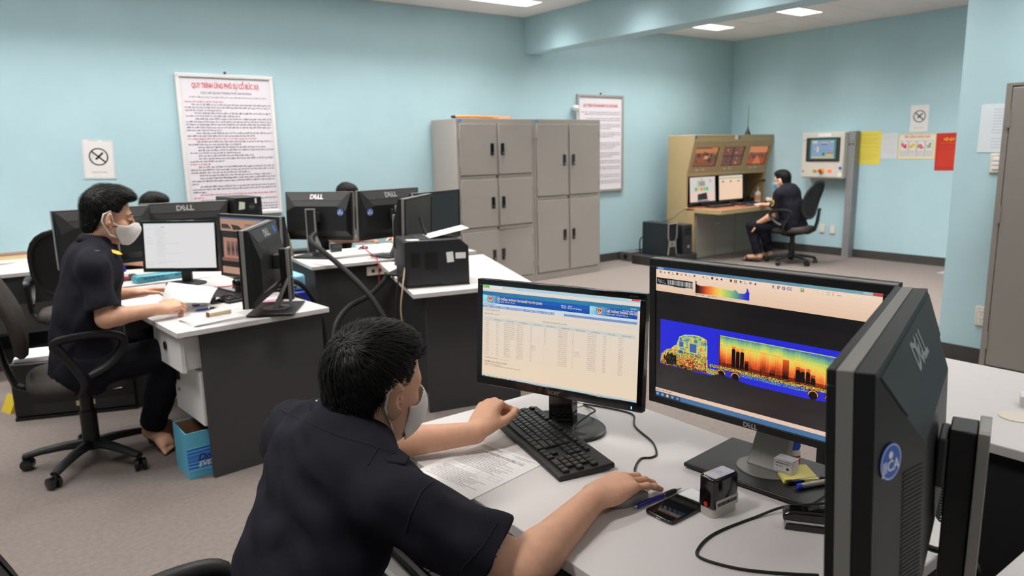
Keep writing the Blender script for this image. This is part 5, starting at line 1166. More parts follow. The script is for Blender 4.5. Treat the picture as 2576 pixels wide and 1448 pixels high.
cable('red_cable', 'thin red cable on the left desk behind the keyboard', [(.95, 4.36, z), (1.03, 4.36, z), (1.09, 4.42, z), (1.16, 4.40, z), (1.26, 4.42, z)], .003, mat('red_cable', C3(190, 40, 50), .5))
t = thing('desktop_tower', 'black desktop computer tower with round badge beside the rear monitors', 'computer', (1.575, 5.20, ZD), R(4))
MB().box(-.1, 0, 0, .095, .36, .475).build('case', blk, t, bevel=.004); Mb = frame((-.1, -.0005, .475), (1, 0, 0), (0, 0, 1))
p = Print(Mb, .195, .475); p.ring(.62, .14, .017, .0195, C3(120, 124, 128)); p.build('badge_ring', prt, t); MB(Mb).prism([(.028, -.085), (.07, -.08), (.075, -.035), (.035, -.028)], 0, .001, 'z').build('sticker', mat('cream_sticker', C3(222, 224, 200), .5), t)
MB(Mb).box(.145, -.045, 0, .158, -.01, .001).build('sticker_slip', paper, t); text('DELL', .011, Mb @ Matrix.Translation((.121, -.071, .001)), logo_m, t, align='CENTER', bold=.02); MB(Mb).box(.17, -.14, 0, .185, -.07, .0008).build('port_strip', blk2, t)
# far left table things
t = thing('notebook', 'brown notebook on white papers on the far left table', 'book', (.21, 6.72, ZD+.022), R(6)); MB().box(-.11, -.08, 0, .11, .08, .035).build('pages', mat('page_edge', C3(206, 182, 140), .7), t); MB().box(-.114, -.083, .035, .114, .083, .042).box(-.114, -.083, -.001, .114, .083, 0).build('cover', mat('brown_cover', C3(122, 84, 66), .5), t, bevel=.002)
flat_paper('paper_pile', 'pile of white papers under the brown notebook', 'papers', .22, 6.68, .36, .26, 3, .022, n=5, pr=False)
t = thing('tape_roll', 'crumpled white tissue at the far left end of the table', 'tissue', (.0, 6.70, ZD)); MB().lathe([(.0, 0), (.05, .0), (.06, .02), (.05, .05), (.02, .06), (0, .062)], 9).build('tissue', paper, t, smooth=True)
flat_paper('blue_folder', 'blue edged folder on the far left table', 'folder', .07, 6.66, .1, .2, 10, .012, mat('folder_blue', C3(80, 140, 220), .4), pr=False)
# black printer standing on the floor behind the left chair
t = thing('floor_printer', 'old black printer on the floor behind the left chair with papers on top', 'printer', (.40, 4.98, 0), R(-20))
MB().box(-.30, -.16, .02, .34, .24, .34).build('body', blk, t, bevel=.012); MB().box(-.2, -.163, .03, .33, -.16, .09).build('tray_slot', dark_lam, t); MB().box(-.30, -.16, 0, .34, .24, .0195).build('feet', blk, t)
for a, b, c_, d_, m_ in ((-.05, .17, .08, .24, paper), (.11, .20, .26, .28, mat('label_cyan', C3(150, 190, 205), .5)), (.13, .14, .27, .18, paper), (-.12, .22, -.07, .29, blk2), (.02, .06, .12, .09, mat('tan_label', C3(190, 176, 130), .5))): MB().box(a, -.1635, b, c_, -.1605, d_).build('label_patch', m_, t)
flat_paper('paper_pile', 'white papers lying on top of the floor printer', 'papers', .30, 5.0, .36, .24, -20, .03, zd=.341, n=4, pr=False)
tag(MB().prism([(-.05, 0), (.06, 0), (.0, .10)], -.06, .06, 'y', M=Matrix.Translation((.07, 5.18, .0)) @ Matrix.Rotation(R(20), 4, 'Z')).build('yellow_bag', mat('yellow_bag', C3(212, 184, 60), .4), None), 'crumpled yellow bag on the floor at the left edge', 'bag')
# blue paper carton
t = thing('paper_carton', 'open blue paper carton lettered Double A EVERY on the floor', 'carton', (.668, 3.462, 0), R(2))
cb = mat('carton_blue', C3(92, 176, 206), .4, noise=(4, .12)); CW, CD, CH = .23, .215, .225; ci = mat('carton_inside', C3(124, 88, 62), .8)
for a in ((0, 0, CW, .004), (0, CD-.004, CW, CD), (0, .004, .004, CD-.004), (CW-.004, .004, CW, CD-.004)): MB().box(a[0], a[1], 0, a[2], a[3], CH).build('carton_side', cb, t)
MB().box(.004, .004, 0, CW-.004, CD-.004, .004).box(.005, .005, .004, CW-.005, .0065, CH-.004).box(.005, CD-.0065, .004, CW-.005, CD-.005, CH-.004).box(.005, .007, .004, .0065, CD-.007, CH-.004).box(CW-.0065, .007, .004, CW-.005, CD-.007, CH-.004).build('lining', ci, t)
Mq = frame((0, -.0004, CH), (1, 0, 0), (0, 0, 1)); p = Print(Mq, CW, CH)
for i in range(14):
    q = i/14; p.poly([(0, .42+q*.5-.1), (1, .30+q*.55), (1, .36+q*.55), (0, .48+q*.5-.1)], ramp(C3(110, 190, 226), C3(20, 84, 190), abs(math.sin(i*1.7))), .0002+.00003*i)
p.build('print', prt, t)
text('Double A', .045, Mq @ Matrix.Translation((.045, -.142, .0012)), mat('ink_navy', C3(20, 40, 120), .5), t, bold=.02, shear=.3); text('EVERYDAY', .034, Mq @ Matrix.Translation((.045, -.172, .0012)), ink_white, t, bold=.025, shear=.25)
# ------------------------------------------------------------------ centre desk things and hoses
flat_paper('document_stack', 'open folder of printed papers on the centre desk', 'papers', 2.30, 5.12, .40, .24, -12, .02, n=5, pr=False)
flat_paper('loose_sheet', 'white sheet under the hand of the man at the centre desk', 'paper', 2.68, 5.50, .3, .21, -8, .002)
t = thing('docking_box', 'small black box beside the left monitor stand on the centre desk', 'box', (2.28, 5.40, ZD), R(-8)); MB().box(-.045, -.03, 0, .045, .03, .075).build('case', gloss, t, bevel=.008)
cable('red_lanyard', 'thin red lanyard hanging over the front edge of the centre desk', [(2.52, 5.45, ZD+.05), (2.42, 5.15, ZD+.03), (2.33, 4.80, ZD+.012), (2.302, 4.70, ZD-.03), (2.30, 4.70, .63), (2.295, 4.70, .55)], .004, mat('red_cable', C3(190, 40, 50), .5), 'lanyard')
t = thing('black_tray', 'flat black document tray at the left rear of the centre desk', 'tray', (2.03, 5.555, ZD), R(-6))
MB().prism(rrect(.22, .13, .015), 0, .028, 'z').build('tray', blk, t, bevel=.004); MB().box(-.09, -.05, .0285, .09, .05, .031).build('liner', dark_lam, t)
t = thing('storage_bin', 'blue plastic bin with a pale blue bag between the left and centre desks', 'bin', (1.768, 4.92, 0), R(0))
MB().box(-.055, -.10, 0, .055, .12, .44).build('stand', dark_lam, t); MB().box(-.06, -.11, .441, .06, .13, .56).build('blue_bin', mat('bin_blue', C3(36, 52, 150), .4), t, bevel=.01); MB().box(-.05, -.09, .561, .04, .12, .675).build('pale_bag', mat('pale_blue', C3(130, 186, 214), .4), t, bevel=.02)
t = thing('card_holder', 'olive card holder standing behind the left centre monitor', 'holder', (1.895, 5.43, ZD), R(-6)); MB().prism([(-.05, 0), (.05, 0), (.02, .18), (-.05, .18)], -.03, .03, 'y').build('holder', mat('olive_card', C3(150, 138, 108), .6), t)
hose = mat('hose_black', C3(17, 17, 18), .65, spec=.3, bump=(120, .4))
cable('cable_hose', 'thick black cable hose sagging from the left centre monitor to the floor', [(1.95, 4.97, .93), (1.90, 4.92, .885), (1.929, 4.80, .825), (1.999, 4.65, .72), (2.045, 4.45, .608), (2.08, 4.30, .491), (2.09, 4.15, .34), (2.03, 4.02, .12), (1.98, 3.9, .025)], .019, hose, 'hose')
cable('cable_hose', 'thick black cable hose arching from behind the angled desk to the floor', [(2.50, 4.715, .70), (2.40, 4.70, .69), (2.33, 4.69, .58), (2.154, 4.60, .503), (1.95, 4.48, .472), (1.80, 4.36, .38), (1.73, 4.25, .2), (1.74, 4.2, .02)], .019, hose, 'hose')
cable('cable_hose', 'thick black cable hose arching off the right edge of the left desk', [(1.22, 3.74, .82), (1.31, 3.76, .83), (1.40, 3.78, .78), (1.46, 3.76, .66), (1.48, 3.74, .50), (1.46, 3.7, .1)], .014, hose, 'hose')
cable('cable_hose', 'second black cable hose beside the arch off the left desk', [(1.22, 3.79, .80), (1.29, 3.80, .79), (1.35, 3.81, .74), (1.43, 3.82, .62), (1.46, 3.82, .1)], .012, hose, 'hose')
cable('monitor_cable', 'black cable loop hanging under the angled monitor on the left desk', [(1.08, 3.60, .86), (1.10, 3.62, .80), (1.16, 3.66, .785), (1.20, 3.70, .83), (1.19, 3.74, .86)], .005)
for i, (a, b) in enumerate((((1.42, 4.05), (1.72, 3.72)), ((1.46, 4.2), (1.78, 3.9)), ((1.5, 3.9), (1.74, 3.55)), ((1.55, 4.1), (1.85, 4.2)))):
    r_ = random.Random(i); P = [(a[0]+(b[0]-a[0])*k/7+r_.uniform(-.07, .07), a[1]+(b[1]-a[1])*k/7+r_.uniform(-.07, .07), .008+.012*r_.random()) for k in range(8)]
    cable('floor_cable', ['yellow network cable snaking on the floor behind the foreground head', 'grey cable tangled with the yellow one on the floor', 'orange-tipped cable on the floor by the grey end panel', 'black cable on the floor by the angled desk panel'][i], P, .006, [mat('yellow_cable', C3(214, 184, 40), .5), mat('grey_cable', C3(120, 118, 114), .5), mat('orange_cable', C3(206, 100, 60), .5), cable_m][i])
cable('floor_cable', 'yellow network cable on the floor behind the left man ankles', [(.72, 4.75, .01), (.86, 4.62, .04), (.9, 4.8, .012), (1.0, 4.7, .012)], .006, mat('yellow_cable', C3(214, 184, 40), .5))
# ------------------------------------------------------------------ computers beside the console
t = thing('computer_plinth', 'low black plinth on the floor under the two towers', 'plinth', (0, 0, 0)); MB().box(6.86, 6.12, 0, 7.56, 6.62, .118).build('plinth', blk2, t, bevel=.01)
def tower(label, x0, y0, w, d, h, zb, front):
    t = thing('tower_computer', label, 'computer', (x0, y0, zb), 0, group='computer towers by the console')
    MB().box(0, .02, 0, w, d, h).build('case', mat('case_teal_black', C3(30, 36, 40), .4), t, bevel=.004)
    if front == 'silver':
        MB().prism([(0, 0), (w, 0), (w, h), (0, h)], .0, .0199, 'y').build('front_panel', blk, t, bevel=.003)
        for P in ([(.008, h-.005), (.008, h*.58), (.03, h*.46), (.02, .2*h), (.008, .02)], [(w-.008, h-.005), (w-.008, h*.58), (w-.03, h*.46), (w-.02, .2*h), (w-.008, .02)]): MB().tube([(a, -.004, b) for a, b in P], .009, 8).build('silver_trim', silver, t, smooth=True)
        MB().box(.03, -.003, h*.28, w-.03, 0, h*.46).build('grey_plate', silver, t, bevel=.004); MB().cyl((w/2, -.003, h*.37), (w/2, -.006, h*.37), .018, 18).build('badge', chrome, t); MB().tube([(.01, -.004, h-.006), (w-.01, -.004, h-.006)], .008, 8).build('silver_trim', silver, t)
        for k in range(6): MB().box(.025, -.002, .03+.014*k, w-.025, 0, .036+.014*k).build('vent_slat', blk2, t)
    else:
        MB().box(0, 0, 0, w, .0199, h).build('front_panel', blk2, t, bevel=.006); MB().cyl((w/2, -.001, h*.55), (w/2, -.005, h*.55), .018, 18).build('badge', chrome, t)
        for k in range(2): MB().box(.02, -.003, h*.8-.05*k, w-.02, 0, h*.8+.03-.05*k).build('drive_bay', blk, t)
        MB().box(w*.5, -.002, .08, w*.7, 0, .11).build('port_panel', mat('port_blue', C3(130, 160, 190), .4), t)
tower('larger tower computer with silver curved front beside the tan console', 7.0, 6.14, .175, .43, .42, .119, 'silver')
tower('smaller dark tower computer between the silver-fronted tower and the console', 7.30, 6.14, .17, .40, .38, .119, 'dark')
t = thing('power_box', 'grey metal power supply box on the floor against the back wall', 'box', (6.95, 6.72, 0), 0); MB().box(0, 0, 0, .24, .2, .12).build('case', mat('box_grey', C3(96, 94, 92), .45), t, bevel=.004); MB().cyl((-.001, .1, .06), (-.004, .1, .06), .035, 16).build('fan_grille', blk, t)
cable('power_lead', 'black lead from the power box up to the tower', [(7.1, 6.70, .115), (7.05, 6.66, .2), (7.04, 6.64, .3), (7.08, 6.60, .34)], .008)
cable('thin_cable', 'thin black cable from the tower up to the console side', [(7.2, 6.40, .535), (7.35, 6.38, .56), (7.5, 6.36, .64), (7.585, 6.34, .68)], .004)
# ------------------------------------------------------------------ things on the console
t = thing('sanitizer_bottle', 'white pump bottle of hand sanitizer on the console', 'bottle', (9.08, 6.30, .6855)); MB().lathe([(.04, 0), (.042, .01), (.042, .12), (.03, .145), (.015, .15), (.015, .165)], 18).build('bottle', mat('bottle_clear', C3(214, 218, 222), .2, spec=.6), t, smooth=True); MB().cyl((0, 0, .165), (0, 0, .20), .006, 8).tube([(.0, .0, .2), (-.03, -.02, .205), (-.04, -.03, .195)], .008, 8).build('pump', white_pl, t, smooth=True); MB().lathe([(.0425, .03), (.0425, .10)], 18).build('label', mat('label_orange', C3(214, 160, 110), .5), t)
t = thing('desk_microphone', 'black gooseneck microphone on the console', 'microphone', (9.16, 6.50, .6855)); MB().box(-.06, -.05, 0, .06, .05, .05).build('base', blk, t, bevel=.008); MB().tube([(0, 0, .05), (.01, -.02, .16), (.05, -.08, .26), (.09, -.14, .30)], .005, 8).build('gooseneck', blk, t, smooth=True); MB().tube([(.085, -.135, .297), (.12, -.18, .30)], [.012, .013], 10).build('capsule', blk, t, smooth=True)
t = thing('desk_phone', 'black telephone set behind the sanitizer on the console', 'phone', (8.99, 6.46, .6855)); MB().prism([(-.07, 0), (.07, 0), (.07, .04), (-.07, .07)], -.06, .06, 'y').build('base', blk, t, bevel=.006); MB().tube([(-.065, -.03, .075), (-.03, -.03, .09), (.04, -.03, .075), (.07, -.03, .055)], [.022, .014, .014, .022], 10).build('handset', gloss, t, smooth=True)
for i, (x, y) in enumerate(((9.06, 6.02), (9.20, 6.02))):
    t = thing('button_pad', ['left slanted control pad with coloured buttons on the console', 'right slanted control pad with coloured buttons on the console'][i], 'control pad', (x, y, .6855), R(4), group='control pads'); MB().prism([(-.09, 0), (.09, 0), (.09, .075), (-.09, .02)], -.055, .055, 'x', M=Matrix()).build('pad', ivory, t, bevel=.003)
    for k in range(5): MB().cyl((-.03+.02*(k % 3), -.05+.05*(k//2), .035+.015*(k//2)), (-.03+.02*(k % 3), -.05+.05*(k//2), .05+.015*(k//2)), .01, 10).build('button', [mat('btn_green', C3(60, 150, 70), .4), mat('btn_red', C3(200, 50, 40), .4), blk][k % 3], t)
flat_paper('document_stack', 'white papers on the console worktop by the keyboard', 'papers', 8.70, 5.95, .3, .21, 6, .006, zd=.6855, n=3)
t = thing('ring_binder', 'small dark blue wallet on the papers at the console', 'wallet', (8.45, 5.98, .6855), R(15)); MB().box(-.06, -.04, 0, .06, .04, .02).build('wallet', mat('wallet_navy', C3(40, 60, 90), .5), t, bevel=.005)
tag(MB().tube([(8.9, 6.3, .02), (9.0, 6.28, .05), (9.08, 6.25, .03)], .03, 8).build('shoe_bag', mat('red_bag', C3(150, 40, 50), .6), None, smooth=True), 'dark red bag on the floor under the console', 'bag')
# ------------------------------------------------------------------ people: implicit surfaces meshed with surface nets
def V3(*a): return np.array(a, float)
def nrm(v): return v/np.linalg.norm(v)
def d_cone(X, Y, Z, a, b, ra, rb, flat=None):
    ax, ay, az = X-a[0], Y-a[1], Z-a[2]
    if flat is not None:
        n, s = flat; q = (ax*n[0]+ay*n[1]+az*n[2])*(s-1); ax, ay, az = ax+q*n[0], ay+q*n[1], az+q*n[2]
        v = b-a; v = v+(v@n)*(s-1)*n
    else: v = b-a
    L = v@v; t = np.clip((ax*v[0]+ay*v[1]+az*v[2])/L, 0, 1)
    return np.sqrt((ax-t*v[0])**2+(ay-t*v[1])**2+(az-t*v[2])**2)-(ra+(rb-ra)*t)
def d_ell(X, Y, Z, c, r, Rm=None):
    dx, dy, dz = X-c[0], Y-c[1], Z-c[2]
    if Rm is not None:
        dx, dy, dz = (dx*Rm[0, 0]+dy*Rm[1, 0]+dz*Rm[2, 0], dx*Rm[0, 1]+dy*Rm[1, 1]+dz*Rm[2, 1], dx*Rm[0, 2]+dy*Rm[1, 2]+dz*Rm[2, 2])
    k0 = np.sqrt((dx/r[0])**2+(dy/r[1])**2+(dz/r[2])**2); k1 = np.sqrt((dx/r[0]**2)**2+(dy/r[1]**2)**2+(dz/r[2]**2)**2)
    return k0*(k0-1)/np.maximum(k1, 1e-6)
def smin(a, b, k):
    h = np.clip(.5+.5*(a-b)/k, 0, 1); return a+(b-a)*h-k*h*(1-h)      # b wins where smaller
class Vol:
    def __init__(s, lo, hi, h):
        s.lo = np.array(lo, float); s.h = h; s.n = np.ceil((np.array(hi)-s.lo)/h).astype(int)+1
        s.d = np.full(s.n, .5, np.float32)
    def sub(s, lo, hi):
        i0 = np.clip(np.floor((lo-s.lo)/s.h).astype(int), 0, s.n-1); i1 = np.clip(np.ceil((hi-s.lo)/s.h).astype(int)+1, 1, s.n)
        sl = tuple(slice(a, max(b, a+1)) for a, b in zip(i0, i1))
        ax = [(s.lo[k]+s.h*np.arange(sl[k].start, sl[k].stop)).astype(np.float32) for k in range(3)]
        return sl, ax[0][:, None, None], ax[1][None, :, None], ax[2][None, None, :]
    def op(s, sl, d, k, mode='u'):
        o = s.d[sl]
        if mode == 'u': s.d[sl] = smin(o, d, k) if k > 0 else np.minimum(o, d)
        elif mode == 's': s.d[sl] = -smin(-o, d, k) if k > 0 else np.maximum(o, -d)
        elif mode == 'i': s.d[sl] = np.maximum(o, d)
    def cone(s, a, b, ra, rb, k=.01, flat=None, mode='u', cut=None):
        a = np.array(a, float); b = np.array(b, float); m = max(ra, rb)+k+4*s.h
        sl, X, Y, Z = s.sub(np.minimum(a, b)-m, np.maximum(a, b)+m); d = d_cone(X, Y, Z, a, b, ra, rb, flat)
        if cut is not None: d = np.maximum(d, (X-cut[0][0])*cut[1][0]+(Y-cut[0][1])*cut[1][1]+(Z-cut[0][2])*cut[1][2])
        s.op(sl, d, k, mode)
    def chain(s, pts, rs, k=.008, flat=None):
        for i in range(len(pts)-1): s.cone(pts[i], pts[i+1], rs[i], rs[i+1], k, flat)
    def ell(s, c, r, Rm=None, k=.01, mode='u'):
        c = np.array(c, float); m = max(r)+k+4*s.h; sl, X, Y, Z = s.sub(c-m, c+m); s.op(sl, d_ell(X, Y, Z, c, r, Rm), k, mode)
    def mesh(s, name): return nets(s.d, s.lo, s.h, name)
def nets(d, lo, h, name, M=None, disp=None):
    S = d < 0; c = [S[i:S.shape[0]-1+i, j:S.shape[1]-1+j, k:S.shape[2]-1+k] for i in (0, 1) for j in (0, 1) for k in (0, 1)]
    al = c[0].copy(); an = c[0].copy()
    for q in c[1:]: al &= q; an |= q
    I = np.argwhere(an & ~al); N = len(I)
    cor = np.array([(i, j, k) for i in (0, 1) for j in (0, 1) for k in (0, 1)])
    val = np.stack([d[I[:, 0]+a, I[:, 1]+b, I[:, 2]+e] for a, b, e in cor], 1).astype(float)
    acc = np.zeros((N, 3)); cnt = np.zeros(N)
    for a in range(8):
        for b in range(a+1, 8):
            if np.abs(cor[a]-cor[b]).sum() != 1: continue
            x = (val[:, a] < 0) != (val[:, b] < 0); t = val[x, a]/(val[x, a]-val[x, b])
            acc[x] += cor[a]+(cor[b]-cor[a])*t[:, None]; cnt[x] += 1
    co = (I+acc/np.maximum(cnt, 1)[:, None])*h+lo
    idx = np.full(np.array(d.shape)-1, -1, np.int32); idx[I[:, 0], I[:, 1], I[:, 2]] = np.arange(N)
    F = []
    for ax in range(3):
        e1, e2 = (ax+1) % 3, (ax+2) % 3
        A = np.moveaxis(S, (ax, e1, e2), (0, 1, 2)); ch = A[:-1, 1:-1, 1:-1] != A[1:, 1:-1, 1:-1]; q = np.argwhere(ch); q[:, 1:] += 1
        ins = A[q[:, 0], q[:, 1], q[:, 2]]; J = np.moveaxis(idx, (ax, e1, e2), (0, 1, 2))
        f = np.stack([J[q[:, 0], q[:, 1]-1, q[:, 2]-1], J[q[:, 0], q[:, 1], q[:, 2]-1], J[q[:, 0], q[:, 1], q[:, 2]], J[q[:, 0], q[:, 1]-1, q[:, 2]]], 1)
        f[~ins] = f[~ins][:, ::-1]; F.append(f)
    F = np.concatenate(F); F = F[(F >= 0).all(1)]
    co = relax(co, F, 2)
    if disp is not None: co = disp(co, F)
    if M is not None: A = np.array(M); co = co @ A[:3, :3].T+A[:3, 3]
    return np_mesh(name, co, F)
def relax(co, F, it, w=.5):
    for _ in range(it):
        acc = np.zeros_like(co); cnt = np.zeros(len(co))
        for a, b in ((0, 1), (1, 2), (2, 3), (3, 0)):
            np.add.at(acc, F[:, a], co[F[:, b]]); np.add.at(acc, F[:, b], co[F[:, a]]); np.add.at(cnt, F[:, a], 1); np.add.at(cnt, F[:, b], 1)
        co = co*(1-w)+w*acc/np.maximum(cnt, 1)[:, None]
    return co
def vnormals(co, F):
    n = np.cross(co[F[:, 2]]-co[F[:, 0]], co[F[:, 3]]-co[F[:, 1]]); N = np.zeros_like(co)
    for k in range(4): np.add.at(N, F[:, k], n)
    return N/np.maximum(np.linalg.norm(N, axis=1), 1e-9)[:, None]
def np_mesh(name, co, F):
    me = bpy.data.meshes.new(name); k = F.shape[1]
    me.vertices.add(len(co)); me.vertices.foreach_set('co', co.ravel().astype(np.float32))
    me.loops.add(F.size); me.loops.foreach_set('vertex_index', F.ravel().astype(np.int32))
    me.polygons.add(len(F)); me.polygons.foreach_set('loop_start', np.arange(0, F.size, k, dtype=np.int32)); me.polygons.foreach_set('loop_total', np.full(len(F), k, np.int32))
    me.polygons.foreach_set('use_smooth', np.ones(len(F), bool)); me.update(); return me
def folds(amp, seed, L=.09, stretch=None, n=14):
    g = np.random.default_rng(seed); K = g.normal(0, 1, (n, 3)); K /= np.linalg.norm(K, axis=1)[:, None]
    if stretch is not None: s_ = nrm(np.array(stretch, float)); K -= .8*(K@s_)[:, None]*s_; K /= np.linalg.norm(K, axis=1)[:, None]
    K *= (2*math.pi/(L*g.uniform(.6, 1.8, n)))[:, None]; ph = g.uniform(0, 6.3, n)
    def f(co, F):
        q = co+.012*np.sin(co[:, [1, 2, 0]]*31); v = np.sin(q@K.T+ph).sum(1)/math.sqrt(n/2); v = np.sign(v)*np.abs(v)**.8
        return co+vnormals(co, F)*(amp*v)[:, None]
    return f
# --- body pieces
def head_prims(v, H):
    A = np.array(H); Rm = A[:3, :3]; P = lambda *p: Rm@np.array(p)+A[:3, 3]
    e = lambda c, r, k=.02, mode='u': v.ell(P(*c), r, Rm, k, mode)
    e((-.012, 0, .035), (.098, .077, .090), 0); e((.030, 0, -.035), (.062, .060, .082), .03); e((.042, 0, -.088), (.046, .046, .030), .03)
    for s in (-1, 1):
        e((.052, s*.036, -.032), (.030, .028, .030), .02)
        e((.010, s*.056, -.06), (.030, .012, .032), .02)
    e((.070, 0, .022), (.022, .050, .014), .02)
    v.cone(P(.086, 0, .006), P(.106, 0, -.030), .008, .013, .012); e((.097, 0, -.036), (.014, .018, .010), .01)
    e((.083, 0, -.064), (.016, .026, .010), .01); e((.080, 0, -.093), (.018, .022, .014), .012)
    for s in (-1, 1):
        e((.090, s*.031, .004), (.014, .017, .009), .006, 's'); e((.076, s*.031, .002), (.014, .0155, .0085), .003)
        v.ell(P(-.009, s*.087, -.010), (.021, .0085, .036), Rm@np.array(Matrix.Rotation(R(s*32), 3, 'Z')), .006); e((.001, s*.093, -.006), (.010, .0065, .019), .004, 's'); e((.002, s*.079, -.041), (.009, .007, .010), .006); e((.010, s*.080, -.012), (.005, .005, .009), .004)
def hand_prims(v, M, side, curl, spread=(8, 2, -4, -11), thumb=((.62, .78, -.12), (.86, .45, -.25), (.95, .25, -.2)), sc=1.0, thumbcurl=None):
    """M: wrist frame, x to the fingers, z out of the back of the hand; side=+1 thumb at +y. curl: per finger (k1,k2,k3) degrees"""
    A = np.array(M); P = lambda x, y, z: A[:3, :3]@(np.array((x, y*side, z))*sc)+A[:3, 3]
    nz = A[:3, 2]
    kn = [(.088, .029, 0), (.092, .008, .003), (.087, -.013, .001), (.078, -.032, -.003)]
    for i, q in enumerate(kn):
        v.cone(P(.0, .014-.009*i, -.002), P(*q), .0175*sc, .0118*sc, .012)
    v.ell(P(.05, -.002, -.006), (.046*sc, .037*sc, .014*sc), A[:3, :3], .012)
    v.ell(P(.032, .026, -.010), (.030*sc, .017*sc, .015*sc), A[:3, :3], .012)
    v.ell(P(.030, -.026, -.010), (.034*sc, .013*sc, .014*sc), A[:3, :3], .012)
    Ls = [(.042, .025, .021), (.046, .029, .022), (.043, .027, .021), (.034, .021, .019)]; rr = [.0086, .0089, .0084, .0075]
    tips = []
    for i in range(4):
        p = np.array(kn[i]); a = 0; sp = R(spread[i]); r = rr[i]
        for j in range(3):
            a += R(curl[i][j]); dv = np.array((math.cos(a)*math.cos(sp), math.sin(sp)*math.cos(a), -math.sin(a))); q = p+dv*Ls[i][j]
            v.cone(P(*p), P(*q), r*sc*(1.0-.05*j), r*sc*(.94-.06*j), .0035); 
            if j < 2: v.ell(P(*q), (r*sc*1.03,)*3, None, .003)
            p = q
        tips.append((P(*p), A[:3, :3]@(dv*np.array((1, side, 1))), A[:3, :3]@(np.array((math.sin(a)*math.cos(sp), math.sin(a)*math.sin(sp)*side, math.cos(a)))), r*sc))
    p = np.array((.016, .026, -.010)); 
    for j, (dv, L) in enumerate(zip(thumb, (.046, .034, .027))):
        dv = nrm(np.array(dv)); q = p+dv*L; v.cone(P(*p), P(*q), (.0150, .0115, .0102)[j]*sc, (.0118, .0105, .0085)[j]*sc, (.012, .005, .004)[j]); p = q
    tips.append((P(*p), A[:3, :3]@(dv*np.array((1, side, 1))), A[:3, 2], .0095*sc))
    return tips
def wframe_m(o, x, z):
    x = nrm(np.array(x, float)); z = np.array(z, float); z = nrm(z-x*(z@x)); y = np.cross(z, x)
    M = np.eye(4); M[:3, 0], M[:3, 1], M[:3, 2], M[:3, 3] = x, y, z, o; return M
def head_m(O, yaw, pitch, roll=0, sc=1.0):
    return np.array(Matrix.Translation(O) @ Matrix.Rotation(R(yaw), 4, 'Z') @ Matrix.Rotation(R(pitch), 4, 'Y') @ Matrix.Rotation(R(roll), 4, 'X') @ Matrix.Scale(sc, 4))
skin = mat('skin', C3(214, 164, 136), .5, spec=.35, noise=(26, .06), bump=(420, .10), sss=.12)
skin2 = mat('skin_dark', C3(186, 134, 108), .5, spec=.35, noise=(26, .06), sss=.1)
hair_m = mat('black_hair', C3(20, 18, 18), .6, spec=.12); hair_s = mat('hair_strand', C3(24, 22, 22), .5, spec=.22)
cloth = mat('navy_shirt', C3(26, 26, 35), .85, spec=.2, noise=(3, .06), bump=(900, .25)); trous = mat('black_trousers', C3(24, 24, 32), .9, spec=.15, bump=(900, .2))
mask_w = mat('white_mask', C3(226, 222, 218), .8, bump=(700, .15)); mask_b = mat('blue_mask', C3(120, 178, 206), .8, bump=(700, .15)); nail_m = mat('nail', C3(226, 178, 158), .3, spec=.5)
stitch = mat('dark_seam', C3(20, 20, 30), .9)
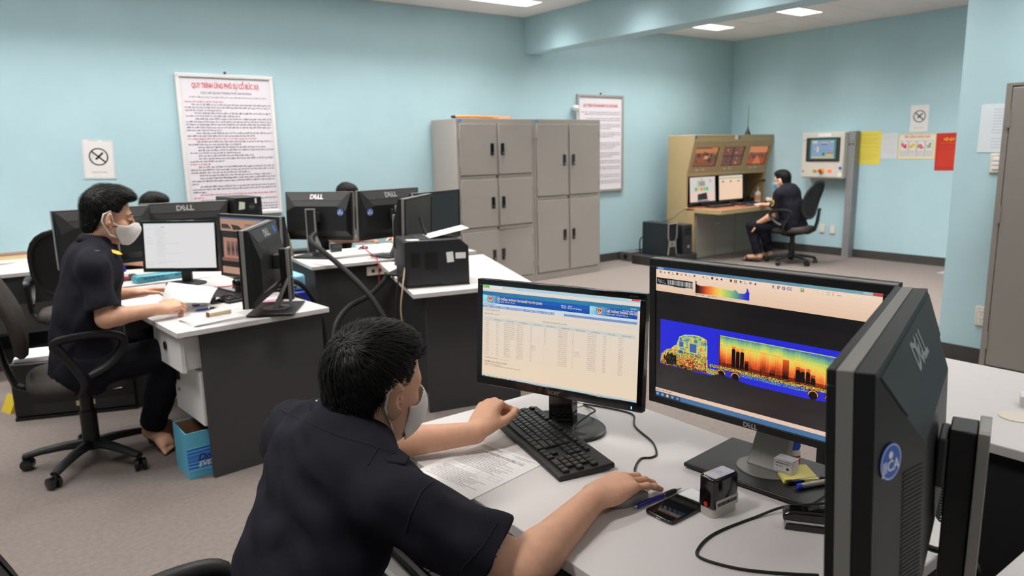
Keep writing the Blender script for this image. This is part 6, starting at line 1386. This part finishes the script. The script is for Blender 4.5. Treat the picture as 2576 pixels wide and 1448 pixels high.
def hair(H, h, parent, gz, whorl, n_str, slen=.028, top=.016, side=.009, lift=.004, seed=1, cut_bottom=-.10, w=.0011):
    """cap meshed in head space, strands combed away from the whorl; gz = [(z, x limit)] hairline"""
    lo = np.array((-.15, -.12, -.14)); n = np.ceil(np.array((.30, .24, .34))/h).astype(int)
    ax = [(lo[k]+h*np.arange(n[k])).astype(np.float32) for k in range(3)]; X, Y, Z = ax[0][:, None, None], ax[1][None, :, None], ax[2][None, None, :]
    d = d_ell(X, Y, Z, (-.014, 0, .037), (.098+side+.004, .077+side, .090+top))
    d = smin(d, d_ell(X, Y, Z, (-.055, 0, -.045), (.050, .058, .060)), .03)
    d = smin(d, d_ell(X, Y, Z, (.034, 0, .095), (.055, .058, .040)), .03)
    zs, xs = zip(*gz); g = np.interp(Z, zs, xs)
    reg = (X-g)*.8+.010*np.sin(Y*90)*.4; ear = d_ell(X, Y*0+.08, Z, (-.002, .08, -.010), (.027, .02, .036))
    d = np.maximum(d, reg); d = np.maximum(d, cut_bottom-Z); d = np.where(Z < .03, np.maximum(d, -ear), d)
    core = d_ell(X, Y, Z, (-.012, 0, .035), (.092, .071, .084)); d = np.maximum(d, -core)
    d = d+.0012*np.sin(X*210+Y*130)*np.sin(Z*170+Y*90)
    me = nets(d, lo, h, 'hair'); co = np.empty(len(me.vertices)*3); me.vertices.foreach_get('co', co); co = co.reshape(-1, 3)
    fl = np.empty(len(me.loops), np.int32); me.loops.foreach_get('vertex_index', fl); F = fl.reshape(-1, 4); N = vnormals(co, F)
    A = np.array(H)
    gq = np.random.default_rng(seed); ok = np.nonzero((d_ell(co[:, 0], co[:, 1], co[:, 2], (-.012, 0, .035), (.098, .077, .090)) > .003))[0]
    I = gq.choice(ok, n_str); p = co[I]+gq.normal(0, h*.4, (n_str, 3)); nn = N[I]; wv = np.array(whorl)
    a = p-wv; a[:, 2] -= .35*np.linalg.norm(a, axis=1)*(p[:, 2] < .09); sw = np.cross(nn, a)*.35; a = a+sw+gq.normal(0, .012, a.shape)
    up = p[:, 2] > .10; a[up] += np.array((.03, 0, 0))
    t = a-nn*(a*nn).sum(1)[:, None]; t /= np.maximum(np.linalg.norm(t, axis=1), 1e-6)[:, None]
    side_v = np.cross(nn, t); L = slen*gq.uniform(.55, 1.25, n_str)*np.where(p[:, 2] < -.02, .45, 1); lf = lift*gq.uniform(.3, 1.6, n_str)
    tip = p+t*L[:, None]; over = tip[:, 0] > np.interp(tip[:, 2], zs, xs)-.003; L = np.where(over, L*.25, L); nr = (((p[:, 0]-.002)/.03)**2+((p[:, 2]+.012)/.042)**2 < 1) & (np.abs(p[:, 1]) > .05); L = np.where(nr, L*.25, L); lf = np.where(over | nr, lf*.3, lf)
    V = []; nseg = 3
    for k in range(nseg+1):
        q = k/nseg; c = p+t*(L*q)[:, None]+nn*((lf*(1.0-(q-.55)**2*1.6)+.0006))[:, None]-nn*((L*L*q*q)*4.2)[:, None]
        ww = (w*(1-.75*q)*gq.uniform(.7, 1.2, n_str))[:, None]; V += [c-side_v*ww, c+side_v*ww]
    V = np.stack(V, 1).reshape(-1, 3); b = np.arange(n_str)*(2*(nseg+1)); Fs = np.concatenate([np.stack([b+2*k, b+2*k+1, b+2*k+3, b+2*k+2], 1) for k in range(nseg)])
    T = lambda c: c@A[:3, :3].T+A[:3, 3]
    me.vertices.foreach_set('co', T(co).ravel().astype(np.float32)); me.update()
    o = mk_obj('hair', me, hair_m, parent); s_ = mk_obj('hair_strands', np_mesh('hair_strands', T(V), Fs), hair_s, o); s_['kind'] = 'stuff'
    return o
def face_mask(H, parent, m, off=.007, th=.0022, back=.018, topz=.004, low=-.108, h=.0025, loops=True, flatn=0, strapw=.0018, side_curve=10.0, loop_m=None, flatfront=0.0):
    lo = np.array((-.02, -.1, -.14)); n = np.ceil(np.array((.17, .2, .17))/h).astype(int)
    ax = [(lo[k]+h*np.arange(n[k])).astype(np.float32) for k in range(3)]; X, Y, Z = ax[0][:, None, None], ax[1][None, :, None], ax[2][None, None, :]
    d = d_ell(X, Y, Z, (.030, 0, -.035), (.062, .060, .082)); d = smin(d, d_ell(X, Y, Z, (.042, 0, -.088), (.046, .046, .030)), .03)
    for s in (-1, 1): d = smin(d, d_ell(X, Y, Z, (.052, s*.036, -.032), (.030, .028, .030)), .02)
    d = smin(d, d_cone(X, Y, Z, V3(.086, 0, .006), V3(.106, 0, -.034), .008, .018), .03); d = smin(d, d_ell(X, Y, Z, (.088, 0, -.06), (.022, .03, .03)), .03)
    if flatfront: d = smin(d, d_ell(X, Y, Z, (.085, 0, -.05), (.03, .04, .045)), .03)
    dm = np.abs(d-off)-th
    zm = (topz+low)/2; reg = np.maximum(np.maximum(back+side_curve*((Z-zm)**2)-X, Z-(topz-4.0*Y*Y)), low+6*np.maximum(0, .06-X)*.25-Z)
    dm = np.maximum(dm, reg); A = np.array(H)
    me = nets(dm, lo, h, 'face_mask', M=A); o = mk_obj('face_mask', me, m, parent)
    if loops:
        P = lambda *p: tuple(A[:3, :3]@np.array(p)+A[:3, 3])
        for s in (-1, 1):
            y = s*.062
            zt, zb = topz-.028, low+.030
            MB().tube([P(back+.012, s*.060, zt), P(.012, s*.071, zt+.012), P(-.008, s*.083, .027), P(-.030, s*.086, .008), P(-.031, s*.084, -.022), P(-.014, s*.079, -.048), P(.008, s*.068, zb+.006), P(back+.012, s*.056, zb)], strapw, 8).build('ear_loop', loop_m or m, o, smooth='all')
    return o
def collar(M, parent, r0=.058, r1=.080, hz=.030, open_=28, m=None, sx=1.0, sy=1.05):
    """folded shirt collar round the neck; M neck frame with z along the neck, x forward"""
    n = 40; vs = []; A = np.array(M); prof = [(r0-.002, -.012), (r0, hz), (r0+.005, hz+.003), (r1, -.012), (r1-.006, -.014), (r0+.003, hz-.006)]
    for i in range(n+1):
        a = R(open_+(360-2*open_)*i/n); drop = .018*max(0, math.cos(a))**2
        for r, z in prof: vs.append(A[:3, :3]@np.array((r*sx*math.cos(a), r*sy*math.sin(a), z-drop*(1.5 if r > r0+.01 else 1)))+A[:3, 3])
    k = len(prof); fs = [(i*k+j, i*k+(j+1) % k, (i+1)*k+(j+1) % k, (i+1)*k+j) for i in range(n) for j in range(k)]+[tuple(range(k)), tuple(range(n*k+k-1, n*k-1, -1))]
    return MB().add([tuple(v) for v in vs], fs).build('collar', m or cloth, parent, smooth='all')
def torso(v, hip, c7, sl, sr, n, rw=.165, rc=.178, inset=0.0, belly=.0, k=.05, flat=1.5):
    """trunk from hips to shoulders, flattened front to back along n"""
    mid = hip+(c7-hip)*.45+n*belly; ch = hip+(c7-hip)*.76+n*.012
    v.cone(hip, mid, rw-inset, rw-inset, k, (n, flat*.92)); v.cone(mid, ch, rw-inset, rc-inset, k, (n, flat)); 
    up = nrm(c7-hip); base = c7-up*.055
    for s in (sl, sr): v.cone(ch, base+(s-base)*.45-up*.0, rc-.03-inset, .085-inset, k, (n, 1.45)); v.cone(base, s, .062-inset, .059-inset, .05)
def limb(v, S, E, W, ru=.047, re=.040, rf=.042, rw=.0275, k=.012):
    v.cone(S, E, ru, re, .02); f = E+(W-E)*.22; v.ell(E, (re*.98,)*3, None, .02); v.cone(E, f, re, rf, .02); v.cone(f, W, rf, rw, .015)
def sleeve(v, S, E, q, r0, r1, k=.04, th=.005):
    d = nrm(E-S); c = S+(E-S)*q; v.cone(S, c+d*.06, r0, r1, k, cut=(c, d)); return c, d
def hollow(v, c, d, r, th=.011, depth=.03): v.cone(c-d*depth, c+d*.05, r-th-.010, r-th, .0, mode='s')
def nails(tips, parent):
    for p, d, up, r in tips:
        up = nrm(up-d*(up@d)); M = wframe_m(p+up*(r*.62)-d*r*.25, d, up)
        MB(Matrix(M.tolist())).lathe([(.0, -.0006), (r*.62, -.0008), (r*.6, .0003), (0, .0007)], 12, sx=1.15, sy=.82).build('fingernail', nail_m, parent, smooth='all')

def brows(H, parent):
    P = lambda *p: tuple(np.array(H)[:3, :3]@np.array(p)+np.array(H)[:3, 3])
    for s_ in (-1, 1):
        MB().tube([P(.079, s_*.017, .024), P(.083, s_*.030, .030), P(.074, s_*.046, .026)], [.003, .0036, .0022], 6).build('eyebrow', hair_m, parent)
        MB().tube([P(.088, s_*.019, -.001), P(.0895, s_*.031, .0005), P(.082, s_*.044, -.002)], [.0012, .0018, .0012], 6).build('eyelash', hair_m, parent)

# ------------------------------------------------------------------ foreground man
def foreground_man():
    t = thing('person', 'man in navy short-sleeved shirt and white face mask working at the foreground desk', 'person', (.3, 1.33, 0))
    t.location = (0, 0, 0)
    H = head_m((.620, 1.318, 1.012), 10, 10, 3, .955)
    c7 = V3(.538, 1.330, .930); sl = V3(.512, 1.508, .872); sr = V3(.556, 1.125, .852); hip = V3(.395, 1.272, .50)
    er = V3(.722, .958, .735); wr = V3(.966, 1.036, .764); el = V3(.70, 1.60, .765); wl = V3(.963, 1.470, .775)
    n = nrm(np.cross(sl-sr, c7-hip)*-1); n = n if n[0] > 0 else -n
    v = Vol((.12, .86, .40), (1.20, 1.72, 1.20), .003)
    head_prims(v, H); A = H; P = lambda *p: A[:3, :3]@np.array(p)+A[:3, 3]
    v.cone(P(-.028, 0, -.05), c7+V3(.012, 0, .0), .054, .060, .03); v.cone(c7, c7-V3(.04, 0, .06), .058, .07, .03)
    torso(v, hip, c7, sl, sr, n, .14, .16, .03)
    limb(v, sr, er, wr, .050, .0415, .0435, .0285); limb(v, sl, el, wl, .05, .041, .043, .028)
    # right hand on the mouse
    Mr = wframe_m(wr+V3(.010, .002, .006), (.975, .06, .02), (-.06, .06, 1))
    tr = hand_prims(v, Mr, 1, ((20, 28, 16), (17, 28, 18), (13, 20, 14), (10, 12, 10)), spread=(9, 3, -4, -11), thumb=((.72, .62, -.30), (.93, .30, -.24), (.97, .10, -.2)), sc=1.05)
    # left hand half closed over the keyboard, thumb side up
    Ml = wframe_m(wl+V3(.006, .006, .006), (.76, .28, .52), (-.5, -.02, .80))
    tl = hand_prims(v, Ml, -1, ((66, 86, 50), (72, 88, 50), (76, 88, 52), (80, 88, 52)), spread=(3, 0, -2, -5), thumb=((.82, .42, -.36), (.93, .08, -.36), (.90, -.25, -.36)))
    o = mk_obj('body', v.mesh('body'), skin, t); brows(H, o); nails([x for x in tr], o); nails([tl[4]], o)
    s = Vol((.05, .86, .36), (1.0, 1.80, 1.06), .004)
    torso(s, hip, c7, sl, sr, n, .152, .178, 0, -.012, .05, 1.40)
    s.cone(hip-V3(-.03, 0, .09), hip+(c7-hip)*.4, .140, .150, .05, (n, 1.25))
    cr, dr = sleeve(s, sr, er, .78, .068, .080); cl, dl = sleeve(s, sl, el, .72, .070, .082)
    hollow(s, cr, dr, .079); hollow(s, cl, dl, .081)
    upn = nrm(P(-.024, 0, -.05)-c7); nk = wframe_m(c7+upn*.034+V3(.004, 0, 0), (.93, .2, -.3), upn)
    s.cone(c7, c7+upn*.16, .052, .056, 0, mode='s')
    me = nets(s.d, s.lo, s.h, 'shirt', disp=folds(.0036, 4, .085, (.6, -.4, -.7)))
    sh = mk_obj('shirt', me, cloth, t)
    collar(nk, sh, .059, .084, .020, 30)
    up = nrm(c7-hip); side = nrm(sl-sr)
    for s_, S in ((1, sl), (-1, sr)):   # epaulettes
        a = c7+(S-c7)*.45+up*.052; b = S+up*.070+side*s_*.012; x = nrm(b-a); M = wframe_m(a, x, up+n*-.2); L = np.linalg.norm(b-a)
        MB(Matrix(M.tolist())).prism([(0, -.022), (L*.85, -.026), (L, 0), (L*.85, .026), (0, .022)], -.002, .006, 'z').build('epaulette', cloth, sh, bevel=.003)
    # stitched seams laid on the cloth: yoke, pleat, armhole, cuff hem
    from mathutils.bvhtree import BVHTree
    co = np.empty(len(me.vertices)*3); me.vertices.foreach_get('co', co); fl = np.empty(len(me.loops), np.int32); me.loops.foreach_get('vertex_index', fl)
    bv = BVHTree.FromPolygons(co.reshape(-1, 3).tolist(), fl.reshape(-1, 4).tolist()); cp = Vector((0, 0, CAM_H))
    def seam(px, r=.0011):
        P_ = [Vector((x, y, 0)) for x, y in px]; S = []
        for i in range(len(P_)-1):
            for k in range(6): S.append(P_[i]+(P_[i+1]-P_[i])*(k/6))
        out = []
        for q_ in S+[P_[-1]]:
            dv = (_f+_r*((q_.x-IW/2)/FPX)-_u*((q_.y-IH/2)/FPX)).normalized(); h_ = bv.ray_cast(cp, dv)
            if h_[0] is not None: out.append(h_[0]-dv*.0004)
        if len(out) > 2: MB().tube(out, r, 5).build('seam', stitch, sh)
    seam([(705, 1030), (760, 1055), (840, 1092), (930, 1118), (1000, 1142), (1060, 1168), (1100, 1190)]); seam([(950, 1124), (938, 1148), (925, 1170)], .0014)
    seam([(1105, 1196), (1060, 1235), (1033, 1290), (1018, 1340)], .0014); seam([(1252, 1312), (1215, 1372), (1160, 1430)])
    MB().tube([tuple(sl+V3(-.0, -.125, .055)), tuple(sl+V3(.006, -.138, .118))], .0045, 8).build('pocket_pen', gloss, sh)
    # trousers and thighs under the desk
    q = Vol((.0, .98, .02), (1.0, 1.75, .66), .006)
    for s_ in (-1, 1):
        hp = hip+V3(.02, s_*.10, -.04); kn = V3(.70, 1.36+s_*.15, .47); an = V3(.66, 1.36+s_*.16, .10); q.cone(hp, kn, .10, .072, .04); q.cone(kn, an, .068, .058, .02)
    q.cone(hip+V3(0, -.1, -.02), hip+V3(0, .1, -.02), .13, .13, .04); mk_obj('trousers', q.mesh('trousers'), trous, t)
    for s_ in (-1, 1):
        f = Vol((.58, 1.29+s_*.16, -.01), (.90, 1.43+s_*.18, .14), .006); f.cone(V3(.66, 1.36+s_*.16, .06), V3(.83, 1.36+s_*.17, .032), .040, .030, .02); mk_obj('foot', f.mesh('foot'), skin2, t)
    hair(H, .0026, t, [(-.13, -.08), (-.085, -.050), (-.055, -.040), (-.03, -.034), (.006, -.029), (.017, -.004), (.025, .030), (.055, .042), (.070, .052), (.086, .080), (.10, .10), (.13, .12)], (-.078, -.008, .098), 9000, .030, .016, .008, .003, 3, -.115)
    face_mask(H, t, mask_w, .010, .0018, .040, -.004, -.112, side_curve=0, flatfront=1, strapw=.0022)
    return t
fg_man = foreground_man()

# ------------------------------------------------------------------ the other people
def make_person(label, hd, c7, sl, sr, hip, arms, legs, vox=.005, sk=None, mask=None, nstr=1500, hs=.98, seed=5, maskkw=None, cuff=.62, rc=.182, rw=.165, gz=None, whorl=(-.07, .0, .105), hairkw=None):
    t = thing('person', label, 'person'); sk = sk or skin
    O, yaw, pitch, roll = hd; H = head_m(O, yaw, pitch, roll, hs); c7, sl, sr, hip = map(np.array, (c7, sl, sr, hip))
    n = nrm(np.cross(sl-sr, c7-hip)); fw = V3(math.cos(R(yaw)), math.sin(R(yaw)), 0); n = n if n@fw > 0 else -n
    pts = [np.array(O), c7, sl, sr, hip]+[np.array(p) for a in arms for p in a['p']]
    lo, hi = np.min(pts, 0)-.2, np.max(pts, 0)+.2; lo[2] = max(lo[2], hip[2]-.12)
    v = Vol(lo, hi, vox); head_prims(v, H); P = lambda *p: H[:3, :3]@np.array(p)+H[:3, 3]
    v.cone(P(-.028, 0, -.05), c7, .053, .060, .03); torso(v, hip, c7, sl, sr, n, .14, .15, .02)
    tips = []
    for a in arms:
        S, E, W = [np.array(p, float) for p in a['p'][:3]]; limb(v, S, E, W, .046, .039, .041, .027)
        tips += hand_prims(v, wframe_m(W, a['dir'], a['up']), a['side'], a['curl'], **a.get('kw', {}))
    body = mk_obj('body', v.mesh('body'), sk, t); brows(H, body)
    s = Vol(lo, hi, max(vox, .0045)); torso(s, hip, c7, sl, sr, n, rw, rc, 0, 0, .05, 1.4); s.cone(hip-V3(0, 0, .07), hip+(c7-hip)*.4, rw+.01, rw, .05, (n, 1.2))
    for a in arms:
        S, E = np.array(a['p'][0], float), np.array(a['p'][1], float); q = a.get('cuff', cuff); c, d = sleeve(s, S, E, q, .058, .074, .055); hollow(s, c, d, .073)
    s.cone(c7, c7+(P(0, 0, -.05)-c7)*1.6, .052, .056, 0, mode='s')
    sh = mk_obj('shirt', nets(s.d, s.lo, s.h, 'shirt', disp=folds(.003, seed, .12)), cloth, t)
    up = nrm(P(-.02, 0, -.04)-c7); nk = wframe_m(c7+up*.030+n*.004, n, up); collar(nk, sh, .058, .084, .022, 32)
    for s_, S in ((1, sl), (-1, sr)):
        sd = nrm(sl-sr)*s_; u2 = nrm(c7-hip); a = c7+(S-c7)*.5+u2*.040; b = S+u2*.064+sd*.012; M = wframe_m(a, b-a, u2); L = np.linalg.norm(b-a)
        MB(Matrix(M.tolist())).prism([(0, -.02), (L*.85, -.024), (L, 0), (L*.85, .024), (0, .02)], -.004, .007, 'z').build('epaulette', cloth, sh, bevel=.003)
        if seed == 11: MB(Matrix(M.tolist())).box(L*.80, -.022, .0075, L*.86, .022, .010).build('rank_bar', silver, sh)
    if legs:
        L = [np.array(p, float) for l in legs for p in l]; q = Vol(np.min(L+[hip], 0)-.17, np.max(L+[hip], 0)+V3(.17, .17, .12), .006); sd = nrm(sl-sr); sd[2] = 0
        q.cone(hip-sd*.09-V3(0, 0, .02), hip+sd*.09-V3(0, 0, .02), .125, .125, .04)
        for hp, kn, an, toe in legs:
            hp, kn, an = map(np.array, (hp, kn, an)); q.cone(hp, kn, .095, .073, .04); q.cone(kn, an, .070, .062, .02, cut=(an, nrm(an-kn)))
        mk_obj('trousers', nets(q.d, q.lo, q.h, 'trousers', disp=folds(.003, seed+1, .10)), trous, t)
        for hp, kn, an, toe in legs:
            an, toe = np.array(an), np.array(toe); f = Vol(np.minimum(an, toe)-.12, np.maximum(an, toe)+.12, .004); d = toe-an; hl = an+V3(0, 0, -.035)-nrm(d*V3(1, 1, 0))*.025
            f.cone(an+V3(0, 0, .06), hl, .036, .032, .02); f.cone(hl, toe-nrm(d)*.05, .034, .030, .02); sdv = nrm(np.cross(d, (0, 0, 1)))
            f.cone(toe-nrm(d)*.06+sdv*.018, toe-nrm(d)*.03+sdv*.025, .026, .02, .02); f.cone(toe-nrm(d)*.06-sdv*.018, toe-nrm(d)*.03-sdv*.02, .026, .018, .02)
            for k in range(5): f.cone(toe-nrm(d)*.04+sdv*(.034-.017*k), toe+nrm(d)*(.006-.005*k)+sdv*(.036-.018*k)+V3(0, 0, -.006), .010, (.011, .009, .0085, .008, .0075)[k], .004)
            mk_obj('bare_foot', f.mesh('bare_foot'), sk, t)
    hair(H, .004, t, gz or [(-.13, -.08), (-.085, -.050), (-.055, -.040), (-.03, -.034), (.006, -.029), (.017, -.004), (.025, .030), (.055, .042), (.070, .052), (.086, .080), (.10, .10), (.13, .12)], whorl, nstr, .026, .011, .0045, .0035, seed, -.105, w=.0015, **(hairkw or {}))
    if mask is not None: face_mask(H, t, mask, h=.003, **(maskkw or {}))
    return t, H, sh, body, n
fist = ((30, 40, 20), (32, 44, 24), (34, 46, 26), (36, 48, 28))
# left man reading papers
tL, HL, shL, bL, nL = make_person('man with white cloth face mask reading papers at the left desk', ((.530, 3.90, 1.215), -4, 15, 0), (.445, 3.905, 1.085), (.43, 4.085, 1.01), (.415, 3.715, 1.005), (.345, 3.93, .53),
    [dict(p=((.415, 3.715, 1.005), (.435, 3.665, .775), (.665, 3.695, .782)), dir=(.94, .28, .14), up=(-.16, -.40, .9), side=1, curl=((42, 62, 36), (44, 64, 38), (46, 66, 40), (48, 66, 40)), cuff=.80),
     dict(p=((.43, 4.085, 1.01), (.42, 4.17, .80), (.635, 4.125, .80)), dir=(.97, -.05, .05), up=(-.1, .3, .95), side=-1, curl=((10, 15, 10), (12, 18, 10), (14, 20, 12), (16, 22, 14)))],
    [((.37, 3.84, .50), (.735, 3.80, .555), (.618, 3.975, .13), (.672, 3.862, .025)), ((.37, 4.02, .50), (.76, 4.06, .56), (.66, 4.16, .12), (.74, 4.08, .025))],
    vox=.004, mask=mask_w, nstr=3500, hs=1.08, seed=11, maskkw=dict(off=.005, th=.0028, back=.026, topz=-.006, low=-.112, strapw=.0045, side_curve=9.0, flatfront=0), whorl=(-.085, 0, .09))
MB(Matrix(wframe_m(V3(.520, 3.795, 1.055), (.8, -.35, -.45), (.3, -.75, .6)).tolist())).prism([(-.03, -.004), (-.01, -.013), (.02, -.010), (.034, .003), (.012, .012), (-.012, .008)], 0, .005, 'z').build('collar_emblem', mat('gold', C3(220, 176, 70), .35, metal=.5), shL, bevel=.002)
# man at the console
tC, HC, shC, bC, nC = make_person('man in dark uniform and light blue face mask sitting at the tan console', ((8.25, 5.375, 1.04), 93, 10, 0), (8.25, 5.275, .945), (8.07, 5.30, .875), (8.43, 5.31, .875), (8.26, 5.20, .50),
    [dict(p=((8.07, 5.30, .875), (8.045, 5.36, .615), (8.07, 5.58, .50)), dir=(.10, .75, -.5), up=(-.5, .5, .75), side=1, curl=((12, 16, 10), (14, 18, 12), (16, 20, 12), (18, 22, 14)), cuff=.66),
     dict(p=((8.43, 5.31, .875), (8.46, 5.46, .66), (8.44, 5.69, .715)), dir=(-.05, .98, .0), up=(0, 0, 1), side=-1, curl=((14, 22, 14), (14, 24, 16), (18, 26, 16), (20, 26, 16)))],
    [((8.16, 5.26, .475), (8.09, 5.68, .455), (8.10, 5.58, .11), (8.08, 5.76, .03)), ((8.36, 5.26, .475), (8.36, 5.70, .46), (8.36, 5.60, .11), (8.38, 5.78, .03))],
    vox=.006, mask=mask_b, nstr=1200, hs=.98, seed=7, maskkw=dict(off=.009, th=.003, back=.035, topz=-.004, side_curve=0, loop_m=mask_w, strapw=.003))
MB(Matrix(wframe_m(V3(7.980, 5.318, .775), (.45, .8, -.2), (-.88, .42, .1)).tolist())).lathe([(.0, 0), (.042, 0), (.042, .004), (0, .005)], 20, sx=.85, sy=1.0).build('sleeve_patch', mat('patch_gold', C3(206, 160, 60), .6), shC)
MB(Matrix(wframe_m(V3(7.979, 5.3185, .775), (.45, .8, -.2), (-.88, .42, .1)).tolist())).lathe([(.0, .004), (.024, .004), (.024, .007), (0, .007)], 16).build('patch_centre', mat('patch_navy', C3(60, 60, 60), .6), shC)
PC = lambda *p: tuple(HC[:3, :3]@np.array(p)+HC[:3, 3])
gl = MB()
for s_ in (-1, 1): gl.tube([PC(.100+.004*math.cos(a), s_*.034+.022*math.sin(a), .002+.016*math.cos(a)) for a in [k*2*math.pi/16 for k in range(17)]], .0015, 6).tube([PC(.096, s_*.056, .006), PC(.05, s_*.07, .008), PC(-.01, s_*.08, .006)], .0015, 6)
gl.build('glasses', chrome, tC)
for s_, x in ((-1, 8.08), (1, 8.38)):
    sl_ = MB(Matrix.Translation((x, 5.665, 0)) @ Matrix.Rotation(R(92), 4, 'Z')); sl_.prism([(-.12, -.035), (.05, -.045), (.12, -.03), (.12, .03), (.05, .045), (-.12, .035)], 0, .006, 'z').build('sandal_sole', blk, tC)
    MB().tube([(x-.05, 5.70, .008), (x-.035, 5.71, .06), (x, 5.715, .072), (x+.035, 5.71, .06), (x+.05, 5.70, .008)], .012, 8, flat=(1, 1)).build('sandal_strap', blk, tC, smooth='all')
# man behind the centre desk
make_person('man mostly hidden behind the centre desk monitors, forearm on papers', ((2.66, 5.99, 1.105), -70, 22, 0), (2.63, 6.10, 1.0), (2.83, 6.09, .93), (2.44, 6.07, .93), (2.60, 6.32, .50),
    [dict(p=((2.44, 6.07, .93), (2.46, 5.86, .78), (2.66, 5.70, .765)), dir=(.9, -.35, -.05), up=(0, 0, 1), side=1, curl=fist, kw=dict(sc=.95)),
     dict(p=((2.83, 6.09, .93), (2.97, 5.92, .79), (2.95, 5.68, .77)), dir=(-.35, -.9, 0), up=(0, 0, 1), side=-1, curl=fist)],
    [((2.52, 6.28, .5), (2.50, 5.92, .5), (2.50, 5.98, .10), (2.50, 5.85, .03)), ((2.72, 6.28, .5), (2.76, 5.92, .5), (2.76, 5.98, .10), (2.76, 5.85, .03))], vox=.007, nstr=900, seed=21)
# man behind the rear left monitors
make_person('man mostly hidden behind the rear left monitors, only hair and one arm showing', ((1.10, 5.90, 1.105), -40, 18, 0), (1.03, 5.97, 1.0), (1.15, 6.13, .92), (.86, 5.88, .92), (.92, 6.10, .50),
    [dict(p=((.86, 5.88, .92), (.80, 5.68, .80), (.98, 5.54, .76)), dir=(.85, -.4, 0), up=(0, 0, 1), side=1, curl=fist),
     dict(p=((1.15, 6.13, .92), (1.33, 5.98, .79), (1.36, 5.74, .80)), dir=(-.2, -.95, 0), up=(0, 0, 1), side=-1, curl=fist)],
    [], vox=.007, nstr=900, seed=31)
